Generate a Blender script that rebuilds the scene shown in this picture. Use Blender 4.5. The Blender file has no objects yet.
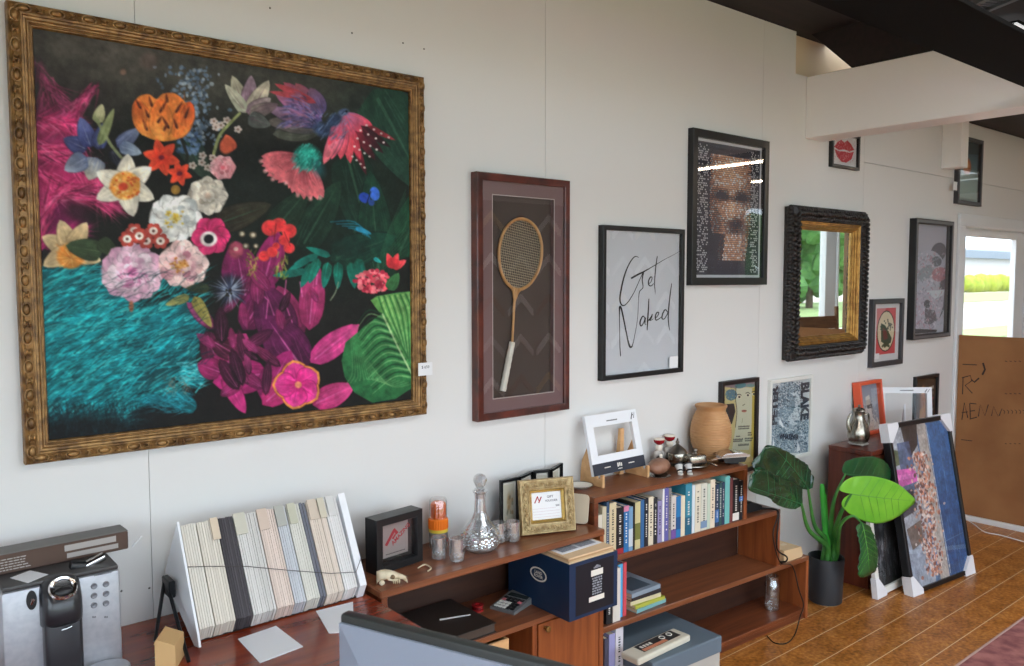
import bpy, bmesh, math, random
import numpy as np
from mathutils import Vector, Matrix
C = bpy.context.scene
COL = C.collection
rnd = random.Random(7)
# ------------------------------------------------------------------ camera
FPX, CW, CH = 811.4, 1024, 666
CAM = np.array([0.0, -2.4, 1.68])
YAW, PIT, ROL = 0.881133561, 0.0662618, -0.0016
_f = np.array([math.cos(YAW)*math.cos(PIT), math.sin(YAW)*math.cos(PIT), -math.sin(PIT)])
_r = np.array([math.sin(YAW), -math.cos(YAW), 0.0]); _u = np.cross(_r, _f)
_r, _u = _r*math.cos(ROL)+_u*math.sin(ROL), -_r*math.sin(ROL)+_u*math.cos(ROL)
def ray(px, py): return _f*FPX + _r*(px-CW/2) - _u*(py-CH/2)
def onY(px, py, Y=0.0):
    d = ray(px, py); return CAM + d*((Y-CAM[1])/d[1])
def onZ(px, py, Z):
    d = ray(px, py); return CAM + d*((Z-CAM[2])/d[2])
def onX(px, py, X):
    d = ray(px, py); return CAM + d*((X-CAM[0])/d[0])
cd = bpy.data.cameras.new('camera'); cam = bpy.data.objects.new('camera', cd); COL.objects.link(cam)
M = Matrix(((_r[0], _u[0], -_f[0], CAM[0]), (_r[1], _u[1], -_f[1], CAM[1]), (_r[2], _u[2], -_f[2], CAM[2]), (0, 0, 0, 1)))
cam.matrix_world = M
cd.sensor_fit = 'HORIZONTAL'; cd.sensor_width = 36; cd.lens = FPX/CW*36; cd.clip_end = 500; cd.clip_start = .02
cd.dof.use_dof = True; cd.dof.focus_distance = 3.2; cd.dof.aperture_fstop = 9.5
C.camera = cam
# ------------------------------------------------------------------ materials
def lin(c):
    if isinstance(c, str):
        c = c.lstrip('#'); c = [int(c[i:i+2], 16)/255 for i in (0, 2, 4)]
    elif max(c) > 1.0: c = [v/255 for v in c]
    return tuple((v/12.92 if v <= .04045 else ((v+.055)/1.055)**2.4) for v in c[:3])
_mats = {}
def mat(name, col=(200, 200, 200), rough=.5, metal=0., spec=.5, trans=0., ior=1.45, coat=0., emit=0., noise=None, wood=None, bump=None, alpha=1.):
    """noise=(colour2, scale, detail)  wood=(colour2, scale vec, distortion)  bump=(scale, strength)"""
    if name in _mats: return _mats[name]
    m = bpy.data.materials.new(name); m.use_nodes = True
    nt = m.node_tree; b = nt.nodes['Principled BSDF']
    c = lin(col)
    b.inputs['Base Color'].default_value = (*c, 1); b.inputs['Roughness'].default_value = rough
    b.inputs['Metallic'].default_value = metal; b.inputs['Specular IOR Level'].default_value = spec
    b.inputs['Transmission Weight'].default_value = trans; b.inputs['IOR'].default_value = ior
    b.inputs['Coat Weight'].default_value = coat; b.inputs['Alpha'].default_value = alpha
    if emit:
        b.inputs['Emission Color'].default_value = (*c, 1); b.inputs['Emission Strength'].default_value = emit
    tc = nt.nodes.new('ShaderNodeTexCoord')
    if noise:
        n = nt.nodes.new('ShaderNodeTexNoise'); n.inputs['Scale'].default_value = noise[1]; n.inputs['Detail'].default_value = noise[2]
        nt.links.new(tc.outputs['Object'], n.inputs['Vector'])
        r = nt.nodes.new('ShaderNodeValToRGB'); r.color_ramp.elements[0].position = .35; r.color_ramp.elements[1].position = .65
        r.color_ramp.elements[0].color = (*c, 1); r.color_ramp.elements[1].color = (*lin(noise[0]), 1)
        nt.links.new(n.outputs['Fac'], r.inputs['Fac']); nt.links.new(r.outputs['Color'], b.inputs['Base Color'])
    if wood:
        mp = nt.nodes.new('ShaderNodeMapping'); mp.inputs['Scale'].default_value = wood[1]
        nt.links.new(tc.outputs['Object'], mp.inputs['Vector'])
        n = nt.nodes.new('ShaderNodeTexNoise'); n.inputs['Scale'].default_value = 1; n.inputs['Detail'].default_value = 6
        n.inputs['Distortion'].default_value = wood[2]
        nt.links.new(mp.outputs['Vector'], n.inputs['Vector'])
        r = nt.nodes.new('ShaderNodeValToRGB'); r.color_ramp.elements[0].position = .32; r.color_ramp.elements[1].position = .68
        r.color_ramp.elements[0].color = (*c, 1); r.color_ramp.elements[1].color = (*lin(wood[0]), 1)
        nt.links.new(n.outputs['Fac'], r.inputs['Fac']); nt.links.new(r.outputs['Color'], b.inputs['Base Color'])
    if bump:
        n = nt.nodes.new('ShaderNodeTexNoise'); n.inputs['Scale'].default_value = bump[0]; n.inputs['Detail'].default_value = 4
        nt.links.new(tc.outputs['Object'], n.inputs['Vector'])
        bp = nt.nodes.new('ShaderNodeBump'); bp.inputs['Strength'].default_value = bump[1]; bp.inputs['Distance'].default_value = .005
        nt.links.new(n.outputs['Fac'], bp.inputs['Height']); nt.links.new(bp.outputs['Normal'], b.inputs['Normal'])
    _mats[name] = m; return m
def art_mat(name, rough=.5, coat=0., spec=.4):
    if name in _mats: return _mats[name]
    m = bpy.data.materials.new(name); m.use_nodes = True; nt = m.node_tree; b = nt.nodes['Principled BSDF']
    a = nt.nodes.new('ShaderNodeVertexColor'); a.layer_name = 'pigment'
    nt.links.new(a.outputs['Color'], b.inputs['Base Color'])
    b.inputs['Roughness'].default_value = rough; b.inputs['Coat Weight'].default_value = coat; b.inputs['Specular IOR Level'].default_value = spec
    _mats[name] = m; return m
def pane_mat(name='picture_glass', refl=1.0, tint=(1, 1, 1), rough=.0):
    if name in _mats: return _mats[name]
    m = bpy.data.materials.new(name); m.use_nodes = True; nt = m.node_tree
    for n in list(nt.nodes):
        if n.type == 'BSDF_PRINCIPLED': nt.nodes.remove(n)
    out = [n for n in nt.nodes if n.type == 'OUTPUT_MATERIAL'][0]
    t = nt.nodes.new('ShaderNodeBsdfTransparent'); t.inputs['Color'].default_value = (*tint, 1)
    g = nt.nodes.new('ShaderNodeBsdfGlossy'); g.inputs['Roughness'].default_value = rough
    ge = nt.nodes.new('ShaderNodeNewGeometry'); dp = nt.nodes.new('ShaderNodeVectorMath'); dp.operation = 'DOT_PRODUCT'
    nt.links.new(ge.outputs['Normal'], dp.inputs[0]); nt.links.new(ge.outputs['Incoming'], dp.inputs[1])
    def mth(op, v0, v1=None, clamp=False):
        n = nt.nodes.new('ShaderNodeMath'); n.operation = op; n.use_clamp = clamp
        for i, v in enumerate((v0, v1)):
            if v is None: continue
            if isinstance(v, (int, float)): n.inputs[i].default_value = v
            else: nt.links.new(v, n.inputs[i])
        return n.outputs[0]
    sch = mth('POWER', mth('SUBTRACT', 1.0, mth('ABSOLUTE', dp.outputs['Value']), True), 5.0)
    mu = mth('MULTIPLY', mth('ADD', mth('MULTIPLY', sch, .92), .08), refl, True)
    mx = nt.nodes.new('ShaderNodeMixShader')
    nt.links.new(mu, mx.inputs['Fac'])
    nt.links.new(t.outputs[0], mx.inputs[1]); nt.links.new(g.outputs[0], mx.inputs[2]); nt.links.new(mx.outputs[0], out.inputs['Surface'])
    _mats[name] = m; return m
# ------------------------------------------------------------------ mesh helpers
def BM(): return bmesh.new()
def box(bm, x0, x1, y0, y1, z0, z1, bev=0., seg=1):
    t = bmesh.new()
    bmesh.ops.create_cube(t, size=1)
    for v in t.verts:
        v.co = Vector((x0+(v.co.x+.5)*(x1-x0), y0+(v.co.y+.5)*(y1-y0), z0+(v.co.z+.5)*(z1-z0)))
    if bev: bmesh.ops.bevel(t, geom=t.edges[:], offset=bev, segments=seg, affect='EDGES', profile=.5)
    return join(bm, t)
def join(bm, t, mx=None):
    vm = {}
    out = []
    for v in t.verts:
        n = bm.verts.new(mx @ v.co if mx else v.co); vm[v] = n; out.append(n)
    for f in t.faces:
        try: bm.faces.new([vm[v] for v in f.verts])
        except ValueError: pass
    t.free(); return out
def xform(verts, mx):
    for v in verts: v.co = mx @ v.co
def obox(bm, c, size, rot=(0, 0, 0), bev=0., seg=1):
    vs = box(bm, -size[0]/2, size[0]/2, -size[1]/2, size[1]/2, -size[2]/2, size[2]/2, bev, seg)
    from mathutils import Euler
    mx = Matrix.Translation(c) @ Euler(rot).to_matrix().to_4x4(); xform(vs, mx); return vs
def lathe(bm, prof, seg=28, c=(0, 0, 0), sx=1., sy=1., caps=True):
    rings = []
    for r, z in prof:
        if r < 1e-6: rings.append([bm.verts.new((c[0], c[1], c[2]+z))])
        else: rings.append([bm.verts.new((c[0]+sx*r*math.cos(2*math.pi*k/seg), c[1]+sy*r*math.sin(2*math.pi*k/seg), c[2]+z)) for k in range(seg)])
    for a, b in zip(rings, rings[1:]):
        for k in range(seg):
            k2 = (k+1) % seg
            if len(a) == 1 and len(b) > 1: bm.faces.new((a[0], b[k2], b[k]))
            elif len(b) == 1 and len(a) > 1: bm.faces.new((a[k], a[k2], b[0]))
            elif len(a) > 1: bm.faces.new((a[k], a[k2], b[k2], b[k]))
    if caps:
        if len(rings[0]) > 1: bm.faces.new(rings[0][::-1])
        if len(rings[-1]) > 1: bm.faces.new(rings[-1])
    return [v for r in rings for v in r]
def tube(bm, pts, rad, seg=8, caps=True):
    pts = [Vector(p) for p in pts]
    if not hasattr(rad, '__len__'): rad = [rad]*len(pts)
    rings = []; up = Vector((0, 0, 1)); prev = None
    for i, p in enumerate(pts):
        d = (pts[min(i+1, len(pts)-1)]-pts[max(i-1, 0)]).normalized()
        if prev is None:
            a = d.cross(up if abs(d.z) < .9 else Vector((1, 0, 0))).normalized()
        else:
            a = (prev - d*prev.dot(d)).normalized()
        prev = a; b = d.cross(a)
        rings.append([bm.verts.new(p+(a*math.cos(2*math.pi*k/seg)+b*math.sin(2*math.pi*k/seg))*rad[i]) for k in range(seg)])
    for r0, r1 in zip(rings, rings[1:]):
        for k in range(seg): bm.faces.new((r0[k], r0[(k+1) % seg], r1[(k+1) % seg], r1[k]))
    if caps: bm.faces.new(rings[0][::-1]); bm.faces.new(rings[-1])
    return [v for r in rings for v in r]
def spline(pts, n=8):
    """Catmull-Rom through the points"""
    P = [np.array(p, float) for p in pts]; P = [2*P[0]-P[1]]+P+[2*P[-1]-P[-2]]
    out = []
    for i in range(1, len(P)-2):
        for k in range(n):
            t = k/n
            out.append(.5*((2*P[i])+(-P[i-1]+P[i+1])*t+(2*P[i-1]-5*P[i]+4*P[i+1]-P[i+2])*t*t+(-P[i-1]+3*P[i]-3*P[i+1]+P[i+2])*t**3))
    out.append(P[-2]); return out
def prism(bm, poly, fn, a0, a1):
    """extrude 2-D polygon; fn(u,v,a) -> xyz"""
    A = [bm.verts.new(fn(u, v, a0)) for u, v in poly]; B = [bm.verts.new(fn(u, v, a1)) for u, v in poly]
    n = len(poly)
    bm.faces.new(A); bm.faces.new(B[::-1])
    for k in range(n): bm.faces.new((A[k], B[k], B[(k+1) % n], A[(k+1) % n]))
    return A+B
def ellip(bm, c, r, seg=10, rings=7, mx=None):
    t = bmesh.new(); bmesh.ops.create_uvsphere(t, u_segments=seg, v_segments=rings, radius=1)
    for v in t.verts:
        p = Vector((v.co.x*r[0], v.co.y*r[1], v.co.z*r[2]))
        v.co = (mx @ p if mx else p)+Vector(c)
    return join(bm, t)
def fin(name, bm, m, parent=None, smooth=None, label=None):
    bmesh.ops.recalc_face_normals(bm, faces=bm.faces[:])
    me = bpy.data.meshes.new(name); bm.to_mesh(me); bm.free()
    me.materials.append(m)
    if smooth is not None:
        me.polygons.foreach_set('use_smooth', [True]*len(me.polygons))
        me.set_sharp_from_angle(angle=math.radians(smooth))
    o = bpy.data.objects.new(name, me); COL.objects.link(o)
    if parent is not None: o.parent = parent
    if label: o['label'] = label
    return o
def tag(o, label, cat, group=None, kind=None):
    o['label'] = label; o['category'] = cat
    if group: o['group'] = group
    if kind: o['kind'] = kind
    return o
def thing(name, label, cat, loc=(0, 0, 0), rot=(0, 0, 0), group=None):
    o = bpy.data.objects.new(name, None); COL.objects.link(o); o.empty_display_size = .05
    o.location = [float(v) for v in loc]; o.rotation_euler = rot
    return tag(o, label, cat, group)
def struct(name, bm, m, parent=None, smooth=None):
    o = fin(name, bm, m, parent, smooth)
    if parent is None: o['kind'] = 'structure'
    return o
def text_bm(s, size, align='CENTER', bold=0., shear=0., extrude=.0003):
    cu = bpy.data.curves.new('t', 'FONT'); cu.body = s; cu.size = size; cu.align_x = align; cu.align_y = 'CENTER'
    cu.offset = bold; cu.shear = shear; cu.extrude = extrude; cu.resolution_u = 3
    ob = bpy.data.objects.new('t', cu); COL.objects.link(ob)
    dg = bpy.context.evaluated_depsgraph_get(); me = bpy.data.meshes.new_from_object(ob.evaluated_get(dg))
    bm = bmesh.new(); bm.from_mesh(me)
    bpy.data.objects.remove(ob); bpy.data.curves.remove(cu); bpy.data.meshes.remove(me)
    return bm
def ribbon(bm, pts, w, fn, z=0.):
    """flat stroke in 2-D; pts [(u,v)], w width or list; fn(u,v)->xyz"""
    pts = [np.array(p, float) for p in pts]; n = len(pts)
    ws = w if hasattr(w, '__len__') else [w]*n
    L, R = [], []
    for i, p in enumerate(pts):
        d = pts[min(i+1, n-1)]-pts[max(i-1, 0)]; d = d/(np.linalg.norm(d)+1e-9); q = np.array([-d[1], d[0]])*ws[i]/2
        L.append(bm.verts.new(fn(*(p+q)))); R.append(bm.verts.new(fn(*(p-q))))
    for i in range(n-1): bm.faces.new((L[i], L[i+1], R[i+1], R[i]))
# ------------------------------------------------------------------ pigment rasters for printed pictures
class Art:
    """a small paint box: rgb raster over u:0..1 (left-right), v:0..1 (top-bottom); mp maps source coords to (u,v)"""
    def __init__(s, w, h, bg, mp=None):
        s.w, s.h = w, h; s.a = np.zeros((h, w, 3)); s.a[:] = s.c(bg); s.mp = mp or (lambda x, y: (x, y)); s.R = random.Random(5)
    @staticmethod
    def c(c):
        if isinstance(c, str):
            c = c.lstrip('#'); return np.array([int(c[i:i+2], 16)/255 for i in (0, 2, 4)])
        c = np.array(c, float); return c/255 if c.max() > 1 else c
    def P(s, pts):
        o = []
        for x, y in pts:
            u, v = s.mp(x, y); o.append((u*s.w, v*s.h))
        return np.array(o)
    def blend(s, x0, y0, mask, col):
        h, w = mask.shape; v = s.a[y0:y0+h, x0:x0+w]
        v += (col-v)*mask[..., None]
    def bbox(s, p, pad):
        x0 = max(0, int(math.floor(p[:, 0].min()-pad))); x1 = min(s.w, int(math.ceil(p[:, 0].max()+pad))+1)
        y0 = max(0, int(math.floor(p[:, 1].min()-pad))); y1 = min(s.h, int(math.ceil(p[:, 1].max()+pad))+1)
        return x0, x1, y0, y1
    def poly(s, pts, col, alpha=1., col2=None, axis=None, raw=False):
        p = np.array(pts, float) if raw else s.P(pts)
        x0, x1, y0, y1 = s.bbox(p, 1)
        if x1 <= x0 or y1 <= y0: return
        m = np.zeros((y1-y0, x1-x0))
        gx, gy = np.meshgrid(np.arange(x0, x1), np.arange(y0, y1))
        for ox in (.25, .75):
            for oy in (.25, .75):
                X = gx+ox; Y = gy+oy; ins = np.zeros(X.shape, bool); j = len(p)-1
                for i in range(len(p)):
                    xi, yi = p[i]; xj, yj = p[j]
                    if yi != yj:
                        ins ^= ((yi > Y) != (yj > Y)) & (X < (xj-xi)*(Y-yi)/(yj-yi)+xi)
                    j = i
                m += ins*.25
        c1 = s.c(col)
        if col2 is not None:
            q = s.P(axis) if not raw else np.array(axis, float); d = q[1]-q[0]
            t = np.clip(((gx-q[0][0])*d[0]+(gy-q[0][1])*d[1])/(d@d+1e-9), 0, 1)[..., None]
            c1 = c1*(1-t)+s.c(col2)*t
        s.blend(x0, y0, m*alpha, c1)
    def ell(s, x, y, rx, ry, col, rot=0., alpha=1., col2=None, soft=None):
        n = 20; cs, sn = math.cos(rot), math.sin(rot)
        pts = [(x+rx*math.cos(t)*cs-ry*math.sin(t)*sn, y+rx*math.cos(t)*sn+ry*math.sin(t)*cs) for t in [2*math.pi*k/n for k in range(n)]]
        if soft is None and col2 is None: return s.poly(pts, col, alpha)
        p = s.P(pts); c0 = s.P([(x, y)])[0]; ax = s.P([(x+rx*cs, y+rx*sn), (x-ry*sn, y+ry*cs)])-c0
        x0, x1, y0, y1 = s.bbox(p, 1)
        if x1 <= x0 or y1 <= y0: return
        gx, gy = np.meshgrid(np.arange(x0, x1)+.5-c0[0], np.arange(y0, y1)+.5-c0[1])
        inv = np.linalg.inv(np.array(ax).T); a = inv[0, 0]*gx+inv[0, 1]*gy; b = inv[1, 0]*gx+inv[1, 1]*gy
        d = np.sqrt(a*a+b*b); so = soft if soft else .1
        m = np.clip((1-d)/so, 0, 1)
        col_ = s.c(col) if col2 is None else s.c(col)+(s.c(col2)-s.c(col))*np.clip(d, 0, 1)[..., None]
        s.blend(x0, y0, m*alpha, col_)
    def stroke(s, pts, w, col, alpha=1., w1=None):
        p = s.P(pts); sc = s.P([(pts[0][0]+1, pts[0][1])])[0]-p[0]; sc = max(abs(sc[0]), 1e-6)
        w0 = w*sc; w2 = (w if w1 is None else w1)*sc
        x0, x1, y0, y1 = s.bbox(p, max(w0, w2)+1)
        if x1 <= x0 or y1 <= y0: return
        gx, gy = np.meshgrid(np.arange(x0, x1)+.5, np.arange(y0, y1)+.5); m = np.zeros(gx.shape); n = len(p)-1
        for i in range(n):
            a, b = p[i], p[i+1]; d = b-a; L = d@d+1e-9
            t = np.clip(((gx-a[0])*d[0]+(gy-a[1])*d[1])/L, 0, 1)
            dist = np.hypot(gx-a[0]-t*d[0], gy-a[1]-t*d[1]); ww = (w0+(w2-w0)*((i+t)/n))/2
            m = np.maximum(m, np.clip(ww-dist+.5, 0, 1)*np.clip(ww*2, 0, 1))
        s.blend(x0, y0, m*alpha, s.c(col))
    def petal(s, x, y, ang, ln, wd, c0, c1, tip=.6, vein=None, alpha=1., pw=.62):
        """leaf-shaped petal from (x,y) at angle (deg, 0=right, 90=down)"""
        a = math.radians(ang); ux, uy = math.cos(a), math.sin(a); vx, vy = -uy, ux; pts = []
        N = 9
        for sgn in (1, -1):
            rg = range(N+1) if sgn == 1 else range(N-1, 0, -1)
            for k in rg:
                t = k/N; h = wd/2*(math.sin(math.pi*t**tip))**pw
                pts.append((x+ux*ln*t+vx*h*sgn, y+uy*ln*t+vy*h*sgn))
        s.poly(pts, c0, alpha, c1, [(x, y), (x+ux*ln, y+uy*ln)])
        if wd > 12: s.stroke([(p_[0], p_[1]) for p_ in pts[1:N]], .9, np.clip(s.c(c0)*.45, 0, 1), .55*alpha, .5); s.stroke([(p_[0], p_[1]) for p_ in pts[N+1:]], .9, np.clip(s.c(c0)*.45, 0, 1), .55*alpha, .5)
        if wd > 8:
            A0, A1 = s.c(c0), s.c(c1); R = s.R
            for k in range(int(wd*.55)+3):
                o = R.uniform(-.42, .42); t0, t1 = R.uniform(.02, .45), R.uniform(.55, .97); q = R.choice((-.16, -.09, .08, .15, .2)); cc = np.clip((A0*(1-t1)+A1*t1)*(1+q)+q*.12, 0, 1)
                hh = [wd*o*(math.sin(math.pi*min(1, max(0, t))**tip))**pw for t in (t0, (t0+t1)/2, t1)]
                s.stroke([(x+ux*ln*t+vx*h_, y+uy*ln*t+vy*h_) for t, h_ in zip((t0, (t0+t1)/2, t1), hh)], R.uniform(.6, 1.4), cc, .5*alpha, .3)
        if vein:
            s.stroke([(x+ux*ln*.1, y+uy*ln*.1), (x+ux*ln*.9, y+uy*ln*.9)], max(.6, wd*.06), vein, .6, .3)
            for o in (-.25, .25):
                s.stroke([(x+ux*ln*.15+vx*wd*o*.4, y+uy*ln*.15+vy*wd*o*.4), (x+ux*ln*.5+vx*wd*o, y+uy*ln*.5+vy*wd*o), (x+ux*ln*.85+vx*wd*o*.4, y+uy*ln*.85+vy*wd*o*.4)], .7, vein, .35, .3)
    def soften(s, k=.5):
        a = s.a; b = a.copy(); b[1:-1, 1:-1] = (a[:-2, 1:-1]+a[2:, 1:-1]+a[1:-1, :-2]+a[1:-1, 2:]+a[:-2, :-2]*.7+a[2:, 2:]*.7+a[:-2, 2:]*.7+a[2:, :-2]*.7)/6.8
        s.a = a*(1-k)+b*k
    def mottle(s, amt, cell=9, seed=2):
        r = np.random.RandomState(seed); g = r.rand(s.h//cell+3, s.w//cell+3); ys = np.arange(s.h)/cell; xs = np.arange(s.w)/cell
        y0, x0 = ys.astype(int), xs.astype(int); fy = (ys-y0)[:, None]; fx = (xs-x0)[None, :]; fy = fy*fy*(3-2*fy); fx = fx*fx*(3-2*fx)
        n = g[y0][:, x0]*(1-fy)*(1-fx)+g[y0+1][:, x0]*fy*(1-fx)+g[y0][:, x0+1]*(1-fy)*fx+g[y0+1][:, x0+1]*fy*fx
        s.a = np.clip(s.a*(1+amt*(n[..., None]*2-1)), 0, 1)
    def noise(s, amt, seed=1):
        r = np.random.RandomState(seed); s.a = np.clip(s.a+(r.rand(s.h, s.w, 1)-.5)*amt, 0, 1)
    def build(s, name, x0, x1, z0, z1, y, m, parent=None, fnxyz=None):
        """grid mesh with the raster as its pigment"""
        me = bpy.data.meshes.new(name); w, h = s.w, s.h
        gx, gz = np.meshgrid(np.linspace(x0, x1, w), np.linspace(z1, z0, h))
        co = np.stack([gx, np.full_like(gx, y), gz], -1).reshape(-1, 3).astype(np.float32)
        i = np.arange(w*h).reshape(h, w)
        q = np.stack([i[:-1, :-1], i[1:, :-1], i[1:, 1:], i[:-1, 1:]], -1).reshape(-1, 4).astype(np.int32)
        me.vertices.add(w*h); me.vertices.foreach_set('co', co.ravel())
        me.loops.add(q.size); me.loops.foreach_set('vertex_index', q.ravel())
        me.polygons.add(len(q)); me.polygons.foreach_set('loop_start', np.arange(0, q.size, 4, dtype=np.int32))
        try: me.polygons.foreach_set('loop_total', np.full(len(q), 4, dtype=np.int32))
        except Exception: pass
        me.update(); me.validate()
        at = me.color_attributes.new('pigment', 'FLOAT_COLOR', 'POINT')
        c = np.clip(s.a.reshape(-1, 3), 0, 1); c = np.where(c <= .04045, c/12.92, ((c+.055)/1.055)**2.4)
        at.data.foreach_set('color', np.concatenate([c, np.ones((len(c), 1))], 1).astype(np.float32).ravel())
        me.materials.append(m); o = bpy.data.objects.new(name, me); COL.objects.link(o)
        if parent is not None: o.parent = parent
        return o
# ------------------------------------------------------------------ setting
WALL = mat('wall_paint', (222, 221, 219), .55, spec=.3, bump=(3, .05))
WALLC = mat('wall_daylit_cream', (222, 200, 168), .6, spec=.3)  # warm daylit look of the recess put into the wall colour
WHITE = mat('white_gloss_paint', (240, 238, 236), .4)
DARKB = mat('dark_ceiling_boards', (40, 27, 27), .7, wood=((24, 17, 17), (1.2, 30, 30), .6))
STEEL = mat('black_beam_paint', (14, 14, 15), .8, spec=.1)
def floor_mat():
    m = bpy.data.materials.new('cork_floor'); m.use_nodes = True; nt = m.node_tree; b = nt.nodes['Principled BSDF']
    tc = nt.nodes.new('ShaderNodeTexCoord'); L = nt.links
    n1 = nt.nodes.new('ShaderNodeTexNoise'); n1.inputs['Scale'].default_value = 9; n1.inputs['Detail'].default_value = 8; n1.inputs['Roughness'].default_value = .7
    n2 = nt.nodes.new('ShaderNodeTexNoise'); n2.inputs['Scale'].default_value = 60; n2.inputs['Detail'].default_value = 3
    for n in (n1, n2): L.new(tc.outputs['Object'], n.inputs['Vector'])
    ad = nt.nodes.new('ShaderNodeMath'); ad.operation = 'ADD'; L.new(n1.outputs['Fac'], ad.inputs[0]); L.new(n2.outputs['Fac'], ad.inputs[1])
    r = nt.nodes.new('ShaderNodeValToRGB'); e = r.color_ramp.elements
    hv = nt.nodes.new('ShaderNodeMath'); hv.operation = 'MULTIPLY'; hv.inputs[1].default_value = .5
    L.new(ad.outputs[0], hv.inputs[0]); L.new(hv.outputs[0], r.inputs['Fac'])
    e[0].position = .36; e[0].color = (*lin((124, 72, 28)), 1); e[1].position = .64; e[1].color = (*lin((204, 140, 72)), 1)
    k = r.color_ramp.elements.new(.5); k.color = (*lin((170, 106, 46)), 1)
    br = nt.nodes.new('ShaderNodeTexBrick'); br.offset = .5; br.inputs['Scale'].default_value = 1
    br.inputs['Brick Width'].default_value = 60; br.inputs['Row Height'].default_value = .1475
    br.inputs['Mortar Size'].default_value = .0022; br.inputs['Mortar Smooth'].default_value = .1
    mp = nt.nodes.new('ShaderNodeMapping'); mp.inputs['Location'].default_value = (.3, .002, 0)
    L.new(tc.outputs['Object'], mp.inputs['Vector']); L.new(mp.outputs['Vector'], br.inputs['Vector'])
    br.inputs['Color1'].default_value = (1, 1, 1, 1); br.inputs['Color2'].default_value = (.86, .86, .86, 1)
    mu = nt.nodes.new('ShaderNodeMixRGB'); mu.blend_type = 'MULTIPLY'; mu.inputs['Fac'].default_value = .8
    L.new(r.outputs['Color'], mu.inputs['Color1']); L.new(br.outputs['Color'], mu.inputs['Color2'])
    mx = nt.nodes.new('ShaderNodeMixRGB'); mx.inputs['Color2'].default_value = (*lin((214, 186, 148)), 1)
    L.new(br.outputs['Fac'], mx.inputs['Fac']); L.new(mu.outputs['Color'], mx.inputs['Color1']); L.new(mx.outputs['Color'], b.inputs['Base Color'])
    b.inputs['Roughness'].default_value = .34; b.inputs['Specular IOR Level'].default_value = .4
    return m
XL, XR, YF, ZC = -2.6, 13.3, -4.0, 2.97
bm = BM(); box(bm, XL, XR, YF, 0, -.06, 0); struct('floor', bm, floor_mat())
# picture wall: painted sheets butted with narrow grooves
bm = BM(); g = .0008
DX0, DX1, DZ = 6.10, 7.45, 2.045
xs = [XL, .648, 2.15, 3.62, 4.66, DX0]
for a, b_ in zip(xs, xs[1:]):
    top = 2.97
    if b_ == 4.66:
        box(bm, a+g, 3.912, 0, .02, 0, top); box(bm, 3.912, b_-g, 0, .02, 0, 2.755)
    elif a == 4.66:
        box(bm, a+g, b_, 0, .02, 0, 2.36); box(bm, a+g, b_, 0, .02, 2.363, 2.755)
    else: box(bm, a+g, b_-g, 0, .02, 0, top)
box(bm, DX0, DX1, 0, .02, DZ, 2.36); box(bm, DX0, 8.9, 0, .02, 2.363, 2.76); box(bm, DX1, 8.9, 0, .02, 0, 2.36); box(bm, 8.9, XR, 0, .02, 0, 2.97)
box(bm, XL, DX0, .02, .07, 0, 2.755); box(bm, XL, 3.912, .02, .07, 2.755, 2.97); box(bm, DX1, XR, .02, .07, 0, 2.97); box(bm, DX0, DX1, .02, .07, DZ, 2.97)
struct('wall_back', bm, WALL)
bm = BM(); box(bm, 3.912, 6.2, .045, .07, 2.755, 3.1); struct('trim_1', bm, WALLC)
LW0, LW1, LZ0, LZ1 = -3.5, -.9, .6, 2.4
bm = BM(); box(bm, XL-.06, XL, YF, LW0, 0, 3.1); box(bm, XL-.06, XL, LW1, .07, 0, 3.1); box(bm, XL-.06, XL, LW0, LW1, 0, LZ0); box(bm, XL-.06, XL, LW0, LW1, LZ1, 3.1); struct('wall_left', bm, WALL)
bm = BM(); box(bm, XL-.05, XL+.01, LW0, LW0+.05, LZ0, LZ1); box(bm, XL-.05, XL+.01, LW1-.05, LW1, LZ0, LZ1); box(bm, XL-.05, XL+.01, (LW0+LW1)/2-.03, (LW0+LW1)/2+.03, LZ0, LZ1); box(bm, XL-.05, XL+.01, LW0+.05, LW1-.05, LZ0, LZ0+.05); box(bm, XL-.05, XL+.01, LW0+.05, LW1-.05, LZ1-.05, LZ1); wn = struct('window_6', bm, WHITE)
bm = BM(); bm.faces.new([bm.verts.new(p) for p in ((XL-.03, LW0, LZ0), (XL-.03, LW1, LZ0), (XL-.03, LW1, LZ1), (XL-.03, LW0, LZ1))]); fin('pane', bm, pane_mat('window_glass', .8), wn)
bm = BM(); box(bm, XR, XR+.06, YF, .07, 0, 3.1); struct('wall_right', bm, WALL)
# ceiling: dark boards; lower soffit past the second beam
bm = BM(); FILL_SKYLIGHTS = [(.5, 3.3), (4.4, 5.9), (10.0, 11.4)]; SY0, SY1 = -3.25, -1.75  # unseen skylight openings, added to let fill light into the room
box(bm, XL, 4.0, SY1, .07, 2.975, 3.03); box(bm, 4.0, XR, SY1, -.07, 2.975, 3.03); box(bm, 4.0, 4.28, -.07, .07, 2.975, 3.03); box(bm, 5.3, XR, -.07, .07, 2.975, 3.03); box(bm, XL, XR, YF, SY0, 2.975, 3.03)  # gap by the wall shaped to let daylight onto the cream recess
for a, b_ in zip([XL]+[q[1] for q in FILL_SKYLIGHTS], [q[0] for q in FILL_SKYLIGHTS]+[XR]): box(bm, a, b_, SY0, SY1, 2.975, 3.03)
struct('ceiling', bm, DARKB)
bm = BM(); box(bm, 5.86, XR, -1.05, -.001, 2.762, 2.80); box(bm, 5.1, 5.86, -1.05, -.001, 2.80, 2.84); struct('trim_2', bm, DARKB)
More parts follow.
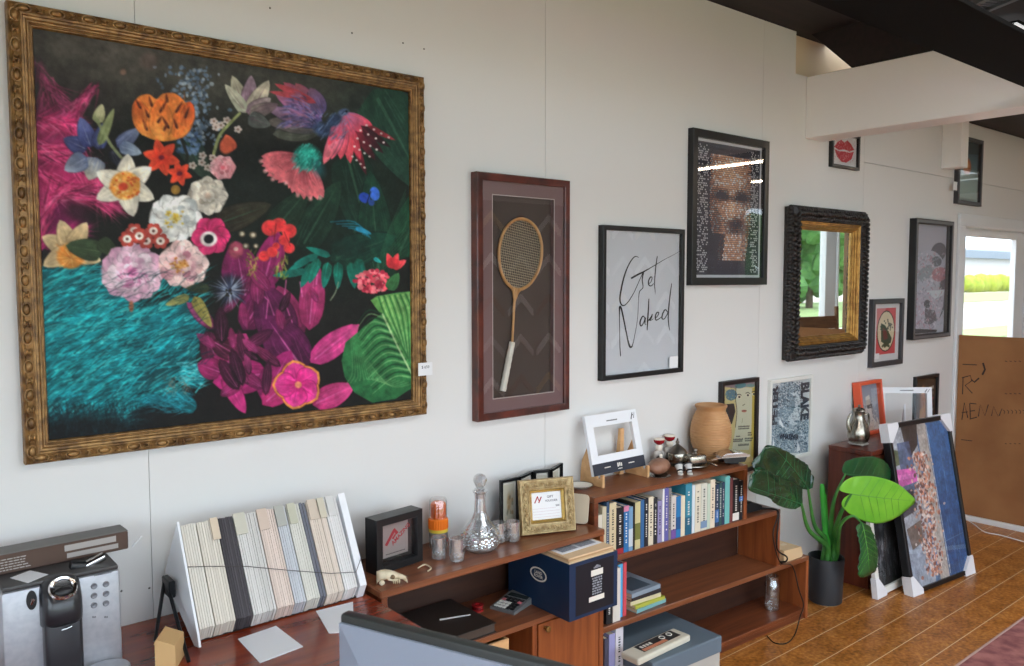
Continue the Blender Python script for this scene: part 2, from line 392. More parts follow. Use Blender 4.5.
for i, (a, b_) in enumerate(FILL_SKYLIGHTS):  # frames and panes of the added skylights
    bm = BM(); box(bm, a-.03, b_+.03, SY1, SY1+.03, 2.96, 3.12); box(bm, a-.03, b_+.03, SY0-.03, SY0, 2.96, 3.12); box(bm, a-.03, a, SY0, SY1, 2.96, 3.12); box(bm, b_, b_+.03, SY0, SY1, 2.96, 3.12); box(bm, (a+b_)/2-.02, (a+b_)/2+.02, SY0, SY1, 3.05, 3.10)
    wn = struct('window_%d' % (i+3), bm, WHITE); bm = BM(); bm.faces.new([bm.verts.new(p) for p in ((a, SY0, 3.1), (b_, SY0, 3.1), (b_, SY1, 3.1), (a, SY1, 3.1))]); fin('pane', bm, pane_mat('window_glass', .8), wn)
# dark gable sheet above the white beam
bm = BM()
prism(bm, [(-.016, 2.975), (-.243, 2.757), (-.74, 2.757), (-.74, 2.975)], lambda u, v, a: (a, u, v), 4.03, 4.06); struct('trim_3', bm, DARKB)
# white beam running out from the wall, and the next one beyond
bm = BM(); box(bm, 4.017, 4.20, -1.42, 0, 2.43, 2.752, .004); struct('trim_4', bm, WHITE)
bm = BM(); box(bm, 5.69, 5.80, -.125, 0, 2.41, 2.80, .004); struct('trim_5', bm, WHITE)
# black steel beam along the room
bm = BM()
by0, by1, bz = -1.36, -1.08, 2.488
box(bm, XL, 4.2, by0, by1, bz, bz+.016, .002)
o = struct('trim_6', bm, STEEL)
# roof battens above the steel beam
bm = BM()
for k in range(12): box(bm, -2.2+k*1.2, -2.13+k*1.2, YF, -1.37, 2.945, 2.974)
struct('trim_7', bm, DARKB)
# ---- glazed door in the picture wall
FR = mat('door_frame_paint', (226, 228, 230), .35)
bm = BM()
box(bm, 5.975, 6.06, -.022, -.0005, 0, 2.044, .004); box(bm, 7.47, 7.55, -.022, -.0005, 0, 2.044, .004); box(bm, 5.975, 7.55, -.022, -.0005, 2.045, 2.13, .004)
box(bm, 6.061, 6.098, -.012, -.0005, 0, 2.043); box(bm, 7.451, 7.469, -.012, -.0005, 0, 2.043)
box(bm, 6.101, 6.13, .0005, .12, 0, 2.044); box(bm, 7.42, 7.449, .0005, .12, 0, 2.044); box(bm, 6.101, 7.449, .0005, .12, 2.0445, 2.08)
struct('trim_8', bm, FR)
d1 = struct('door_1', (lambda b: (box(b, 6.132, 6.19, .05, .09, .01, 2.04, .003), box(b, 7.225, 7.418, .05, .09, .01, 2.04, .003), box(b, 6.19, 7.225, .05, .09, 1.985, 2.04, .003), box(b, 6.19, 7.225, .05, .09, .01, .2, .003), b)[-1])(BM()), FR)
bm = BM(); box(bm, 6.19, 7.225, .068, .072, .2, 1.985); fin('pane', bm, pane_mat('window_glass', .8), d1)
# ---- shop front opposite: solid middle with the sample display, glazed either side
LOWZ, TOPZ, TOP1 = .12, 2.68, 2.6
bm = BM()
box(bm, 4.6, 9.08, YF-.08, YF, 0, 3.0); box(bm, 12.05, XR, YF-.08, YF, 0, 3.0)
box(bm, XL, 4.6, YF-.08, YF, TOP1, 3.0); box(bm, 9.08, 12.05, YF-.08, YF, TOPZ, 3.0)
box(bm, XL, 4.6, YF-.08, YF, 0, LOWZ); box(bm, 9.08, 12.05, YF-.08, YF, 0, LOWZ)
struct('wall_front', bm, mat('shopfront_wall', (196, 194, 190), .6))
GLASSW = pane_mat('window_glass', .8)
def shopwin(i, x0, x1, posts, TOPZ):
    bm = BM()
    for a, b_ in posts: box(bm, a, b_, YF-.07, YF+.03, LOWZ, TOPZ, .004)
    box(bm, x0, x1, YF-.06, YF+.01, TOPZ-.06, TOPZ, .003); box(bm, x0, x1, YF-.06, YF+.01, LOWZ, LOWZ+.07, .003)
    w = struct('window_%d' % i, bm, FR)
    bm = BM(); box(bm, x0, x1, YF-.033, YF-.029, LOWZ, TOPZ); fin('pane', bm, GLASSW, w)
shopwin(1, XL, 4.6, [(XL, XL+.08), (-.9, -.82), (.9, .98), (2.75, 2.83), (4.52, 4.6)], TOP1)
shopwin(2, 9.08, 12.05, [(9.08, 9.2), (10.0, 10.06), (11.26, 11.56), (11.61, 11.645)], TOPZ)
bm = BM(); box(bm, 11.86, 12.06, YF-.02, YF+.10, 0, 2.72, .004); struct('trim_9', bm, mat('brown_post_wood', (128, 96, 66), .6, wood=((104, 76, 50), (20, 20, 1.5), .5)))
# ---- outside
GRASS = mat('lawn_green', (150, 172, 108), .9, noise=((128, 146, 96), 1.5, 4))
PATH = mat('pale_concrete', (174, 166, 154), .8)
def ground(name, x0, x1, y0, y1, z, m, label=None, cat=None):
    bm = BM(); box(bm, x0, x1, y0, y1, z-.05, z); o = fin(name, bm, m); o['kind'] = 'structure'; return o
ground('ground', -60, 260, .12, 90, -.12, PATH)
ground('lawn', 9, 200, 7.2, 9.4, -.09, GRASS)
ground('verge', 30, 240, 23, 38, -.08, GRASS)
ground('ground', -60, 160, -90, YF-.1, -.12, PATH); ground('ground', -60, XL-.1, YF-.1, .12, -.12, PATH)
ground('lawn', -60, 160, -30, -13, -.09, GRASS)
bm = BM(); R_ = random.Random(3)
for k in range(150):
    x = 90+k*.85; ellip(bm, (x, 42+R_.uniform(-.8, .8), R_.uniform(.6, 1.1)), (1.6, 1.2, R_.uniform(1.0, 1.5)), 8, 6)
tag(fin('hedge', bm, mat('hedge_leaves', (168, 178, 60), .9, noise=((128, 150, 44), 2, 5)), smooth=80), 'long clipped yellow green hedge across the road outside the door', 'hedge')
b = thing('building', 'low white building with grey awning beyond the hedge outside the door', 'building', (150, 56, -.1))
bm = BM(); box(bm, -60, 60, 0, 12, 0, 5.6); fin('wall', bm, mat('render_white', (196, 198, 200), .8), b)
bm = BM(); box(bm, -4, 46, -1.2, -.01, 5.3, 6.6); fin('awning', bm, mat('awning_grey', (120, 134, 150), .6), b)
bm = BM(); box(bm, -61, 61, -.5, 12.5, 6.65, 7.0); fin('roof', bm, mat('roof_grey', (190, 194, 198), .6), b)
# trees seen in the mirror
TR = mat('tree_leaves', (96, 140, 74), .8, noise=((58, 104, 50), 3, 5)); TK = mat('tree_bark', (90, 72, 56), .9, noise=((62, 50, 40), 12, 4))
R_ = random.Random(5)
TX = [(18, -20, 7), (24, -24, 8), (30, -21, 7), (37, -26, 9), (45, -24, 8), (54, -28, 9)]
TLAB = ['first of the green trees in the mirror, nearest the shop', 'green tree in the mirror, second from the shop window', 'green tree in the mirror beside the white window post', 'green tree in the mirror seen right of the post', 'green tree in the mirror near the brown post', 'farthest green tree reflected in the mirror']
for (x, y, h), lb in zip(TX, TLAB):
    t = thing('tree', lb, 'tree', (x, y, -.1), group='trees across the lawn in the mirror')
    bm = BM(); tube(bm, [(0, 0, 0), (.1, 0, h*.3), (-.05, .05, h*.6)], [.22, .17, .09], 8); fin('trunk', bm, TK, t, 60)
    bm = BM()
    for k in range(60):
        a = R_.uniform(0, 6.28); rr = R_.uniform(0, 2.8); z = R_.uniform(.8, h)
        ellip(bm, (rr*math.cos(a), rr*math.sin(a), z), (R_.uniform(.6, 1.2), R_.uniform(.6, 1.2), R_.uniform(.5, .9)), 7, 5)
    for v in bm.verts: v.co += Vector((R_.uniform(-.14, .14), R_.uniform(-.14, .14), R_.uniform(-.14, .14)))
    fin('crown', bm, TR, t)
# ------------------------------------------------------------------ light
w = bpy.data.worlds.new('sky'); C.world = w; w.use_nodes = True; nt = w.node_tree
bg = nt.nodes['Background']; tc = nt.nodes.new('ShaderNodeTexCoord'); sp = nt.nodes.new('ShaderNodeSeparateXYZ')
nt.links.new(tc.outputs['Generated'], sp.inputs[0])
rp = nt.nodes.new('ShaderNodeValToRGB'); rp.color_ramp.elements[0].position = 0.0; rp.color_ramp.elements[0].color = (.72, .86, 1, 1)
rp.color_ramp.elements[1].position = .8; rp.color_ramp.elements[1].color = (.90, .95, 1, 1)
nt.links.new(sp.outputs['Z'], rp.inputs['Fac']); nt.links.new(rp.outputs['Color'], bg.inputs['Color'])
bg.inputs['Strength'].default_value = 4.2
TUBE = mat('fluorescent_tube', (255, 234, 208), .5, emit=30)
for (tx, lb) in ((3.5, 'added unseen fill light tube above the middle of the room behind the camera'), (-1.0, 'added unseen fill light tube at the left end of the room'), (7.5, 'fluorescent tube fitting reflected as upper bright streak in mosaic poster glass'), (9.0, 'fluorescent tube fitting reflected as lower bright streak in mosaic poster glass'), (1.2, 'added unseen fill light tube over the floral painting end of the room')):  # only the streak pair is reflected; the other tubes are added fill light
    t = thing('ceiling_light', lb, 'ceiling light', (tx, -2.9, 2.895), group='fluorescent ceiling lights')
    bm = BM(); box(bm, -.05, .05, -.9, .9, .03, .08, .004); fin('housing', bm, WHITE, t)
    bm = BM(); tube(bm, [(0, -.86, .012), (0, .86, .012)], .014, 12); fin('tube', bm, TUBE, t, 60)
C.view_settings.view_transform = 'Standard'; C.view_settings.look = 'None'; C.view_settings.gamma = 1; C.view_settings.use_curve_mapping = False
C.view_settings.exposure = 0.26
try:
    C.cycles.use_denoising = True; C.cycles.denoiser = 'OPENIMAGEDENOISE'; C.cycles.max_bounces = 10; C.cycles.transparent_max_bounces = 16
    C.cycles.caustics_refractive = False; C.cycles.caustics_reflective = False
    C.cycles.sample_clamp_indirect = 6
except Exception: pass
# ------------------------------------------------------------------ framed pictures on the wall
GOLD = mat('antique_gold', (158, 120, 72), .4, metal=.35, spec=.5, noise=((92, 64, 36), 40, 4))
GOLD2 = mat('antique_gold_groove', (164, 122, 70), .38, metal=.4, noise=((104, 72, 38), 30, 3))
BLACKF = mat('black_frame_lacquer', (26, 26, 28), .35)
BLACKM = mat('black_matte', (24, 24, 25), .6)
GREYF = mat('dark_grey_frame', (66, 66, 70), .4, metal=.2)
PAPER = mat('white_paper', (232, 233, 235), .7)
PANE = pane_mat('picture_glass', 1.25)
def rect(tl, tr, br, bl, d):
    """outline of a frame of depth d on the wall, from its four photographed corners (left side seen to the wall)"""
    x0 = (onY(*tl, 0)[0]+onY(*bl, 0)[0])/2; x1 = (onY(*tr, -d)[0]+onY(*br, -d)[0])/2
    z1 = (onY(*tr, -d)[2]+onY(*tl, 0)[2])/2; z0 = (onY(*br, -d)[2]+onY(*bl, 0)[2])/2
    return x0, x1, z0, z1
def moulding(bm, w, h, prof):
    """mitred frame; prof = [(inset, height towards room)], centred in x, z from 0"""
    rings = []
    for d, y in prof:
        rings.append([bm.verts.new(p) for p in ((-w/2+d, -y, d), (w/2-d, -y, d), (w/2-d, -y, h-d), (-w/2+d, -y, h-d))])
    for a, b in zip(rings, rings[1:]):
        for k in range(4): bm.faces.new((a[k], a[(k+1) % 4], b[(k+1) % 4], b[k]))
    return bm
def framed(name, label, cat, r, d, mw, m, prof=None, lift=.0, group=None, glass=True, y=0., rotx=0., rotz=0., matw=0., matm=None, backm=None):
    """Empty at the bottom centre; children frame, backing, (mount), (pane). Returns root, w, h, picture recess y"""
    x0, x1, z0, z1 = r; w, h = x1-x0, z1-z0
    t = thing(name, label, cat, ((x0+x1)/2, y, z0), (rotx, 0, rotz), group)
    bm = BM()
    moulding(bm, w, h, prof or [(0, 0), (0, d-.002), (.002, d), (mw-.002, d), (mw, d-.002), (mw, .004)])
    fin('frame', bm, m, t, 40)
    bm = BM(); box(bm, -w/2+mw*.6, w/2-mw*.6, -.006, -.001, mw*.6, h-mw*.6); fin('backing', bm, backm or BLACKM, t)
    if glass:
        bm = BM(); a = mw-.003; yy = -(d-.008)
        vs = [bm.verts.new(p) for p in ((-w/2+a, yy, a), (w/2-a, yy, a), (w/2-a, yy, h-a), (-w/2+a, yy, h-a))]; bm.faces.new(vs)
        fin('pane', bm, PANE, t)
    return t, w, h
def mapper(t, w, h, mw, y=-.01):
    """photo pixel -> (u,v) inside the picture opening of an upright frame on the wall"""
    cx, z0 = t.location.x, t.location.z
    ox0, ox1, oz0, oz1 = cx-w/2+mw, cx+w/2-mw, z0+mw, z0+h-mw
    def f(px, py):
        p = onY(px, py, y+t.location.y); return (p[0]-ox0)/(ox1-ox0), (oz1-p[2])/(oz1-oz0)
    return f
def put(art, name, t, w, h, mw, m, y=-.009):
    return art.build(name, -w/2+mw, w/2-mw, mw, h-mw, y, m, t)
PRINT = art_mat('printed_paper', .6); CANV = art_mat('satin_canvas_print', .55, 0, .22)
# ================= large floral canvas in the ornate gold frame
r = rect((8, 3), (426.5, 77), (427.5, 413), (20, 466), .04); D = .05; MW = .056
t, w, h = framed('floral_painting', 'very large square floral picture in an ornate gold frame, pink and teal plumes', 'picture', r, D, MW, GOLD,
    prof=[(0, 0), (0, .028), (.003, .034), (.007, .036), (.011, .033), (.024, .038), (.027, .043), (.031, .043), (.033, .038), (.038, .037), (.040, .034), (.045, .033), (.047, .029), (.053, .027), (.056, .022), (.056, .004)], glass=False)
# carved running ornament on the outer moulding
bm = BM(); R_ = random.Random(1)
def along(w, h, inset, n_w, n_h):
    for k in range(n_w):
        s = (k+.5)/n_w; yield (-w/2+inset+(w-2*inset)*s, inset, 0); yield (-w/2+inset+(w-2*inset)*s, h-inset, 0)
    for k in range(n_h):
        s = (k+.5)/n_h; yield (-w/2+inset, inset+(h-2*inset)*s, 1); yield (w/2-inset, inset+(h-2*inset)*s, 1)
for i, (x, z, v) in enumerate(along(w, h, .0155, 32, 31)):
    k = i//2; a, b_ = (.0145, .0085) if not v else (.0085, .0145)
    if k % 2 == 0:
        ellip(bm, (x, -.036, z), (a, .008, b_), 10, 6); 
        tb = [(x+(a+.003)*math.cos(q), -.037, z+(b_+.002)*math.sin(q)) for q in [2*math.pi*j/12 for j in range(13)]]; tube(bm, tb, .0022, 5)
    else:
        for s in (-1, 1):
            ellip(bm, (x+(0 if not v else s*.005), -.037, z+(s*.005 if not v else 0)), (a*.7, .006, b_*.5) if not v else (a*.5, .006, b_*.7), 8, 5)
        ellip(bm, (x, -.041, z), (.004, .005, .004), 8, 5)
fin('carved_ornament', bm, GOLD, t, 60)
bm = BM()
for k in range(3):
    i_ = .0405+k*.0045
    for (a, b_, ax) in ((-w/2+i_, w/2-i_, 'x0'), (-w/2+i_, w/2-i_, 'x1'), (i_, h-i_, 'z0'), (i_, h-i_, 'z1')):
        pts = {'x0': [(a, -.034+k*.003, i_), (b_, -.034+k*.003, i_)], 'x1': [(a, -.034+k*.003, h-i_), (b_, -.034+k*.003, h-i_)], 'z0': [(-w/2+i_, -.034+k*.003, a), (-w/2+i_, -.034+k*.003, b_)], 'z1': [(w/2-i_, -.034+k*.003, a), (w/2-i_, -.034+k*.003, b_)]}[ax]
        tube(bm, pts, .0017, 6)
fin('reeding', bm, GOLD2, t, 60)
def floral(mp):
    A = Art(520, 490, '#141512', mp); R = random.Random(11); U = R.uniform
    # dim greenish ground, sheen haze painted in paler to the upper left
    for (x, y, rx, ry, c, al) in ((130, 60, 190, 80, '#45423b', 1), (90, 40, 110, 50, '#55514a', .7), (300, 95, 140, 56, '#45463d', .85), (220, 78, 130, 40, '#4c4a43', .6), (380, 130, 60, 70, '#22302a', .9), (330, 230, 110, 80, '#10211a', .8), (370, 210, 60, 70, '#143124', .6), (240, 190, 60, 50, '#1c2420', .7), (70, 150, 60, 90, '#2a2226', .6), (100, 420, 90, 40, '#0b0e12', .9), (250, 380, 160, 70, '#0c080b', .8)):
        A.ell(x, y, rx, ry, c, alpha=al, soft=.9)
    # large dim leaves at the right
    for (x, y, a, l, wd, c0, c1) in ((372, 90, 62, 120, 60, '#1d3a2c', '#24463a'), (345, 150, 75, 110, 44, '#12271e', '#1b3a2c'), (395, 260, -65, 110, 36, '#123524', '#1f5238'), (380, 290, -95, 120, 40, '#0f2a1d', '#184030'), (300, 250, -60, 80, 34, '#10261c', '#1f3f2e'), (330, 260, -20, 70, 34, '#0d2a20', '#144436'), (270, 235, -50, 60, 30, '#15261c', '#203a2a'), (215, 225, -20, 60, 26, '#241f18', '#3a3a2a'), (180, 130, 60, 60, 26, '#1c2a22', '#2c3c32'), (120, 190, 200, 40, 18, '#2a3326', '#38412f')):
        A.petal(x, y, a, l, wd, c0, c1, vein='#3c6a52')
    for k in range(16): A.stroke([(405, 190+k*4), (386-k, 235+k*3)], .7, '#2d6a4a', .5)
    # --- magenta plumes
    def plume(path, n, ln, sp, cols, al=.75, droop=0., wdt=1.3):
        P = spline(path, 10); L = len(P)
        for k in range(int(n*1.9)):
            i = R.randrange(L-1); p = P[i]; d = P[min(i+1, L-1)]-P[max(i-1, 0)]; a = math.atan2(d[1], d[0])+R.choice((-1, 1))*U(.25, .8)*sp
            l = U(.5, 1)*ln; x, y = p[0]+U(-ln, ln)*.18, p[1]+U(-ln, ln)*.18
            pts = [(x, y)]
            for j in range(1, 5):
                a += droop*.25+U(-.12, .12); x += l/4*math.cos(a); y += l/4*math.sin(a); pts.append((x, y))
            A.stroke(pts, U(.7, 1.5)*wdt, R.choice(cols), al*U(.5, 1), .3)
    mg = ['#d83a78', '#e8548c', '#b82c62', '#ee78a4', '#7a1c44', '#4a1230', '#c8406f']; md = ['#9a3a60', '#7a2e50', '#b04a74', '#4a2034']
    A.ell(56, 165, 38, 74, '#7a1c48', alpha=.9, soft=.6); A.ell(74, 186, 42, 34, '#ae2c62', alpha=.9, soft=.5); A.ell(58, 135, 28, 30, '#a8326a', alpha=.8, soft=.6); A.ell(60, 222, 34, 34, '#6e184a', alpha=.9, soft=.5)
    plume([(38, 60), (46, 90), (44, 120)], 60, 26, .7, md, .5)
    plume([(50, 84), (62, 100), (70, 116), (60, 130)], 90, 30, .6, md+['#c04a80'], .6)
    plume([(95, 88), (82, 104), (70, 122), (48, 130)], 120, 26, .6, mg+md, .7)
    plume([(40, 122), (66, 124), (80, 140), (60, 152), (44, 150)], 170, 32, .7, mg, .8)
    plume([(40, 150), (70, 160), (90, 176), (104, 196)], 260, 34, .55, mg, .85)
    plume([(46, 176), (64, 190), (92, 196), (106, 200)], 170, 36, .5, mg, .85)
    plume([(40, 240), (46, 210), (60, 196), (84, 192)], 120, 34, .5, mg[2:]+mg, .8)
    plume([(42, 246), (60, 236), (80, 232)], 70, 26, .5, ['#a01f62', '#7a164a', '#c03a7a'], .7)
    A.ell(82, 212, 24, 14, '#24141c', rot=.3, alpha=.8, soft=.6)
    # --- teal plumes
    tl = ['#18b8bc', '#0f9aa2', '#26cdd0', '#0b747c', '#5fdcd8', '#0a4f58', '#12a4b4', '#06343c', '#1fc4c8', '#0a626a']
    A.poly(spline([(38, 268), (62, 262), (96, 276), (120, 292), (150, 306), (182, 296), (204, 302), (206, 330), (196, 358), (206, 372), (196, 388), (170, 376), (196, 400), (190, 412), (160, 404), (140, 408), (104, 424), (60, 418), (38, 412)], 4), '#0b636c', .75)
    A.ell(85, 340, 56, 60, '#12929a', alpha=.8, soft=.6); A.ell(165, 330, 40, 34, '#0f8490', alpha=.75, soft=.6); A.ell(142, 360, 18, 60, '#083c44', alpha=.7, soft=.8); A.ell(90, 414, 60, 20, '#0a2a30', alpha=.7, soft=.8)
    for ro in range(13):
        y0 = 272+ro*12.5; 
        for k in range(105):
            x = U(40, 136-abs(ro-7)*2.2); y = y0+U(-8, 8)+ (x-90)**2*.003
            a = math.radians(U(-52, -8)+(x-88)*.16-ro*1.2)
            l = U(16, 30); pts = [(x, y)]
            for j in range(4): a += U(.05, .2); x += l/4*math.cos(a); y += l/4*math.sin(a); pts.append((x, y))
            A.stroke(pts, U(1., 1.9), R.choice(tl), U(.55, .95), .3)
        for k in range(44):
            x = U(118, 200); y = 300+ro*9+U(-8, 8)-(x-118)*.30
            a = math.radians(U(-62, -18)); l = U(14, 26); pts = [(x, y)]
            for j in range(4): a += U(.02, .16); x += l/4*math.cos(a); y += l/4*math.sin(a); pts.append((x, y))
            A.stroke(pts, U(.9, 1.7), R.choice(tl), U(.5, .9), .3)
    for k in range(120):
        x, y = U(176, 204), U(362, 384); a = math.radians(U(-30, 30)); A.stroke([(x, y), (x+9*math.cos(a), y+9*math.sin(a))], 1.1, R.choice(['#34c8d0', '#8adfe2', '#12a4b4']), .7, .3)
    for k in range(140):
        x, y = U(150, 196), U(392, 412); a = math.radians(U(150, 230)); A.stroke([(x, y), (x+12*math.cos(a), y+12*math.sin(a))], 1., R.choice(['#1e8fa0', '#2aaec0', '#0c5664']), .7, .3)
    for k in range(60): x, y = U(164, 190), U(374, 392); A.stroke([(x, y), (x+U(-5, 5), y+U(2, 7))], 1, R.choice(['#9a8a7a', '#6a5a50']), .5, .4)
    for k in range(260):
        x, y = U(44, 140), U(405, 436); a = math.radians(U(-130, -60)); l = U(6, 14); A.stroke([(x, y), (x+l*math.cos(a), y+l*math.sin(a))], 1.1, R.choice(['#101c22', '#182a30', '#0d1216', '#1f3a40']), .7, .4)
    A.ell(90, 428, 78, 18, '#0a0d10', alpha=.95, soft=.6); A.ell(150, 412, 30, 12, '#0c1216', alpha=.5, soft=.8)
    for k in range(160): x, y = U(42, 150), U(408, 434); a = math.radians(U(-120, -50)); l = U(5, 12); A.stroke([(x, y), (x+l*math.cos(a), y+l*math.sin(a))], 1., R.choice(['#12303a', '#0c2026', '#1a464e', '#0a1418']), .6, .3)
    # --- dark pink foliage
    for (x, y, a, l, wd, c0, c1) in ((206, 330, 70, 60, 26, '#3a1226', '#6a1d46'), (246, 300, -100, 60, 40, '#5a1740', '#8a2460'), (262, 290, -75, 62, 30, '#6a1a4a', '#a32a6c'), (243, 330, -60, 60, 30, '#4a0f34', '#7c1f58'), (294, 345, -105, 62, 36, '#4a1232', '#9a2e62'), (309, 330, -85, 70, 26, '#8a2656', '#b43a72'), (285, 345, -110, 64, 42, '#3c1030', '#5e1a4a'), (305, 372, -125, 70, 44, '#3a1030', '#62184c'), (310, 362, -38, 62, 24, '#b52f76', '#d64a8c'), (268, 372, 170, 56, 34, '#8a1c58', '#c02a7c'), (222, 372, -58, 46, 36, '#8f1c58', '#c23a80'), (222, 372, -160, 26, 22, '#6a1644', '#a32866'), (224, 372, 62, 46, 17, '#8f1c58', '#c9327e'), (262, 400, -60, 58, 30, '#6e164a', '#a82470'), (262, 404, -40, 60, 26, '#a32460', '#cc3a76'), (312, 404, -25, 46, 24, '#a0245e', '#cc4682'), (212, 340, 30, 40, 20, '#34101f', '#5c1a3c')):
        A.petal(x, y, a, l, wd, c0, c1, tip=.8, vein='#e878b8')
    for (pts, wd) in (([(286, 280), (284, 300), (292, 322)], 1.2), ([(300, 282), (302, 296)], 1.6), ([(256, 288), (268, 300), (266, 318)], 1.), ([(318, 262), (316, 284)], 1.4)): A.stroke(pts, wd, '#e070b0', .8)
    for k in range(26):
        x, y = U(212, 330), U(290, 400); a = U(-150, -30); l = U(18, 40)
        if y > 350 and x > 320: continue
        A.petal(x, y, a, l, l*U(.25, .42), R.choice(['#1a0814', '#3a0e28', '#12060e', '#52143a', '#6a1a46']), R.choice(['#2c0c20', '#8a2456', '#a8346e', '#3a1028', '#b8407c']), tip=.85, vein='#d868aa', alpha=.85)
    # green plaited leaf, lower right
    G = [(412, 291), (398, 292), (376, 296), (370, 300), (380, 314), (365, 325), (345, 342), (341, 360), (344, 376), (354, 392), (372, 402), (395, 398), (413, 386)]
    A.poly(G, '#1f5a34', 1, '#3f8a4a', [(350, 400), (400, 300)])
    A.poly([(412, 291), (376, 296), (370, 300), (383, 318), (412, 376)], '#3f8248', 1, '#6aa653', [(412, 370), (385, 296)])
    for k in range(9):
        s = k/8; q = (412-s*30, 374-s*60)
        A.stroke(spline([q, (q[0]-18+s*4, q[1]-2+s*-2), (q[0]-40+s*14, q[1]+14-s*4)], 5), 2.2, '#123a22', .75, .8)
        A.stroke(spline([(q[0], q[1]+3), (q[0]-18+s*4, q[1]+2-s*2), (q[0]-40+s*14, q[1]+19-s*4)], 5), 1.6, '#86b878', .6, .5)
    for k in range(7):
        x = 378+k*5.4; A.stroke(spline([(x, 297-k*.6), (x+7, 316), (404+k*1.3, 352+k*3)], 5), 1.8, '#1f5a30', .7, .8); A.stroke(spline([(x+2.6, 297-k*.6), (x+9.5, 316), (405+k*1.3, 350+k*3)], 5), 1.4, '#a9cf8e', .55, .6)
    A.stroke([(382, 314), (398, 348), (413, 377)], 1.8, '#b5d39a', .8)
    # deep green fern leaves, middle right
    for (x, y) in ((312, 263), (318, 258), (328, 262), (338, 262), (350, 262), (357, 258)):
        for s in (1,): A.petal(x, y, 115-(x-312)*.9, 27, 10, '#0f5444', '#128070')
    for (x, y, a) in ((318, 255, 160), (310, 258, 150), (306, 270, 165), (298, 272, 172), (330, 256, 200)): A.petal(x, y, a, 26, 7, '#125a50', '#1a9a8a')
    A.ell(350, 248, 22, 14, '#0f2c24', alpha=.9, soft=.5)
    for k in range(5): A.stroke(spline([(330+k*6, 222+k*2), (354+k*4, 222+k*3), (370-k*2, 238-k)], 4), 1., '#1c8cb0', .7)
    A.petal(355, 228, 20, 17, 5, '#2aa0d0', '#3ab8e0'); A.petal(373, 258, 30, 9, 4, '#1a9aa0', '#38c4c0')
    # --- bird
    for (x, y, a, l, wd, c0, c1) in ((322, 128, 172, 50, 22, '#34382f', '#4e5248'), (322, 128, 186, 56, 18, '#3c3c44', '#6a625a'), (320, 126, 198, 56, 16, '#4a4870', '#86687c'), (322, 122, 210, 54, 16, '#54508a', '#a0607a'), (322, 118, 222, 52, 17, '#5a5490', '#b0586a'), (320, 118, 234, 42, 18, '#5c5088', '#a85a64'), (322, 116, 246, 30, 18, '#4c4878', '#7a5a74'), (316, 104, 205, 46, 8, '#a03c4a', '#c85058'), (312, 100, 190, 44, 6, '#8a343e', '#b04a50')): A.petal(x, y, a, l, wd, c0, c1, tip=.8)
    for k in range(220):
        a = math.radians(U(182, 244)); rr = U(4, 40); A.stroke([(320+rr*math.cos(a), 128+rr*math.sin(a)), (320+(rr+6)*math.cos(a-.1), 128+(rr+6)*math.sin(a-.1))], U(.8, 1.8), R.choice(['#7470ac', '#5c5c92', '#8a6a9a', '#3c3c62', '#9490b8', '#2c3050', '#a06a80']), .6, .4)
    for (an, l) in ((180, 44), (174, 46), (168, 45), (161, 44), (153, 43), (145, 41), (136, 38), (126, 34), (118, 36), (110, 39), (101, 41), (92, 43), (83, 44), (74, 45), (66, 45)): A.petal(305, 157, an, l, 11, '#8c3440', '#e0747c', tip=1.25, vein='#f2a8ac'); 
    for (an, l) in ((174, 46), (160, 44), (145, 41), (126, 34), (101, 41), (83, 44), (70, 45)): q = math.radians(an); A.ell(305+(l-1.5)*math.cos(q), 157+(l-1.5)*math.sin(q), 3.2, 3.2, '#f0b4b0', alpha=.6, soft=.6)
    A.ell(307, 158, 16, 15, '#1f9a8a', col2='#30b8a6', soft=.5); A.ell(318, 168, 9, 14, '#2a6a72', rot=-.4, alpha=.7, soft=.7)
    for k in range(140): a = U(0, 6.28); rr = U(0, 16); A.stroke([(307+rr*math.cos(a), 158+rr*.9*math.sin(a)), (307+rr*math.cos(a)-3, 158+rr*.9*math.sin(a)+3.5)], 1.2, R.choice(['#38c4b0', '#168274', '#5ad4c4', '#0f6a60']), .7, .4)
    for (tx, ty, wd, c0, c1) in ((395, 141, 5, '#3a1420', '#b03a44'), (390, 148, 6, '#5a1c2c', '#201418'), (383, 154, 7, '#8c2438', '#2a161c'), (375, 161, 7, '#b02c44', '#38161e'), (366, 176, 6, '#c83850', '#4a1a24'), (360, 160, 8, '#d8405a', '#c03a4c'), (350, 164, 9, '#d84a60', '#f05466'), (340, 160, 10, '#c85a80', '#f0586a'), (331, 160, 10, '#b8709a', '#ec6478'), (323, 165, 10, '#b86a92', '#f0707c')):
        sx_, sy_ = 344, 116; A.petal(sx_, sy_, math.degrees(math.atan2(ty-sy_, tx-sx_)), math.hypot(tx-sx_, ty-sy_), wd*1.25, c0, c1, tip=1.0, vein='#ffb8bc' if wd > 7 else None)
    for (tx, ty) in ((372, 126), (362, 133), (354, 140), (336, 142), (328, 146)): A.petal(342, 114, math.degrees(math.atan2(ty-114, tx-342)), math.hypot(tx-342, ty-114), 10, '#a878a8', '#e84a5e', tip=.9)
    for j, (x0_, y0_, x1_, y1_) in enumerate(((352, 157, 364, 168), (354, 147, 369, 157), (357, 139, 376, 150), (360, 131, 383, 143), (366, 126, 388, 138))):
        for k in range(4): f = k/3; A.ell(x0_+(x1_-x0_)*f, y0_+(y1_-y0_)*f, 1.3, 1., '#f4ece6', alpha=.95)
    A.ell(322, 130, 12, 9, '#34486a', rot=.5, soft=.5); A.ell(334, 121, 11, 7, '#2c3c58', rot=-.6, soft=.4); A.ell(343, 113, 7, 4.4, '#4a5a78', rot=-.3, soft=.4); A.ell(346, 112, 1.2, 1.1, '#0c0c10')
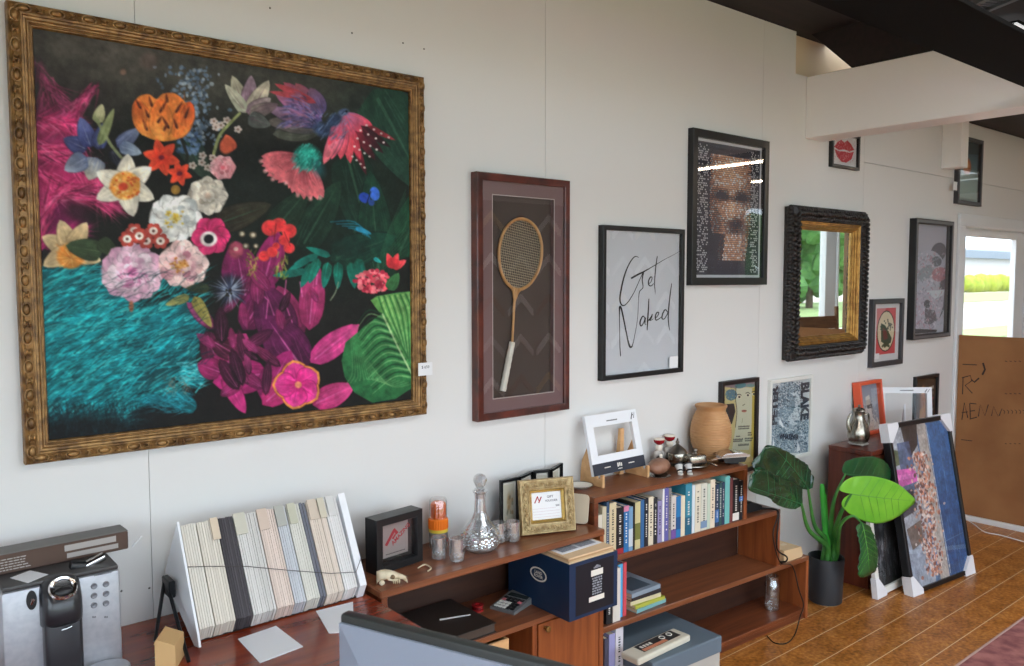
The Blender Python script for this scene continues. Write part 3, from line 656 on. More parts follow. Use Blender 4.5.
    for k in range(60): x_, y_ = U(314, 348), U(110, 138); A.stroke([(x_, y_), (x_-3, y_+3)], .9, R.choice(['#7a90b0', '#1c2438', '#5a6a8a', '#2a3c58']), .6)
    # butterfly
    A.ell(364, 198, 6, 5, '#2a4fc0', rot=.5); A.ell(374, 194, 5, 7, '#3f74e0', rot=-.2); A.ell(371, 203, 3, 3, '#3058b0'); A.stroke([(366, 204), (370, 192)], 1, '#101830')
    # blue hyacinth
    for k in range(260):
        x = 196+R.gauss(0, 13)-(R.random()*4); y = U(68, 145); x += (y-100)*.12
        A.ell(x, y, U(1.2, 2.4), U(1.2, 2.2), R.choice(['#6a7f96', '#8296aa', '#54677c', '#a4b4c0', '#44566a', '#5c7690']), alpha=.75)
    for k in range(60): A.ell(U(176, 200), U(132, 154), U(1.4, 2.6), U(1.4, 2.2), R.choice(['#4c6a92', '#6a88ae', '#34486a']), alpha=.7)
    for (x, y) in ((214, 122), (221, 126), (227, 121), (216, 128), (238, 130), (203, 156), (213, 158), (193, 166), (208, 168), (202, 163)):
        for k in range(5): A.ell(x+2.6*math.cos(k*1.26), y+2.4*math.sin(k*1.26), 1.7, 1.5, '#cbbcb4', alpha=.9)
        A.ell(x, y, 1, 1, '#8a6a5a')
    # iris, blue
    for (x, y, a, l, wd, c0, c1) in ((88, 150, 205, 26, 18, '#2a3058', '#49507e'), (92, 148, 250, 32, 18, '#343c70', '#5a6394'), (98, 150, 285, 28, 16, '#2c345e', '#525a8c'), (98, 158, 110, 24, 22, '#6a7894', '#c4c0ac'), (88, 158, 150, 26, 20, '#59678a', '#98a4b4'), (118, 148, 320, 30, 16, '#3a4266', '#7a88a4'), (120, 146, 20, 24, 14, '#5a6a88', '#9cacba'), (112, 150, 60, 22, 12, '#15151e', '#242634')): A.petal(x, y, a, l, wd, c0, c1, vein='#aab4cc')
    A.petal(100, 146, 292, 40, 10, '#5f6c46', '#98a070'); A.petal(98, 124, 285, 20, 12, '#8f9468', '#c2be98'); A.stroke([(96, 118), (112, 146), (122, 158)], 3.4, '#8a9468', .8)
    # orange parrot tulip
    T = spline([(134, 113), (138, 99), (149, 95), (157, 100), (163, 95), (174, 94), (184, 101), (191, 114), (190, 130), (180, 139), (163, 142), (146, 137), (136, 126), (134, 113)], 4)
    A.poly(T, '#e8813c', 1, '#f0963f', [(163, 95), (160, 142)])
    for (x, y, a, l, wd, c0, c1) in ((150, 138, 250, 40, 20, '#f09a48', '#e2672e'), (176, 140, 290, 40, 22, '#ee8f44', '#de6028'), (162, 141, 268, 42, 24, '#f4a552', '#e8702f'), (142, 128, 262, 26, 14, '#ee9244', '#de602a'), (186, 130, 280, 28, 14, '#e98440', '#d9582a')): A.petal(x, y, a, l, wd, c0, c1, tip=.9)
    for (x, y, a, l) in ((148, 132, 250, 13), (153, 108, 252, 12), (160, 114, 300, 16), (142, 110, 240, 12), (170, 130, 240, 16), (164, 132, 296, 10), (176, 114, 300, 14), (185, 120, 290, 14), (168, 104, 262, 10), (150, 119, 245, 10), (178, 130, 250, 12), (158, 124, 300, 8)): A.petal(x, y, a, l, 3, '#38201a', '#8a3e1e')
    for k in range(60): x_, y_ = U(138, 188), U(98, 138); A.stroke([(x_, y_), (x_+U(-2, 2), y_-U(4, 9))], .9, R.choice(['#f8b468', '#c8541f', '#f2a050', '#b0481e']), .5, .3)
    A.stroke([(182, 140), (188, 156), (186, 168)], 3, '#1c1a14', .9)
    # red lilies
    for cx, cy, rr in ((162, 158, 19), (180, 174, 13)):
        for k in range(6): A.petal(cx, cy, k*60+14, rr, rr*.62, '#c8301e', '#ee5a3a', vein='#8a1c14')
        A.ell(cx, cy, 3, 2.4, '#6a1a2a')
    A.ell(176, 190, 5, 5, '#d0a048', col2='#8a6a2c'); A.petal(232, 152, 250, 18, 14, '#b04a34', '#d8684a'); A.ell(227, 146, 8, 10, '#c85c40', rot=.4, soft=.3)
    # stem and striped tulip
    A.stroke(spline([(214, 154), (220, 136), (232, 122), (240, 114)], 6), 3.2, '#8a9460', .95, 2.4)
    for (x, y, a, l, wd, c0, c1) in ((246, 114, 250, 40, 17, '#8a8a7c', '#c4c0a4'), (248, 114, 275, 38, 18, '#7a6072', '#a08a98'), (250, 114, 300, 38, 18, '#b0a894', '#cfc8b0'), (248, 115, 325, 28, 16, '#6a5260', '#b4a8a4'), (250, 115, 340, 30, 14, '#8a8478', '#5c4a54'), (246, 112, 232, 34, 12, '#9aa08c', '#c8c8b0'), (248, 118, 20, 24, 16, '#4c5250', '#6a706a')): A.petal(x, y, a, l, wd, c0, c1, vein='#6a3a52')
    # white narcissus with orange heart
    for k, a in enumerate((-85, -35, 25, 75, 155, 205)): A.petal(126, 186, a, 32, 21, '#d8d2bc', '#ece6d6', vein='#b4ae90')
    A.ell(126, 186, 16, 15, '#f0b45c', col2='#e8963c', soft=.15)
    for k in range(60): a = U(0, 6.28); rr = U(5, 16); A.ell(126+rr*math.cos(a), 186+rr*.9*math.sin(a), 1.5, 1.2, R.choice(['#f6cc7c', '#e07a34', '#d85e2c', '#f2b060']), alpha=.9)
    A.ell(124, 187, 6, 5, '#d8482c', soft=.4)
    # yellow daffodil at left
    for a in (205, 250, 300, 150, 20): A.petal(72, 250, a, 32, 20, '#a88a60', '#dcc69a', vein='#8a7048')
    A.ell(72, 256, 15, 14, '#e0a04a', col2='#c07a34', soft=.2)
    for k in range(30): A.stroke([(72, 258), (72+U(-15, 15), 256+U(-13, 13))], 1, R.choice(['#f0c070', '#c8702c']), .6)
    A.petal(104, 252, 190, 38, 22, '#2c3a26', '#3c5034', vein='#6a805a'); A.petal(100, 240, 40, 24, 16, '#34442c', '#28351f')
    # white roses
    def rose(cx, cy, r_, cs, n, heart=None, ry=.9):
        A.ell(cx, cy, r_, r_*ry, cs[0], soft=.1)
        for ring in range(4):
            q = r_*(1-ring*.22)
            for k in range(n):
                a = k*360/n+ring*23+U(-8, 8); ar = math.radians(a); x, y = cx+q*.42*math.cos(ar), cy+q*.42*ry*math.sin(ar)
                A.petal(x, y, a+U(-14, 14), q*.62, q*.62, cs[1+ring % (len(cs)-1)], R.choice(cs), tip=1.1, vein=cs[-1])
        if heart: A.ell(cx, cy, r_*.22, r_*.2, heart, soft=.6)
    rose(208, 196, 20, ['#c8c2b4', '#dcd6c8', '#e6e0d2', '#a8a092'], 8, '#cbb4a0')
    rose(176, 218, 26, ['#d8dcda', '#e8ecea', '#f0efe6', '#b4bcbc'], 10, '#e0cc66', .86)
    for k in range(30): A.ell(174+U(-9, 9), 219+U(-8, 8), 1.3, 1.1, R.choice(['#e8cc4c', '#f0e08a', '#c8a43c']), alpha=.9)
    rose(223, 168, 13, ['#d08a90', '#e0a0a8', '#ecbcc0', '#b86a74'], 7, '#c05a68')
    rose(133, 272, 31, ['#d8b0c4', '#e6c8d6', '#eedbe4', '#c490ac'], 11, '#c25a92', .88)
    for k in range(60): a = U(0, 6.28); rr = U(0, 14); A.stroke([(133+rr*math.cos(a), 277+rr*.7*math.sin(a)), (133+(rr+4)*math.cos(a+.4), 277+(rr+4)*.7*math.sin(a+.4))], 1, R.choice(['#c878a4', '#a8487c', '#e8c4d8']), .6)
    rose(184, 264, 25, ['#dcb4b0', '#ecd2cc', '#e6c4c4', '#b87a88'], 9, '#d0904c', .9)
    for k in range(40): A.ell(178+R.gauss(0, 4), 266+R.gauss(0, 3.4), 1.2, 1, R.choice(['#d09a4c', '#b8702c', '#e8c07c']), alpha=.9)
    # primulas
    for (x, y) in ((135, 231), (154, 231), (128, 239), (147, 241), (161, 241), (140, 236)):
        for k in range(6): A.ell(x+5.4*math.cos(k*1.05), y+5*math.sin(k*1.05), 3.6, 3.3, '#c45446', col2='#a83c34')
        A.ell(x, y, 4.4, 4, '#ece0d4'); A.ell(x, y, 1.6, 1.5, '#5a3a34')
    # pink anemone
    A.ell(211, 236, 17, 16, '#d02a6a', soft=.1)
    for a in (-120, -60, 0, 50, 110, 170): A.petal(211, 236, a, 20, 19, '#b81e5a', '#e8427e', tip=1.1)
    A.ell(209, 239, 9.5, 8.5, '#e6dcd8', soft=.2); A.ell(209, 239, 5.4, 5, '#14161c', soft=.2)
    A.ell(236, 250, 9, 10, '#b8586c', col2='#8c3a50', soft=.3); A.ell(236, 249, 2.4, 2, '#d8b0a8')
    for (x, y, q) in ((242, 234, 4), (253, 235, 4.6), (246, 246, 4.2), (256, 246, 3.4)): A.ell(x, y, q, q*.9, '#9a8c72', col2='#4a4436', soft=.3); A.ell(x, y, q*.4, q*.4, '#d8d0b8')
    # blue star flower
    A.ell(229, 288, 18, 17, '#1e222c', alpha=.9, soft=.4)
    for k in range(90): a = U(0, 6.28); l = U(8, 22); A.stroke([(230+3*math.cos(a), 290+3*math.sin(a)), (230+l*math.cos(a), 290+l*.9*math.sin(a))], 1.4, R.choice(['#9aa8bc', '#c8d0dc', '#5c6a84', '#39425a', '#20263a']), .75, .4)
    for k in range(6): A.ell(230+U(-4, 4), 292+U(-4, 4), 1.1, 1.1, '#1a1810')
    for k in range(40): x, y = U(246, 258), U(252, 276); A.stroke([(x, y), (x+U(-3, 3), y+U(-5, 5))], 1.2, R.choice(['#8a8a3c', '#b0a84c', '#5a5c28']), .7)
    for k in range(30): x, y = U(276, 288), U(256, 280); A.stroke([(x, y), (x+U(-3, 3), y-U(3, 7))], 1.3, R.choice(['#8a9a44', '#b8b85c', '#5a6a28']), .7)
    # vermilion pansies
    for (x, y, q) in ((270, 228, 9), (279, 225, 8), (289, 231, 8), (284, 240, 6), (272, 252, 6), (264, 256, 6), (289, 248, 6), (276, 246, 4)):
        A.ell(x, y, q, q*.95, '#e8343c', col2='#f04a48', soft=.15)
    A.stroke([(276, 224), (274, 240)], 1, '#7a1420', .8); A.stroke([(284, 232), (290, 246)], 1, '#7a1420', .6)
    # coral ixora and bud
    for k in range(110):
        a = U(0, 6.28); rr = math.sqrt(U(0, 1)); A.ell(372+19*rr*math.cos(a)*1, 281+11*rr*math.sin(a)+(372-372)*.1, U(1.6, 2.8), U(1.5, 2.4), R.choice(['#d83a54', '#ee5a6a', '#b02440', '#f4808a']), alpha=.95)
    for a in (-110, -70, -30): A.petal(392, 268, a, 16, 8, '#d8343e', '#f4545a')
    A.ell(392, 263, 7, 6, '#d8343e', soft=.2); A.petal(388, 290, -60, 20, 12, '#2a5a34', '#417a46')
    A.stroke(spline([(338, 282), (335, 292), (330, 300)], 4), 1.2, '#9aa88a', .8)
    # orange-edged hibiscus
    for a in (-100, -30, 35, 100, 180): A.petal(297, 384, a, 25, 27, '#e87a3a', '#ee9c4c', tip=1.0)
    for a in (-100, -30, 35, 100, 180): A.petal(297, 384, a, 22.5, 24, '#c81e72', '#e8469a', tip=1.0, vein='#a81860')
    A.ell(298, 384, 4, 4, '#e8906a', soft=.3)
    # green-gold hanging leaves
    A.petal(190, 296, 160, 26, 9, '#7a7a44', '#9a9a5c'); A.petal(194, 296, 60, 36, 12, '#86803e', '#a89c54', vein='#5a5a2c')
    A.petal(210, 288, 180, 24, 10, '#2a3320', '#38442c'); A.ell(132, 306, 3, 7, '#a8684a', soft=.4)
    # ghostly blooms in the gloom
    A.ell(150, 62, 12, 11, '#5c4c46', alpha=.6, soft=.5); A.ell(124, 73, 4, 4, '#8a6a58', alpha=.8, soft=.5); A.ell(133, 66, 8, 8, '#4e4a44', alpha=.6, soft=.6)
    for k in range(300):
        x, y = U(210, 410), U(150, 300); A.stroke([(x, y), (x+U(-5, 5), y+U(-5, 5))], .8, R.choice(['#1c3a2c', '#2a4a3a', '#0e1a14']), .25)
    for k in range(16): s = k/15; A.stroke(spline([(412-s*66, 384-s*0+ (s-.5)**2*20-6), (392-s*40, 386-s*16), (376-s*26, 372-s*40)], 4), 1.2, '#7fb072', .35, .4)
    for k in range(420):
        x, y = U(40, 205), U(272, 424)
        if x > 150 and y > 372: continue
        a = math.radians(U(-50, -10)); l = U(6, 14); A.stroke([(x, y), (x+l*math.cos(a), y+l*math.sin(a)), (x+1.8*l*math.cos(a+.3), y+1.8*l*math.sin(a+.3))], 1., '#05262c', .55, .3)
    A.mottle(.16, 11); A.mottle(.10, 4, 3); A.soften(.55); A.noise(.03)
    return A
mp = mapper(t, w, h, MW, -.018)
put(floral(mp), 'canvas', t, w, h, MW-.002, CANV, -.018)
# price tag stuck on the right member of the frame
p0, p1 = onY(418, 376, -.045), onY(432, 362, -.045)
bm = BM(); box(bm, p0[0]-t.location.x, p1[0]-t.location.x, -.0475, -.0465, p0[2]-t.location.z, p1[2]-t.location.z)
tg = fin('price_tag', bm, PAPER, t, label='small white price tag')
bm = text_bm('$ 650', .014); 
for v in bm.verts: v.co = Vector((v.co.x+(p0[0]+p1[0])/2-t.location.x, -.0478-v.co.z*.2, v.co.y+(p0[2]*.35+p1[2]*.65)-t.location.z))
fin('lettering', bm, BLACKM, tg)
# ================= racket in its shadow box
D = .038; r = rect((471.5, 172), (570.4, 181), (570, 408.5), (471.5, 422), D); MW = .028
RED = mat('tortoiseshell_lacquer', (98, 40, 26), .28, coat=.3, noise=((58, 22, 16), 14, 5))
t, w, h = framed('badminton_racket_display', 'tall red brown shadow box holding an old wooden badminton racket', 'framed racket', r, D, MW, RED,
    prof=[(0, 0), (0, .035), (.003, .038), (.025, .037), (.028, .035), (.028, .004)], backm=mat('shadow_box_back', (70, 58, 52), .8))
bm = BM(); moulding(bm, w-2*MW+.004, h-2*MW+.004, [(0, .027), (.0505, .027), (.0515, .025), (.0515, .004)])
for v in bm.verts: v.co.z += MW-.002
fin('mount', bm, mat('mauve_mount_board', (118, 92, 92), .8), t)
bm = BM(); moulding(bm, w-2*MW-.096, h-2*MW-.096, [(0, .0275), (.003, .0275), (.003, .026)])
for v in bm.verts: v.co.z += MW+.048
fin('mount_bevel', bm, mat('pale_bevel', (190, 180, 176), .6), t)
WD = mat('racket_wood', (206, 160, 104), .4, wood=((178, 126, 74), (30, 30, 4), .4))
lx = lambda px, py: (onY(px, py, -.015)[0]-t.location.x, onY(px, py, -.015)[2]-t.location.z)
hc = lx(523, 252.5); ha = lx(525, 219.3); hb = lx(525, 286); thr = lx(518.5, 286); end = lx(502.5, 391); grip = lx(512, 342)
def v3(p, y=-.016): return Vector((p[0], y, p[1]))
ax = (v3(ha)-v3(end)).normalized(); sd = Vector((ax.z, 0, -ax.x))
RW, RH = .112, .136
rk = thing('racket_proxy', 'x', 'x'); bpy.data.objects.remove(rk)
hcv = v3(ha)-ax*RH
bm = BM(); tube(bm, [hcv+sd*RW*math.sin(a)*(1-.10*(1-math.cos(a))/2*1)+ax*RH*math.cos(a) for a in [2*math.pi*k/48 for k in range(49)]], .0062, 8)
neck = hcv-ax*RH
tube(bm, [neck+ax*.006, neck-ax*.02, neck-ax*.05, v3(grip)], [.009, .0075, .0052, .005], 10)
for s in (-1, 1): tube(bm, spline([hcv-ax*RH*.86+sd*s*RW*.45, neck-ax*.004+sd*s*.014, neck-ax*.035+sd*s*.002], 5), .006, 6)
racket = fin('racket', bm, WD, t, 50)
bm = BM()
for k in range(-11, 12):
    x = k*RW/12; hh = RH*math.sqrt(max(0, 1-(k/12)**2)); tube(bm, [hcv+sd*x-ax*hh, hcv+sd*x+ax*hh], .0009, 4)
for k in range(-13, 14):
    y_ = k*RH/14; ww = RW*math.sqrt(max(0, 1-(k/14)**2)); tube(bm, [hcv+ax*y_-sd*ww, hcv+ax*y_+sd*ww], .0009, 4)
fin('strings', bm, mat('racket_gut', (190, 176, 150), .5), racket)
bm = BM(); gv = v3(grip); ev = v3(end); n = 14; tube(bm, [gv+(ev-gv)*(k/n) for k in range(n+1)], [.0112+.0014*(k/n)+(.0011 if k % 2 else 0) for k in range(n+1)], 8)
fin('grip', bm, mat('white_grip_wrap', (216, 210, 198), .7), racket, 30)
# ================= white lettering print
D = .03; r = rect((598, 224), (685, 230.5), (684, 370.5), (598, 382), D); MW = .02
t, w, h = framed('lettering_print', 'black framed white print with the handwritten words Get Naked', 'picture', r, D, MW, BLACKF)
bm = BM(); box(bm, -w/2+MW, w/2-MW, -.012, -.009, MW, h-MW); pp = fin('print', bm, mat('cool_white_print', (206, 210, 216), .6), t)
def z4(x, y): return 590+x/4.04, 220+y/4.036
def inkfn(x, y):
    p = onY(*z4(x, y), -.013); return (p[0]-t.location.x, -.0128, p[2]-t.location.z)
bm = BM()
INK = [([(196, 152), (188, 147), (176, 152), (158, 178), (140, 222), (127, 275), (121, 318), (126, 340), (138, 345), (156, 328), (178, 292), (196, 252), (214, 212)], [2, 3, 3.5, 4, 5, 5.5, 5.5, 5, 4, 3, 2.5, 2.5, 2.5]),
    ([(166, 236), (190, 222), (218, 208), (250, 190), (300, 160), (335, 142), (362, 126)], [6, 6.5, 5, 3, 1.8, 1.4, 1]),
    ([(217, 208), (211, 240), (214, 272), (200, 290), (196, 330), (192, 400), (178, 480), (170, 510)], [5, 4, 3, 3, 1.6, 1.6, 2, 3]),
    ([(236, 258), (246, 250), (251, 234), (245, 230), (237, 245), (238, 262), (247, 266), (258, 256)], [2, 2.5, 3, 4, 4.5, 4.5, 3.5, 2]),
    ([(272, 146), (267, 180), (263, 220), (261, 260), (263, 284), (264, 300)], [3, 3.5, 3.5, 3, 2.5, 1]),
    ([(124, 550), (121, 510), (120, 450), (119, 390), (120, 352), (126, 356), (136, 400), (148, 460), (157, 500), (164, 513), (172, 508)], [3, 3, 2.6, 3, 6, 6, 5, 4.5, 6, 7, 4]),
    ([(222, 398), (216, 388), (208, 396), (202, 416), (207, 428), (217, 414), (224, 394), (222, 416), (226, 424)], [3, 4, 4.5, 5, 4, 3, 4, 3.5, 2]),
    ([(238, 318), (236, 360), (233, 405), (231, 445)], [3, 4.5, 5, 3]), ([(233, 410), (246, 392), (252, 380), (248, 396), (240, 404), (248, 404), (256, 398)], [3, 3, 3, 3.5, 4, 3, 2]),
    ([(262, 398), (274, 386), (278, 374), (270, 374), (264, 390), (267, 404), (280, 398), (290, 390)], [2.5, 3, 3.5, 4, 4.5, 4, 3, 2]),
    ([(314, 372), (304, 362), (294, 378), (291, 396), (299, 400), (310, 384), (318, 366)], [3, 4, 4.5, 4.5, 3, 3, 3]), ([(330, 256), (324, 300), (319, 345), (316, 390), (318, 420), (322, 446)], [2.4, 4, 4.5, 4, 3.5, 1.5])]
for pts, ws in INK:
    P = spline(pts, 5); W = [];
    for k in range(len(P)): q = k/5; i = min(int(q), len(ws)-2); W.append((ws[i]+(ws[i+1]-ws[i])*(q-i))*1.15)
    ribbon(bm, P, W, inkfn)
fin('lettering', bm, mat('black_ink', (14, 14, 16), .6), pp)
a, b_ = inkfn(314, 598), inkfn(348, 548)
bm = BM(); box(bm, a[0], b_[0], -.024, -.0228, a[2], b_[2]); fin('price_sticker', bm, PAPER, t)
# ================= mosaic poster
D = .032; r = rect((688, 126), (768, 139), (763, 285), (686, 287), D); r = (3.03, 3.640, 1.650, 2.370); MW = .036
t, w, h = framed('mosaic_poster', 'black framed poster of a dark face made of tiny tiles, hung highest in the middle', 'picture', r, D, MW, BLACKF)
def mosaic():
    W, H = 260, 330; A = Art(W, H, '#c4c7cc'); A.a[7:-7, 7:-7] = A.c('#262a3c'); R = np.random.RandomState(4); E_ = math.exp
    g = lambda a, b, ca, cb, sa, sb: E_(-((a-ca)/sa)**2-((b-cb)/sb)**2)
    for j in range(1, 65):
        for i in range(1, 44):
            x, y = i*6+(3 if j % 2 else 0), j*5; a, b = x/W, y/H
            if not (.05 < a < .95 and .035 < b < .965): continue
            if a < .2 or a > .84:
                edge = R.rand()
                if edge < .8: A.poly([(x-2.2, y-1.7), (x+2.2, y-1.7), (x+2.2, y+1.7), (x-2.2, y+1.7)], '#d4d6da' if edge < .55 else '#14151c', 1, raw=True)
                continue
            hw = .31*(1-.35*max(0, (b-.55)/.4)); f = abs(a-.54)/hw
            L = .75*(f < 1)*(b > .1)*(b < .87)*(1-.35*f*f)
            L -= .75*g(a, b, .40, .385, .10, .035)+.75*g(a, b, .70, .385, .09, .035)+.5*g(a, b, .55, .41, .30, .02)+.75*g(a, b, .60, .60, .13, .045)+.35*g(a, b, .62, .655, .16, .02)+.3*g(a, b, .33, .60, .06, .12)
            L += .25*g(a, b, .55, .47, .05, .1)+.2*g(a, b, .5, .22, .2, .08)-(.5 if (b > .68 and a < .42+(.86-b)*.2) else 0)
            L += R.uniform(-.12, .12)
            if L < .12:
                if R.rand() < .10: A.poly([(x-1.4, y-1.1), (x+1.4, y-1.1), (x+1.4, y+1.1), (x-1.4, y+1.1)], '#4a4e66', 1, raw=True)
                continue
            c = np.array([.42, .16, .10])*(1-L)+np.array([.98, .80, .66])*L if R.rand() < .75 else np.array([.95, .93, .92])*min(1, .45+L*.7)
            s = .9+1.15*min(1, L*1.3); A.poly([(x-s*1.3, y-s), (x+s*1.3, y-s), (x+s*1.3, y+s), (x-s*1.3, y+s)], np.clip(c, 0, 1), 1, raw=True)
    return A
put(mosaic(), 'print', t, w, h, MW, PRINT)
# ================= lips
D = .025; z_t = 2.455; r = (4.262, onY(860.5, 150, -D)[0], 2.302, 2.50); MW = .016
t, w, h = framed('lips_print', 'small black framed print of red lips under the white beam', 'picture', r, D, MW, BLACKF)
A = Art(110, 80, '#e4e0e2'); R_ = random.Random(2)
A.poly([(10, 34), (24, 20), (40, 12), (54, 18), (68, 10), (84, 18), (99, 32), (80, 38), (55, 36), (30, 40)], '#c8303c', raw=True); A.poly([(12, 40), (34, 43), (55, 41), (78, 42), (98, 37), (88, 58), (66, 70), (44, 70), (24, 58)], '#c4283a', raw=True)
for k in range(260): x, y = R_.uniform(8, 100), R_.uniform(8, 72); A.poly([(x, y), (x+1.6, y-3), (x+2.6, y-2.6), (x+1, y+1)], R_.choice(['#f2dcdc', '#e8a0a4', '#a01c2c', '#f4e8e8']), .6, raw=True)
put(A, 'print', t, w, h, MW, PRINT)
# ================= carved mirror
D = .065; r = rect((785, 206), (868, 212), (865.5, 351), (780, 363), .05); MW = .155
CARV = mat('black_carved_wood', (30, 27, 27), .4, spec=.6, noise=((46, 40, 38), 20, 3)); GI = mat('gilt_inner_moulding', (176, 132, 66), .3, metal=.6, noise=((130, 90, 40), 25, 3))
x0, x1, z0, z1 = r; w, h = x1-x0, z1-z0
t = thing('mirror', 'heavy black carved mirror with a gold inner border, reflecting windows', 'mirror', ((x0+x1)/2, 0, z0))
bm = BM(); moulding(bm, w, h, [(.006, 0), (.004, .035), (.01, .052), (.034, .064), (.060, .06), (.074, .05), (.078, .045), (.078, .004)]); fr = fin('frame', bm, CARV, t, 40)
bm = BM(); R_ = random.Random(9)
for (x, z, v) in along(w, h, .038, 30, 29):
    for s in (-1, 0, 1):
        off = s*.022+R_.uniform(-.004, .004); L = .024 if s else .03
        mx = Matrix.Rotation((.75 if (s >= 0) else -.75)+(0 if not v else math.pi/2), 3, 'Y')
        ellip(bm, (x+(off if v else 0), -.056-(.010 if s == 0 else 0), z+(0 if v else off)), (L*.62, .014, .009), 8, 5, mx)
for (x, z, v) in along(w, h, .008, 44, 42): ellip(bm, (x, -.03, z), (.012, .016, .012), 7, 5)
for (x, z, v) in along(w, h, .072, 52, 48): ellip(bm, (x, -.052, z), (.006, .007, .006), 6, 4)
fin('carving', bm, CARV, fr, 60)
bm = BM(); g0 = .078; moulding(bm, w-2*g0, h-2*g0, [(0, .047), (.006, .049), (.009, .044), (.015, .046), (.018, .038), (.026, .036), (.029, .028), (.036, .026), (.039, .018), (.044, .018), (.044, .004)])
for v in bm.verts: v.co.z += g0
fin('gilt_border', bm, GI, t, 30)
bm = BM(); q = .12; vs = [bm.verts.new(p) for p in ((-w/2+q, -.014, q), (w/2-q, -.014, q), (w/2-q, -.014, h-q), (-w/2+q, -.014, h-q))]; bm.faces.new(vs)
fin('mirror_glass', bm, mat('silvered_glass', (225, 232, 230), .01, metal=1.), t)
bm = BM(); box(bm, -w/2+.03, w/2-.03, -.012, -.001, .03, h-.03); fin('backing', bm, BLACKM, t)
# ================= roundel print
D = .028; r = rect((868, 299), (905, 297), (903, 362), (867, 370), D); r = (4.765, r[1], 1.142, 1.556); MW = .03
t, w, h = framed('roundel_print', 'small grey framed print with a green and cream oval on red', 'picture', r, D, MW, GREYF)
A = Art(120, 150, '#dadadc'); A.poly([(18, 12), (104, 12), (104, 132), (18, 132)], '#c84850', raw=True); A.poly([(18, 12), (60, 12), (18, 60)], '#d8b8b4', .5, raw=True)
A.ell(61/120, 72/150, 40/120, 54/150, '#1e2420'); A.ell(61/120, 72/150, 37/120, 51/150, '#d8ceb0'); R_ = random.Random(8)
for k in range(40): a = R_.uniform(0, 6.28); A.ell((61+R_.uniform(8, 30)*math.cos(a))/120, (60+R_.uniform(5, 22)*math.sin(a))/150, 3/120, 2.5/150, '#2a3a34', alpha=.8)
A.poly([(38, 50), (58, 58), (88, 92), (84, 104), (62, 108), (40, 98)], '#2c4a3a', raw=True); A.poly([(46, 62), (62, 70), (70, 92), (52, 96)], '#7a3038', .8, raw=True)
for k in range(20): A.poly([(40+R_.random()*40, 96+R_.random()*18), (44+R_.random()*40, 98+R_.random()*18), (42+R_.random()*40, 104+R_.random()*14)], '#3a4a34', .8, raw=True)
A.poly([(12, 128), (34, 128), (34, 142), (12, 142)], '#ececee', raw=True)
put(A, 'print', t, w, h, MW, PRINT)
# ================= collage figure
D = .045; r = (5.262, onY(952.5, 280, -D)[0], 1.287, 2.062); MW = .03
t, w, h = framed('figure_print', 'tall black and grey framed pale print of a collaged figure beside the door', 'picture', r, D, MW, BLACKF)
mp_ = mapper(t, w, h, MW, -.01); zz = lambda x, y: (865+x/4.295, 215+y/4.297)
A = Art(150, 240, '#b4b6c4', lambda x, y: mp_(*zz(x, y))); R_ = random.Random(6)
A.ell(316, 160, 32, 42, '#5a5a66', rot=.3); A.poly([(330, 190), (352, 250), (354, 330), (344, 400), (322, 440), (300, 455), (322, 380), (318, 320), (330, 260)], '#4c4c58')
A.ell(276, 232, 66, 80, '#b8bccb'); A.ell(262, 250, 44, 26, '#8e9aa6', rot=-.8); A.ell(320, 255, 34, 30, '#b06a74', rot=-.5, alpha=.8); A.ell(308, 200, 22, 22, '#5c6470')
A.poly([(222, 330), (300, 318), (342, 320), (336, 390), (320, 440), (300, 480), (214, 488), (210, 400)], '#b4b0c0'); A.poly([(262, 325), (342, 322), (334, 345), (300, 360)], '#cdd8de'); A.ell(268, 382, 14, 18, '#3a3c44')
A.poly([(258, 400), (300, 410), (312, 450), (280, 470), (256, 465)], '#5a5560'); A.poly([(212, 488), (310, 492), (306, 505), (214, 508)], '#2c2c34')
for k in range(420):
    x, y = R_.gauss(272, 38), R_.uniform(165, 485)
    if 205 < x < 348: A.stroke([(x, y), (x+R_.uniform(-9, 9), y+R_.uniform(-9, 9))], R_.uniform(1.5, 4), R_.choice(['#d8d4e0', '#c49aa4', '#8a94a4', '#a85c6c', '#e8e4ec', '#6c7080', '#98b0b8']), .5)
put(A, 'print', t, w, h, MW, PRINT)
bm = BM(); moulding(bm, w-.012, h-.012, [(0, .0452), (.018, .0452)])
for v in bm.verts: v.co.z += .006
fin('grey_face', bm, mat('brushed_grey_face', (112, 112, 116), .35, metal=.4), t)
# ================= upper right print
D = .03; r = (5.90, onY(983, 170, -D)[0], 2.192, 2.655); MW = .026
t, w, h = framed('seascape_print', 'small grey framed teal print with an orange disc high above the door', 'picture', r, D, MW, GREYF)
A = Art(100, 110, '#3c4a54'); A.poly([(6, 6), (94, 6), (94, 104), (6, 104)], '#3c5866', 1, '#a4c2be', [(0, 20), (0, 100)], raw=True); A.ell(.45, .42, .22, .17, '#b8683c', soft=.3); A.ell(.45, .40, .13, .08, '#d8a070', soft=.4)
A.poly([(0, 62), (100, 56), (100, 110), (0, 110)], '#b4ccc8', .8, raw=True); A.poly([(0, 0), (100, 0), (100, 20), (0, 26)], '#20343c', .8, raw=True)
put(A, 'print', t, w, h, MW, PRINT)
a, b_ = onY(953, 190, -.032), onY(957, 182, -.032); bm = BM(); box(bm, a[0]-t.location.x, b_[0]-t.location.x, -.034, -.031, a[2]-t.location.z, b_[2]-t.location.z); fin('price_tag', bm, PAPER, t)
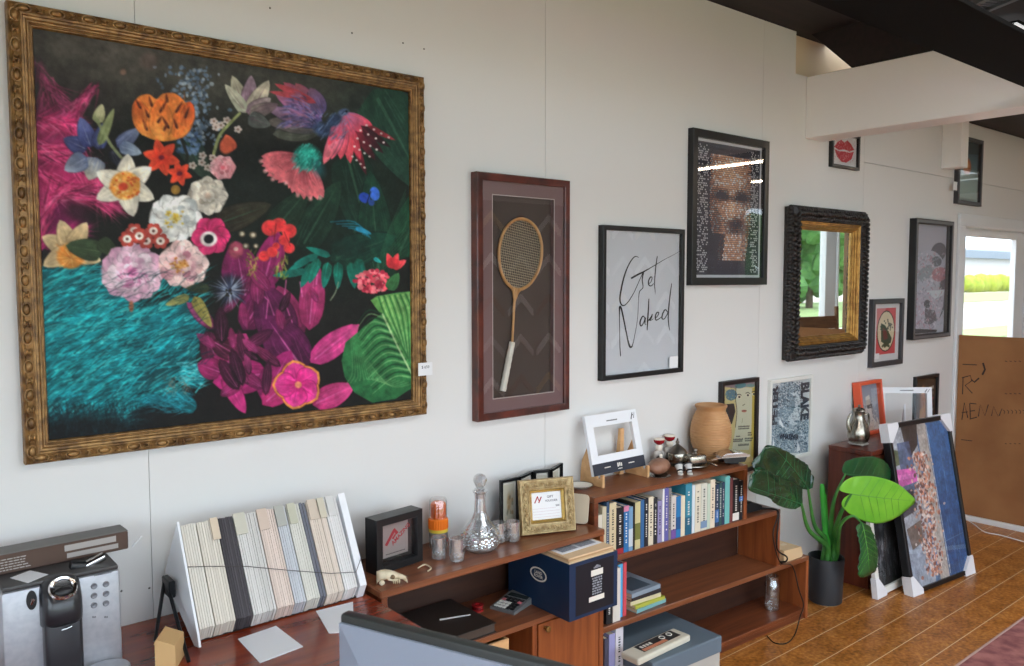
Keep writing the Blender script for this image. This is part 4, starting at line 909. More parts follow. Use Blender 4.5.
# ================= yellow poster
D = .025; x0, x1 = 3.287, onY(759, 420, -D)[0]; r = (x0, x1, .70, 1.178); MW = .02
t, w, h = framed('yellow_poster', 'black framed yellow comic style poster behind the tan ribbed pot', 'picture', r, D, MW, mat('very_dark_brown_frame', (34, 26, 26), .4))
mp_ = mapper(t, w, h, MW, -.01); zz = lambda x, y: (715+x/7.02, 370+y/7.01)
A = Art(170, 250, '#b0a468', lambda x, y: mp_(*zz(x, y)))
A.poly([(55, 95), (310, 70), (300, 180), (290, 640), (90, 660), (100, 500)], '#c0b27c'); A.poly([(150, 110), (265, 130), (262, 330), (240, 560), (120, 560), (150, 380)], '#c2c2a8'); A.poly([(262, 130), (312, 110), (300, 640), (255, 600)], '#bfa748')
A.poly([(55, 95), (310, 68), (305, 110), (150, 130), (60, 120)], '#8a7c84'); A.ell(115, 175, 42, 40, '#4a7080'); A.ell(180, 110, 40, 20, '#4c7c86', rot=-.2); A.ell(250, 110, 30, 12, '#6c8c88')
A.poly([(82, 240), (135, 235), (145, 290), (120, 380), (90, 360), (78, 300)], '#23252c'); A.stroke(spline([(150, 120), (145, 200), (155, 290), (145, 400)], 6), 4, '#1c1c20')
for (x, y) in ((172, 190), (232, 178), (275, 170)): A.ell(x, y, 14, 10, '#e4dcc0'); A.ell(x, y, 9, 8, '#2a2a30'); A.stroke([(x-16, y-14), (x, y-20), (x+14, y-12)], 3, '#2a2a30')
A.stroke([(195, 250), (210, 240)], 3, '#4a4640'); A.ell(205, 288, 18, 9, '#a86a5a'); A.stroke([(190, 288), (222, 284)], 2, '#5a2a24'); A.stroke([(195, 340), (190, 370)], 2, '#6a6a50')
for (x0_, y_, x1_, wd) in ((165, 397, 245, 9), (165, 412, 243, 8), (150, 465, 180, 6), (232, 440, 258, 6), (232, 455, 262, 8), (130, 487, 200, 11), (210, 480, 270, 11), (130, 500, 195, 8), (212, 495, 262, 8), (165, 525, 240, 16)):
    n = max(3, int((x1_-x0_)/9))
    for k in range(n): a = x0_+(x1_-x0_)*k/n; A.stroke([(a, y_-k*.6+wd/3), (a+4, y_-k*.6-wd/3), (a+6, y_-k*.6+wd/3)], 3.4, '#26262a', .9)
for k in range(60): x, y = rnd.uniform(70, 150), rnd.uniform(120, 230); A.stroke([(x, y), (x+rnd.uniform(-9, 9), y+rnd.uniform(-9, 9))], 2, rnd.choice(['#1f3a48', '#8ab0b0', '#d8c87a']), .7)
put(A, 'print', t, w, h, MW, PRINT)
# ================= white type portrait
D = .02; r = (3.708, onY(812.5, 420, -D)[0], .70, 1.152); MW = .02
t, w, h = framed('type_portrait_print', 'white framed blue print of a woman drawn in lettering, above the dark leaf', 'picture', r, D, MW, mat('white_frame', (226, 226, 220), .4))
mp_ = mapper(t, w, h, MW, -.01); zz = lambda x, y: (765+x/7.02, 370+y/7.01)
A = Art(200, 220, '#d8dcdc', lambda x, y: mp_(*zz(x, y))); R_ = random.Random(4)
BL = [(22, 95), (325, 58), (318, 575), (16, 590)]
A.poly(BL, '#c4ced2'); A.poly([(20, 95), (100, 85), (60, 330), (20, 420)], '#c8d0d4')
A.poly([(75, 150), (120, 90), (190, 80), (245, 110), (265, 170), (262, 300), (310, 360), (315, 575), (20, 590), (20, 420), (60, 360)], '#8fa4b0')
A.ell(205, 270, 50, 120, '#c6d4da'); A.ell(150, 250, 60, 90, '#6c8898', rot=.3, alpha=.8)
for k in range(1500):
    x, y = R_.uniform(22, 312), R_.uniform(85, 575)
    inside = (x > 75-(y-150)*.1 and x < 265+(y > 330)*50)
    if not inside: continue
    face = ((x-208)/46)**2+((y-290)/115)**2 < 1
    a = R_.choice((0, .5, -.5, 1.2)); A.stroke([(x, y), (x+7*math.cos(a), y+7*math.sin(a))], 3.2, R_.choice(['#dfe8ec', '#e8eef0']) if R_.random() < .42 else R_.choice(['#2c4658', '#3c5a6c', '#1e3444']), .3 if face else .75)
A.ell(208, 190, 12, 5, '#34505e'); A.ell(240, 255, 10, 7, '#34505e'); A.ell(200, 262, 16, 6, '#4a6472'); A.stroke([(232, 270), (246, 320), (236, 330)], 4, '#4a6472'); A.ell(225, 360, 20, 8, '#54707e'); A.poly([(105, 335), (135, 400), (125, 405), (100, 370)], '#e8eef0'); A.poly([(60, 470), (72, 560), (50, 570)], '#e8eef0'); A.poly([(230, 500), (250, 560), (222, 575)], '#e8eef0')
put(A, 'print', t, w, h, MW, PRINT); 
def along_text(s, px, py, size, rot, m, tilt_y=-.0105, sx=1., sy=1.):
    bm = text_bm(s, size, 'CENTER', bold=size*.055); p = onY(px, py, tilt_y); c_, s_ = math.cos(rot), math.sin(rot)
    for v in bm.verts: x, y = v.co.x*sx, v.co.y*sy; v.co = Vector((p[0]-t.location.x+x*c_-y*s_, tilt_y-v.co.z, p[2]-t.location.z+x*s_+y*c_))
    fin('lettering', bm, m, t)
NAVY = mat('navy_ink', (38, 52, 68), .6)
along_text('BLAKE', 804.5, 401, .1, -math.pi/2, NAVY, sx=.72, sy=1.1); along_text('PETER', 775, 406, .085, math.pi/2, NAVY, sx=.88, sy=.85); along_text('WHATEVER', 789, 437, .036, -.15, NAVY)
# ================= sample chevrons on the shop-front wall (seen as reflections in the picture glass)
CH_ = [mat('sample_pale_gold', (214, 190, 140), .35, metal=.3), mat('sample_white', (235, 235, 232), .4), mat('sample_walnut', (120, 78, 48), .4), mat('sample_silver', (190, 190, 192), .3, metal=.5)]
tb = thing('frame_sample_board', 'board of chevron frame samples, seen only as zigzag reflections in the racket glass', 'sample board', (6.6, YF+.012, .35))
bm = BM(); box(bm, -1.85, 1.6, -.011, .008, 0, 2.1, .003); fin('board', bm, mat('sample_board_felt', (120, 118, 116), .8), tb)
for j in range(5):
    for i in range(9):
        bm = BM(); cx = -1.66+i*.38; cz = .22+j*.41; q = .16
        for s in (-1, 1):
            prism(bm, [(0, .14), (s*q, -.02), (s*q, -.085), (0, .075)], lambda u, v, a: (cx+u, a, cz+v), .009, .033)
        fin('sample_corner', bm, CH_[(i*2+j*3) % 4] if (i+j) % 3 else CH_[1], tb)
# ------------------------------------------------------------------ shelves, desk, cabinet
WOOD = mat('shelf_wood', (122, 66, 38), .36, wood=((88, 44, 26), (2.2, 40, 40), .5), coat=.15)
WOODR = mat('orange_shelf_end_wood', (158, 88, 46), .38, wood=((122, 62, 32), (30, 30, 2.5), .6), coat=.1)
WOODT = mat('shelf_top_wood', (138, 84, 54), .3, wood=((106, 60, 38), (2, 36, 36), .6), coat=.2)
DESK = mat('desk_wood', (142, 58, 30), .25, wood=((98, 32, 18), (1.6, 22, 22), .8), coat=.3)
CABW = mat('cabinet_wood', (116, 52, 34), .32, wood=((70, 30, 22), (30, 30, 2.2), .7), coat=.2)
DARKW = mat('shelf_back_wood', (70, 40, 26), .5, wood=((50, 28, 20), (2.5, 30, 30), .5))
# stepped bookcase
BCO = Vector((2.195, -.235, 0)); BCR = math.radians(-2.7)
bc = thing('bookcase', 'stepped brown wooden bookcase with three tiers growing longer to the right', 'bookcase', BCO, (0, 0, BCR))
BCM = Matrix.Translation(BCO) @ Matrix.Rotation(BCR, 4, 'Z'); BCI = BCM.inverted()
def bcl(px, py, ly=0.):
    o = BCI @ Vector(CAM); d = BCI.to_3x3() @ Vector(ray(px, py)); return o+d*((ly-o.y)/d.y)
def bcw(lx, ly, z): return BCM @ Vector((lx, ly, z))
DP = .228
def bx(name, m, *b, bev=.002, parent=bc, label=None):
    bm = BM(); box(bm, *b, bev); return fin(name, bm, m, parent, label=label)
bx('top_board', WOODT, 0, .94, 0, DP, .818, .84)
bx('side_panel', WOOD, 0, .022, 0, DP, 0, .8178)
bx('side_panel', WOODR, .918, .94, 0, DP, .5902, .8178)
bx('ledge_board', WOODT, .0222, 1.195, 0, DP, .566, .59)
bx('side_panel', WOODR, 1.173, 1.195, 0, DP, .3152, .5658)
bx('middle_shelf', WOODT, .0222, 1.437, 0, DP, .291, .315)
bx('side_panel', WOODR, 1.415, 1.437, 0, DP, 0, .2908)
bx('bottom_shelf', WOOD, .0222, 1.4148, .004, DP, .03, .05)
bx('plinth', WOOD, .0222, 1.4148, .008, .03, 0, .0298)
bm = BM(); box(bm, .022, .918, DP, DP+.006, .59, .818); box(bm, .022, 1.173, DP, DP+.006, .315, .59); box(bm, .022, 1.415, DP, DP+.006, .03, .315); fin('back_panel', bm, DARKW, bc)
# low unit at the left
LU = thing('low_shelf_unit', 'low brown wooden shelf unit carrying the glass decanter and gold frame', 'shelf unit', (1.217, -.30, 0))
def lb(name, m, *b, bev=.002, label=None): return bx(name, m, *b, bev=bev, parent=LU, label=label)
lb('top_board', WOODT, 0, .971, 0, .298, .713, .737, bev=.004)
lb('side_panel', WOOD, .004, .026, .004, .296, 0, .7128); lb('side_panel', WOODR, .947, .969, .004, .296, 0, .7128)
lb('shelf', WOODT, .0262, .9468, .004, .290, .459, .48)
lb('divider', WOODR, .612, .634, .006, .290, .04, .4588); lb('bottom_board', WOOD, .0262, .9468, .006, .29, .02, .0398)
lb('back_panel', DARKW, .0262, .9468, .291, .297, .02, .712)
dr = lb('door', WOODR, .640, .944, .004, .022, .045, .455, bev=.003)
bm = BM(); lathe(bm, [(.006, 0), (.006, .012), (.011, .016), (.011, .022), (.0, .025)], 14)
for v in bm.verts: v.co = Vector((.668+v.co.x, .004-v.co.z, .438+v.co.y))
fin('knob', bm, mat('brass_knob', (150, 120, 70), .3, metal=.8), dr, 40)
# desk
dk = thing('work_desk', 'red brown wooden desk top under the mat board rack and coffee machine', 'desk', (.3, -.9, 0))
bm = BM(); box(bm, -.9, .905, -.9, .897, .685, .715, .003); fin('desk_top', bm, DESK, dk)
for sx in (-.85, .85):
    for sy in (-.84, .84): bm = BM(); box(bm, sx-.03, sx+.03, sy-.03, sy+.03, 0, .6848, .003); fin('leg', bm, DESK, dk)
bm = BM(); box(bm, -.82, .82, .86, .88, .60, .6848); fin('apron', bm, DESK, dk)
# dark cabinet at the right
CX0, CX1, CY, CZ = 4.21, 5.22, -.317, .755
cb = thing('cabinet', 'dark red brown wooden cabinet behind the potted plant and leaning pictures', 'cabinet', (CX0, CY, 0))
W_ = CX1-CX0
bm = BM(); box(bm, 0, W_, 0, (.247), CZ-.025, CZ, .003); fin('top_board', bm, CABW, cb)
bm = BM(); box(bm, .002, .024, .004, (.247), 0, CZ-.0252, .002); fin('side_panel', bm, CABW, cb)
bm = BM(); box(bm, W_-.024, W_-.002, .004, (.247), 0, CZ-.0252, .002); fin('side_panel', bm, CABW, cb)
bm = BM(); box(bm, .0242, W_-.0242, .235, .246, .05, CZ-.026); fin('back_panel', bm, CABW, cb)
bm = BM(); box(bm, .0242, W_-.0242, .03, .05, 0, .08); fin('plinth', bm, CABW, cb)
for k in range(3):
    a = .027+k*(W_-.054)/3; b_ = a+(W_-.054)/3-.004
    bm = BM(); box(bm, a, b_, .004, .024, .085, CZ-.03, .003); d_ = fin('door', bm, CABW, cb)
    bm = BM(); ellip(bm, (b_-.04, -.008, .5), (.012, .012, .012), 10, 8); fin('knob', bm, mat('brass_knob'), d_, 60)
# ------------------------------------------------------------------ books
PG = mat('book_pages', (214, 202, 178), .9)
def cov(c): return mat('book_cover_%02x%02x%02x' % tuple(c), c, .5)
INKD = mat('title_ink_dark', (30, 30, 34), .6); INKL = mat('title_ink_pale', (226, 222, 212), .6)
def book(loc, rz, tk, h, d, col, label, group, ink=None, band=None, rot=None):
    t = thing('book', label, 'book', loc, rot or (0, 0, rz), group)
    bm = BM(); b = .0016 if tk > .008 else .001
    box(bm, -tk/2, tk/2, 0, b, 0, h); box(bm, -tk/2, -tk/2+b, b, d, 0, h); box(bm, tk/2-b, tk/2, b, d, 0, h); fin('cover', bm, cov(col), t)
    bm = BM(); box(bm, -tk/2+b, tk/2-b, b, d-.003, .0015, h-.0025); fin('pages', bm, PG, t)
    if ink is not None:
        bm = BM(); z = h*.2; R_ = random.Random(int(h*1e5)+int(tk*1e6))
        while z < h*.86:
            l = R_.uniform(.004, .011)
            if R_.random() < .8: box(bm, -tk*.13, tk*.13, -.0005, .0002, z, z+l*.6)
            z += l+.0015
        fin('title', bm, ink, t)
    if band:
        bm = BM(); box(bm, -tk/2-.0002, tk/2+.0002, -.0004, .003, h*band[1], h*band[2]); fin('spine_band', bm, cov(band[0]), t)
    return t
G1 = 'books in the top row of the bookcase'
# (px left, px right, py top of spine, colour, ink, band, label)
ROW = [(598.2, 602.2, 515, (206, 200, 184), None, None, 'small cream book, first at the left end of the top row'),
 (602.4, 606.4, 507, (196, 186, 160), None, None, 'slim cream book, second from the left end of the top row'),
 (606.6, 609.2, 502, (48, 74, 104), 'L', None, 'narrow dark blue book with pale lettering near the left end of the top row'),
 (609.4, 616.2, 503, (206, 190, 154), 'D', None, 'cream book standing just left of the thick black one in the top row'),
 (616.6, 623.6, 507.5, (26, 26, 30), 'L', ((150, 40, 50), .0, .12), 'thick black book with a red foot, near the left end of the top row'),
 (623.9, 628.7, 506, (44, 110, 168), 'L', ((206, 130, 160), .88, 1.), 'blue book with a pink head, right of the thick black one'),
 (628.9, 632.9, 507, (112, 150, 184), None, ((196, 204, 210), .1, .5), 'pale blue book, right of the blue one with pink head'),
 (633.1, 634.9, 503, (34, 32, 30), None, None, 'thin black book in front of the cream one with olive picture'),
 (635.1, 640.3, 502, (198, 188, 140), None, ((112, 116, 60), .2, .55), 'cream book with an olive picture low on its spine'),
 (640.6, 644.2, 500, (52, 98, 146), None, None, 'plain mid blue book left of the dark book with white title'),
 (644.4, 648.2, 498.5, (34, 36, 44), 'L', None, 'dark book with white title, between blue and cream books'),
 (648.5, 653.3, 497, (214, 204, 180), 'D', None, 'cream book with small black figures along its spine'),
 (653.5, 657.3, 498, (40, 42, 46), 'L', None, 'black and white spined book left of the lavender one'),
 (657.6, 662.0, 501, (142, 136, 176), 'D', None, 'lavender grey book, left of the tall white one'),
 (662.2, 664.2, 489, (226, 224, 224), None, None, 'tall thin white book left of the purple blue one'),
 (664.4, 668.4, 487, (98, 96, 160), 'L', None, 'tall purple blue book with white title, middle of the top row'),
 (668.6, 671.0, 488, (130, 128, 124), 'D', None, 'tall thin grey patterned book right of the purple blue one'),
 (671.2, 675.8, 496, (204, 196, 190), 'D', ((110, 80, 150), 0, .22), 'newsprint patterned book with a purple foot'),
 (676.0, 680.6, 496.5, (44, 116, 172), None, ((30, 80, 130), .2, .5), 'bright blue book right of the newsprint patterned one'),
 (680.8, 684.8, 496, (222, 210, 182), None, None, 'plain cream book left of the tall teal one'),
 (685.2, 691.5, 484, (52, 132, 156), 'L', ((34, 96, 124), .0, .35), 'tall teal book in the middle of the top row'),
 (691.8, 694.6, 485.5, (208, 218, 224), None, None, 'thin pale blue book right of the tall teal one'),
 (694.9, 700.5, 484.5, (216, 208, 188), 'D', None, 'cream book with spaced black title, second right of the tall teal one'),
 (700.8, 706.8, 483.5, (208, 206, 192), 'D', ((120, 146, 176), .05, .2), 'grey cream book with a little blue picture at its foot'),
 (707.0, 709.8, 484, (190, 204, 186), None, None, 'thin pale green book left of the tall cream pink one'),
 (710.0, 714.6, 480, (222, 206, 184), 'D', None, 'tall cream pink book right of the pale green one'),
 (715.2, 718.6, 484.5, (46, 60, 84), 'L', ((60, 110, 170), .1, .4), 'dark slate book with blue picture, right of the tall cream one'),
 (718.8, 721.6, 483, (50, 82, 84), 'L', None, 'dark green spined book between two slate coloured ones'),
 (721.8, 724.2, 482.5, (42, 58, 86), 'L', None, 'narrow navy book left of the tall pale turquoise one'),
 (724.5, 729.2, 476.5, (112, 182, 178), None, None, 'tall pale turquoise book near the right end of the top row'),
 (729.5, 732.3, 478, (112, 62, 62), None, None, 'thin brown red book right of the pale turquoise one'),
 (732.6, 738.6, 479.5, (30, 28, 30), 'L', ((222, 218, 212), .02, .2), 'black book with a white square at its foot, second from the right end'),
 (739.0, 744.6, 480.5, (24, 26, 32), 'L', ((70, 130, 200), .48, .6), 'black book with a blue spot, last at the right end of the top row')]
for (a, b_, yt, c, ink, band, lab) in ROW:
    yb = 519-(747-b_)*-.0
    x0, x1 = bcl(a, 530, .006).x, min(.9165, bcl(b_, 530, .006).x); h = min(.222, max(.14, bcl((a+b_)/2, yt, .006).z-.5905))
    p = bcw((x0+x1)/2, .006, .5905)
    book(p, BCR, max(.005, x1-x0-.0006), h, .15, c, lab, G1, {'L': INKL, 'D': INKD, None: None}[ink], band)
G2 = 'books standing on the middle shelf'
for (a, b_, h, c, ink, lab) in [(606.4, 612.4, .20, (28, 28, 32), 'L', 'black book standing at the left end of the middle shelf'), (613.0, 620.4, .215, (214, 206, 196), None, 'white spined book on the middle shelf beside the blue one'),
    (621, 625.8, .22, (84, 166, 214), None, 'sky blue book standing on the middle shelf'), (626.2, 629.6, .222, (204, 76, 86), None, 'coral red book standing right of the sky blue one')]:
    x0, x1 = bcl(a, 605, .012).x, bcl(b_, 605, .012).x
    book(bcw((x0+x1)/2, .012 if a < 621 else .03, .3155), BCR, x1-x0-.001, h, .16, c, lab, G2, INKL if ink else None)
G3 = 'books lying in a stack on the middle shelf'
z = .3155
for k, (w_, d_, tk, c, dx, rz, lab, bd) in enumerate([(.165, .20, .013, (118, 168, 172), .02, .06, 'green and blue paperback at the bottom of the lying stack', (96, 150, 60)), (.16, .19, .011, (170, 176, 70), .012, .02, 'lime yellow paperback, second from the bottom of the lying stack', None), (.155, .19, .013, (206, 196, 160), -.004, -.03, 'cream book in the middle of the lying stack', None),
    (.155, .20, .013, (44, 40, 44), .0, .0, 'dark book, second from the top of the lying stack', None), (.16, .20, .014, (136, 150, 164), -.002, .05, 'grey blue book on top of the lying stack', (70, 84, 96))]):
    q = bcl(645, 596, .03); p = bcw(q.x+dx+.012, .022+(.01 if k > 1 else 0), z)
    w_ *= 1.12; tk *= 1.25; d_ *= 1.1
    t = thing('book', lab, 'book', p, (0, 0, BCR+rz), G3)
    bm = BM(); box(bm, -w_/2, w_/2, 0, d_*.85, 0, .0014); box(bm, -w_/2, w_/2, 0, d_*.85, tk-.0014, tk); box(bm, -w_/2, w_/2, 0, .0014, .0014, tk-.0014); fin('cover', bm, cov(c), t)
    bm = BM(); box(bm, -w_/2+.002, w_/2-.002, .0014, d_*.84, .0014, tk-.0014); fin('pages', bm, PG, t)
    if bd: bm = BM(); box(bm, -w_*.36, w_*.3, d_*.1, d_*.62, tk, tk+.0004); fin('cover_picture', bm, cov(bd), t)
    z += tk+.0005
G4 = 'books standing on the bottom shelf'
for (a, b_, h, c, ink, lab) in [(604.5, 608.6, .215, (70, 68, 84), None, 'dark grey book at the left end of the bottom shelf'), (609, 615.2, .225, (150, 148, 190), None, 'lavender book on the bottom shelf'), (615.6, 623.2, .238, (206, 202, 208), 'D', 'tall pale lavender white book on the bottom shelf by the grey box')]:
    x0, x1 = bcl(a, 645, .004).x, bcl(b_, 645, .004).x
    book(bcw((x0+x1)/2, .004, .0505), BCR, x1-x0-.001, h, .17, c, lab, G4, INKD if ink else None)
# grey lidded box with the printed carton on it
q0, q1 = bcl(718, 645, -.09), bcl(718, 650, -.09)
gx1 = bcl(712.5, 640, -.10).x; gz = .0505
t = thing('storage_box', 'blue grey lidded cardboard box on the bottom shelf, poking out in front', 'box', bcw(0, 0, gz), (0, 0, BCR))
GB = mat('blue_grey_card', (96, 110, 122), .6)
gx0 = bcl(624, 645, 0).x+.008
bm = BM(); box(bm, gx0+.005, gx1-.005, -.145, .17, 0, .12, .003); fin('box_body', bm, mat('pale_box_card', (176, 172, 164), .7), t)
bm = BM(); box(bm, gx0, gx1, -.15, .175, .072, .142, .004); fin('lid', bm, GB, t)
gtop = gz+.142
a, b_, c_, d_ = onZ(624, 656, gtop), onZ(676, 632, gtop), onZ(686, 645, gtop), onZ(637, 668, gtop)
ctr = (Vector(a)+Vector(b_)+Vector(c_)+Vector(d_))/4; u = (Vector(b_)-Vector(a)); L_ = u.length; W2 = (Vector(d_)-Vector(a)).length
t = thing('printed_carton', 'flat cream carton with black and orange print on the grey box lid', 'carton', (ctr.x, ctr.y, gtop+.0005), (0, 0, math.atan2(u.y, u.x)))
bm = BM(); box(bm, -L_/2, L_/2, -.045, .045, 0, .028, .007, 2); fin('carton_body', bm, mat('cream_card', (206, 200, 182), .6), t)
bm = BM(); box(bm, -L_*.30, L_*.40, -.02, .036, .0281, .0286); pl_ = fin('print_panel', bm, mat('dark_print', (52, 50, 50), .5), t)
bm = BM(); box(bm, -L_*.28, L_*.16, -.018, .0, .0287, .029); fin('orange_strip', bm, mat('orange_print', (204, 132, 100), .5), pl_)
bm = BM()
bm.free()
for k in range(2): bm = BM(); tube(bm, [(L_*(.16+.14*k)+.012*math.cos(q), .016+.012*math.sin(q), .029) for q in [6.283*j/14 for j in range(15)]], .002, 5); fin('round_mark', bm, INKL, pl_)
bm = BM()
for k in range(4): box(bm, -L_*.25+k*.018, -L_*.25+k*.018+.012, .006, .022, .0287, .029)
fin('pale_marks', bm, INKL, pl_)
# clear jar on the bottom shelf
p = bcl(771, 600, .12)
t = thing('clear_jar', 'clear glass jar standing at the right end of the bottom shelf', 'jar', bcw(p.x-.02, .10, .0505))
GL = mat('clear_glass', (250, 252, 252), .02, trans=1., ior=1.35)
bm = BM(); lathe(bm, [(.0, 0), (.034, 0), (.038, .006), (.038, .13), (.028, .15), (.028, .165), (.025, .165), (.025, .149), (.035, .128), (.035, .008), (0, .004)], 24); fin('body', bm, pane_mat('thin_clear_glass', 2.2, (.97, .98, .98), .05), t, 40)
bm = BM(); lathe(bm, [(.0305, .15), (.0305, .168), (0, .170)], 24); fin('lid', bm, pane_mat('thin_clear_glass'), t, 40)
# beige box on the lowest step, black charger on the ledge and their cords
p = bcw(1.318, .085, .3155)
t = thing('beige_plastic_box', 'beige plastic box on the lowest step of the bookcase, beside the plant', 'box', p, (0, 0, BCR))
BEI = mat('beige_plastic', (206, 178, 138), .5)
bm = BM(); prism(bm, [(-.075, 0), (.075, 0), (.082, .012), (.066, .052), (-.075, .060)], lambda u, v, a: (u, a, v), -.075, .085); fin('case', bm, BEI, t)
bm = BM(); box(bm, -.01, .03, -.02, .0, .054, .0585, .002); fin('button', bm, mat('pale_plastic', (220, 200, 170), .5), t)
p = bcw(1.06, .10, .5905)
t = thing('charger_base', 'small black charger base on the bookcase ledge under the dark leaf', 'charger', p, (0, 0, BCR))
bm = BM(); prism(bm, [(-.06, 0), (.06, 0), (.06, .018), (.02, .036), (-.06, .04)], lambda u, v, a: (u, a, v), -.05, .05); fin('case', bm, BLACKM, t)
bm = BM(); box(bm, -.045, .01, -.03, .03, .038, .043, .002); fin('cradle', bm, BLACKF, t)
CORD = mat('black_cord', (24, 22, 22), .5)
bm = BM()
pts = [bcw(1.12, .08, .594), bcw(1.155, .02, .592), bcw(1.165, -.006, .57), onY(773, 535, -.30), onY(780, 562, -.31), bcw(1.28, -.012, .30), onY(799, 590, -.33), onY(803.5, 605, -.34), onY(800, 617, -.36), onZ(795, 634, .004), onZ(787, 643, .004), onZ(775, 643, .004), onZ(767, 636, .004)]
tube(bm, spline(pts, 6), .0028, 6); tag(fin('power_cord', bm, CORD, None, 60), 'black power cord trailing from the ledge charger down to the floor', 'cord')
bm = BM(); pts = [bcw(1.10, .06, .5945), bcw(1.16, .0, .5935), bcw(1.172, -.006, .55), onY(777, 548, -.315), bcw(1.222, -.02, .36), bcw(1.235, -.006, .33), bcw(1.235, .03, .318)]
tube(bm, spline(pts, 6), .004, 6); tag(fin('thick_cord', bm, CORD, None, 60), 'thicker black cord hanging over the ledge edge to the middle shelf', 'cord')
# ------------------------------------------------------------------ mat board sample rack
RX0, RX1 = .690, 1.160
rk = thing('sample_rack', 'black metal stand with white end boards holding the tilted mat board samples', 'rack', (.93, -.16, .715))
def RL(x, y, z): return (x-.93, y+.16, z-.715)
WB = mat('white_board', (232, 234, 238), .6)
def slab(bm, poly, x0, x1): prism(bm, poly, lambda u, v, a: RL(a, u, v), x0, x1)
bm = BM(); slab(bm, [(-.145, 1.022), (-.290, .752), (-.300, .7255), (-.262, .7165), (-.02, .83), (-.03, .86)], .676, .682); fin('end_board', bm, WB, rk)
bm = BM(); slab(bm, [(-.135, 1.014), (-.270, .760), (-.246, .7165), (-.03, .84)], 1.164, 1.186); fin('end_board', bm, WB, rk)
bm = BM(); slab(bm, [(-.026, .838), (-.243, .7172), (-.240, .7155), (-.02, .832)], .6825, 1.1635); fin('tray', bm, BLACKM, rk)
BLK = mat('black_metal', (30, 31, 34), .4, metal=.4)
for (x, ff, fb) in ((.655, (.635, -.345), (.603, -.172)), (1.19, (1.192, -.24), (1.192, -.06))):
    bm = BM(); tube(bm, [RL(x, -.115, .845), RL(ff[0], ff[1], .7175)], .005, 6); tube(bm, [RL(x-.004, -.10, .845), RL(fb[0], fb[1], .7175)], .005, 6); box(bm, *[v for k in zip(RL(x-.006, -.15, .815), RL(x+.012, -.085, .862)) for v in k], .003); fin('leg', bm, BLK, rk)
# sections: (start fraction, end fraction, colour, words)
SEC = [(0, .085, (226, 220, 208), 'cream white mat board card in the leftmost block of the rack'), (.09, .205, (220, 212, 198), 'warm cream mat board card just left of the dark cards in the rack'), (.21, .305, (72, 68, 72), 'charcoal mat board card in the dark block of the rack'),
 (.31, .45, (210, 207, 202), 'pale grey mat board card right of the dark block in the rack'), (.455, .565, (220, 202, 190), 'pinkish beige mat board card in the middle of the rack'), (.57, .64, (200, 203, 208), 'blue grey mat board card right of the pinkish ones in the rack'),
 (.645, .735, (214, 212, 202), 'greenish cream mat board card in the right half of the rack'), (.738, .775, (112, 114, 124), 'slate grey mat board card in the narrow dark stripe of the rack'), (.78, .90, (216, 202, 188), 'peach beige mat board card near the right end of the rack'), (.905, .995, (222, 220, 218), 'off white mat board card at the right end of the rack')]
TOPP, FOLD, LOW, BACK = (-.13, 1.005), (-.268, .759), (-.243, .719), (-.032, .840)
for (a, b_, c, lab) in SEC:
    x = RX0+a*(RX1-RX0); xe = RX0+b_*(RX1-RX0); n = max(2, int((xe-x)/.0062)); st = (xe-x)/n
    src = {}
    for k in range(n):
        j = rnd.uniform(-.0016, .0016); vv = rnd.choice((0, 1, 2)); xk = x+k*st
        if vv not in src:
            cc = tuple(max(0, min(255, q+(vv-1)*6)) for q in c); me_m = mat('mat_board_%d_%d_%d' % cc, cc, .75)
            bm = BM(); prism(bm, [TOPP, FOLD, LOW, BACK], lambda u, v, q: (q, u, v), 0, st*.86)
            bmesh.ops.recalc_face_normals(bm, faces=bm.faces[:]); me = bpy.data.meshes.new('mat_board_sample'); bm.to_mesh(me); bm.free(); me.materials.append(me_m); src[vv] = me
        o = bpy.data.objects.new('mat_board_sample', src[vv]); COL.objects.link(o); o.location = (xk, j, j*.8 if j > 0 else 0)
        tag(o, lab, 'mat board', 'mat board samples in the rack')
ux, uz = FOLD[0]-TOPP[0], FOLD[1]-TOPP[1]; ul = math.hypot(ux, uz); ux /= ul; uz /= ul; nx, nz = uz, -ux   # outward normal (y,z)
TABS = [(.165, .21, (214, 196, 172), 'beige'), (.305, .375, (198, 194, 178), 'grey cream'), (.45, .512, (206, 186, 170), 'pinkish'), (.565, .625, (172, 172, 164), 'grey'), (.648, .70, (190, 188, 168), 'greenish'), (.785, .845, (206, 190, 172), 'peach'), (.855, .90, (200, 192, 172), 'cream'), (.915, .97, (208, 206, 202), 'off white')]
for (a, b_, c, w_) in TABS:
    xa, xb = RX0+a*(RX1-RX0), RX0+b_*(RX1-RX0)
    bm = BM(); s0, s1 = -.004, .058; o0, o1 = .004, .0075
    P_ = [(TOPP[0]+ux*s0+nx*o0, TOPP[1]+uz*s0+nz*o0), (TOPP[0]+ux*s1+nx*o0, TOPP[1]+uz*s1+nz*o0), (TOPP[0]+ux*s1+nx*o1, TOPP[1]+uz*s1+nz*o1), (TOPP[0]+ux*s0+nx*o1, TOPP[1]+uz*s0+nz*o1)]
    prism(bm, P_, lambda u, v, q: (q, u, v), xa, xb); tag(fin('index_tab', bm, mat('tab_%d_%d_%d' % c, c, .7)), w_+' index tab clipped over the tops of the mat board cards', 'index tab', 'index tabs on the rack')
bm = BM()
def fr(x, s, o=.0095): q = s*ul; return (x, TOPP[0]+ux*q+nx*o, TOPP[1]+uz*q+nz*o)
tube(bm, [fr(.684, .41), fr(.74, .45), fr(.84, .53), fr(.96, .67), fr(1.08, .80), fr(1.158, .85), fr(1.186, .72)], .0011, 5)
tag(fin('elastic_cord', bm, mat('dark_elastic', (70, 66, 64), .7)), 'thin dark elastic cord stretched across the mat board samples', 'cord')
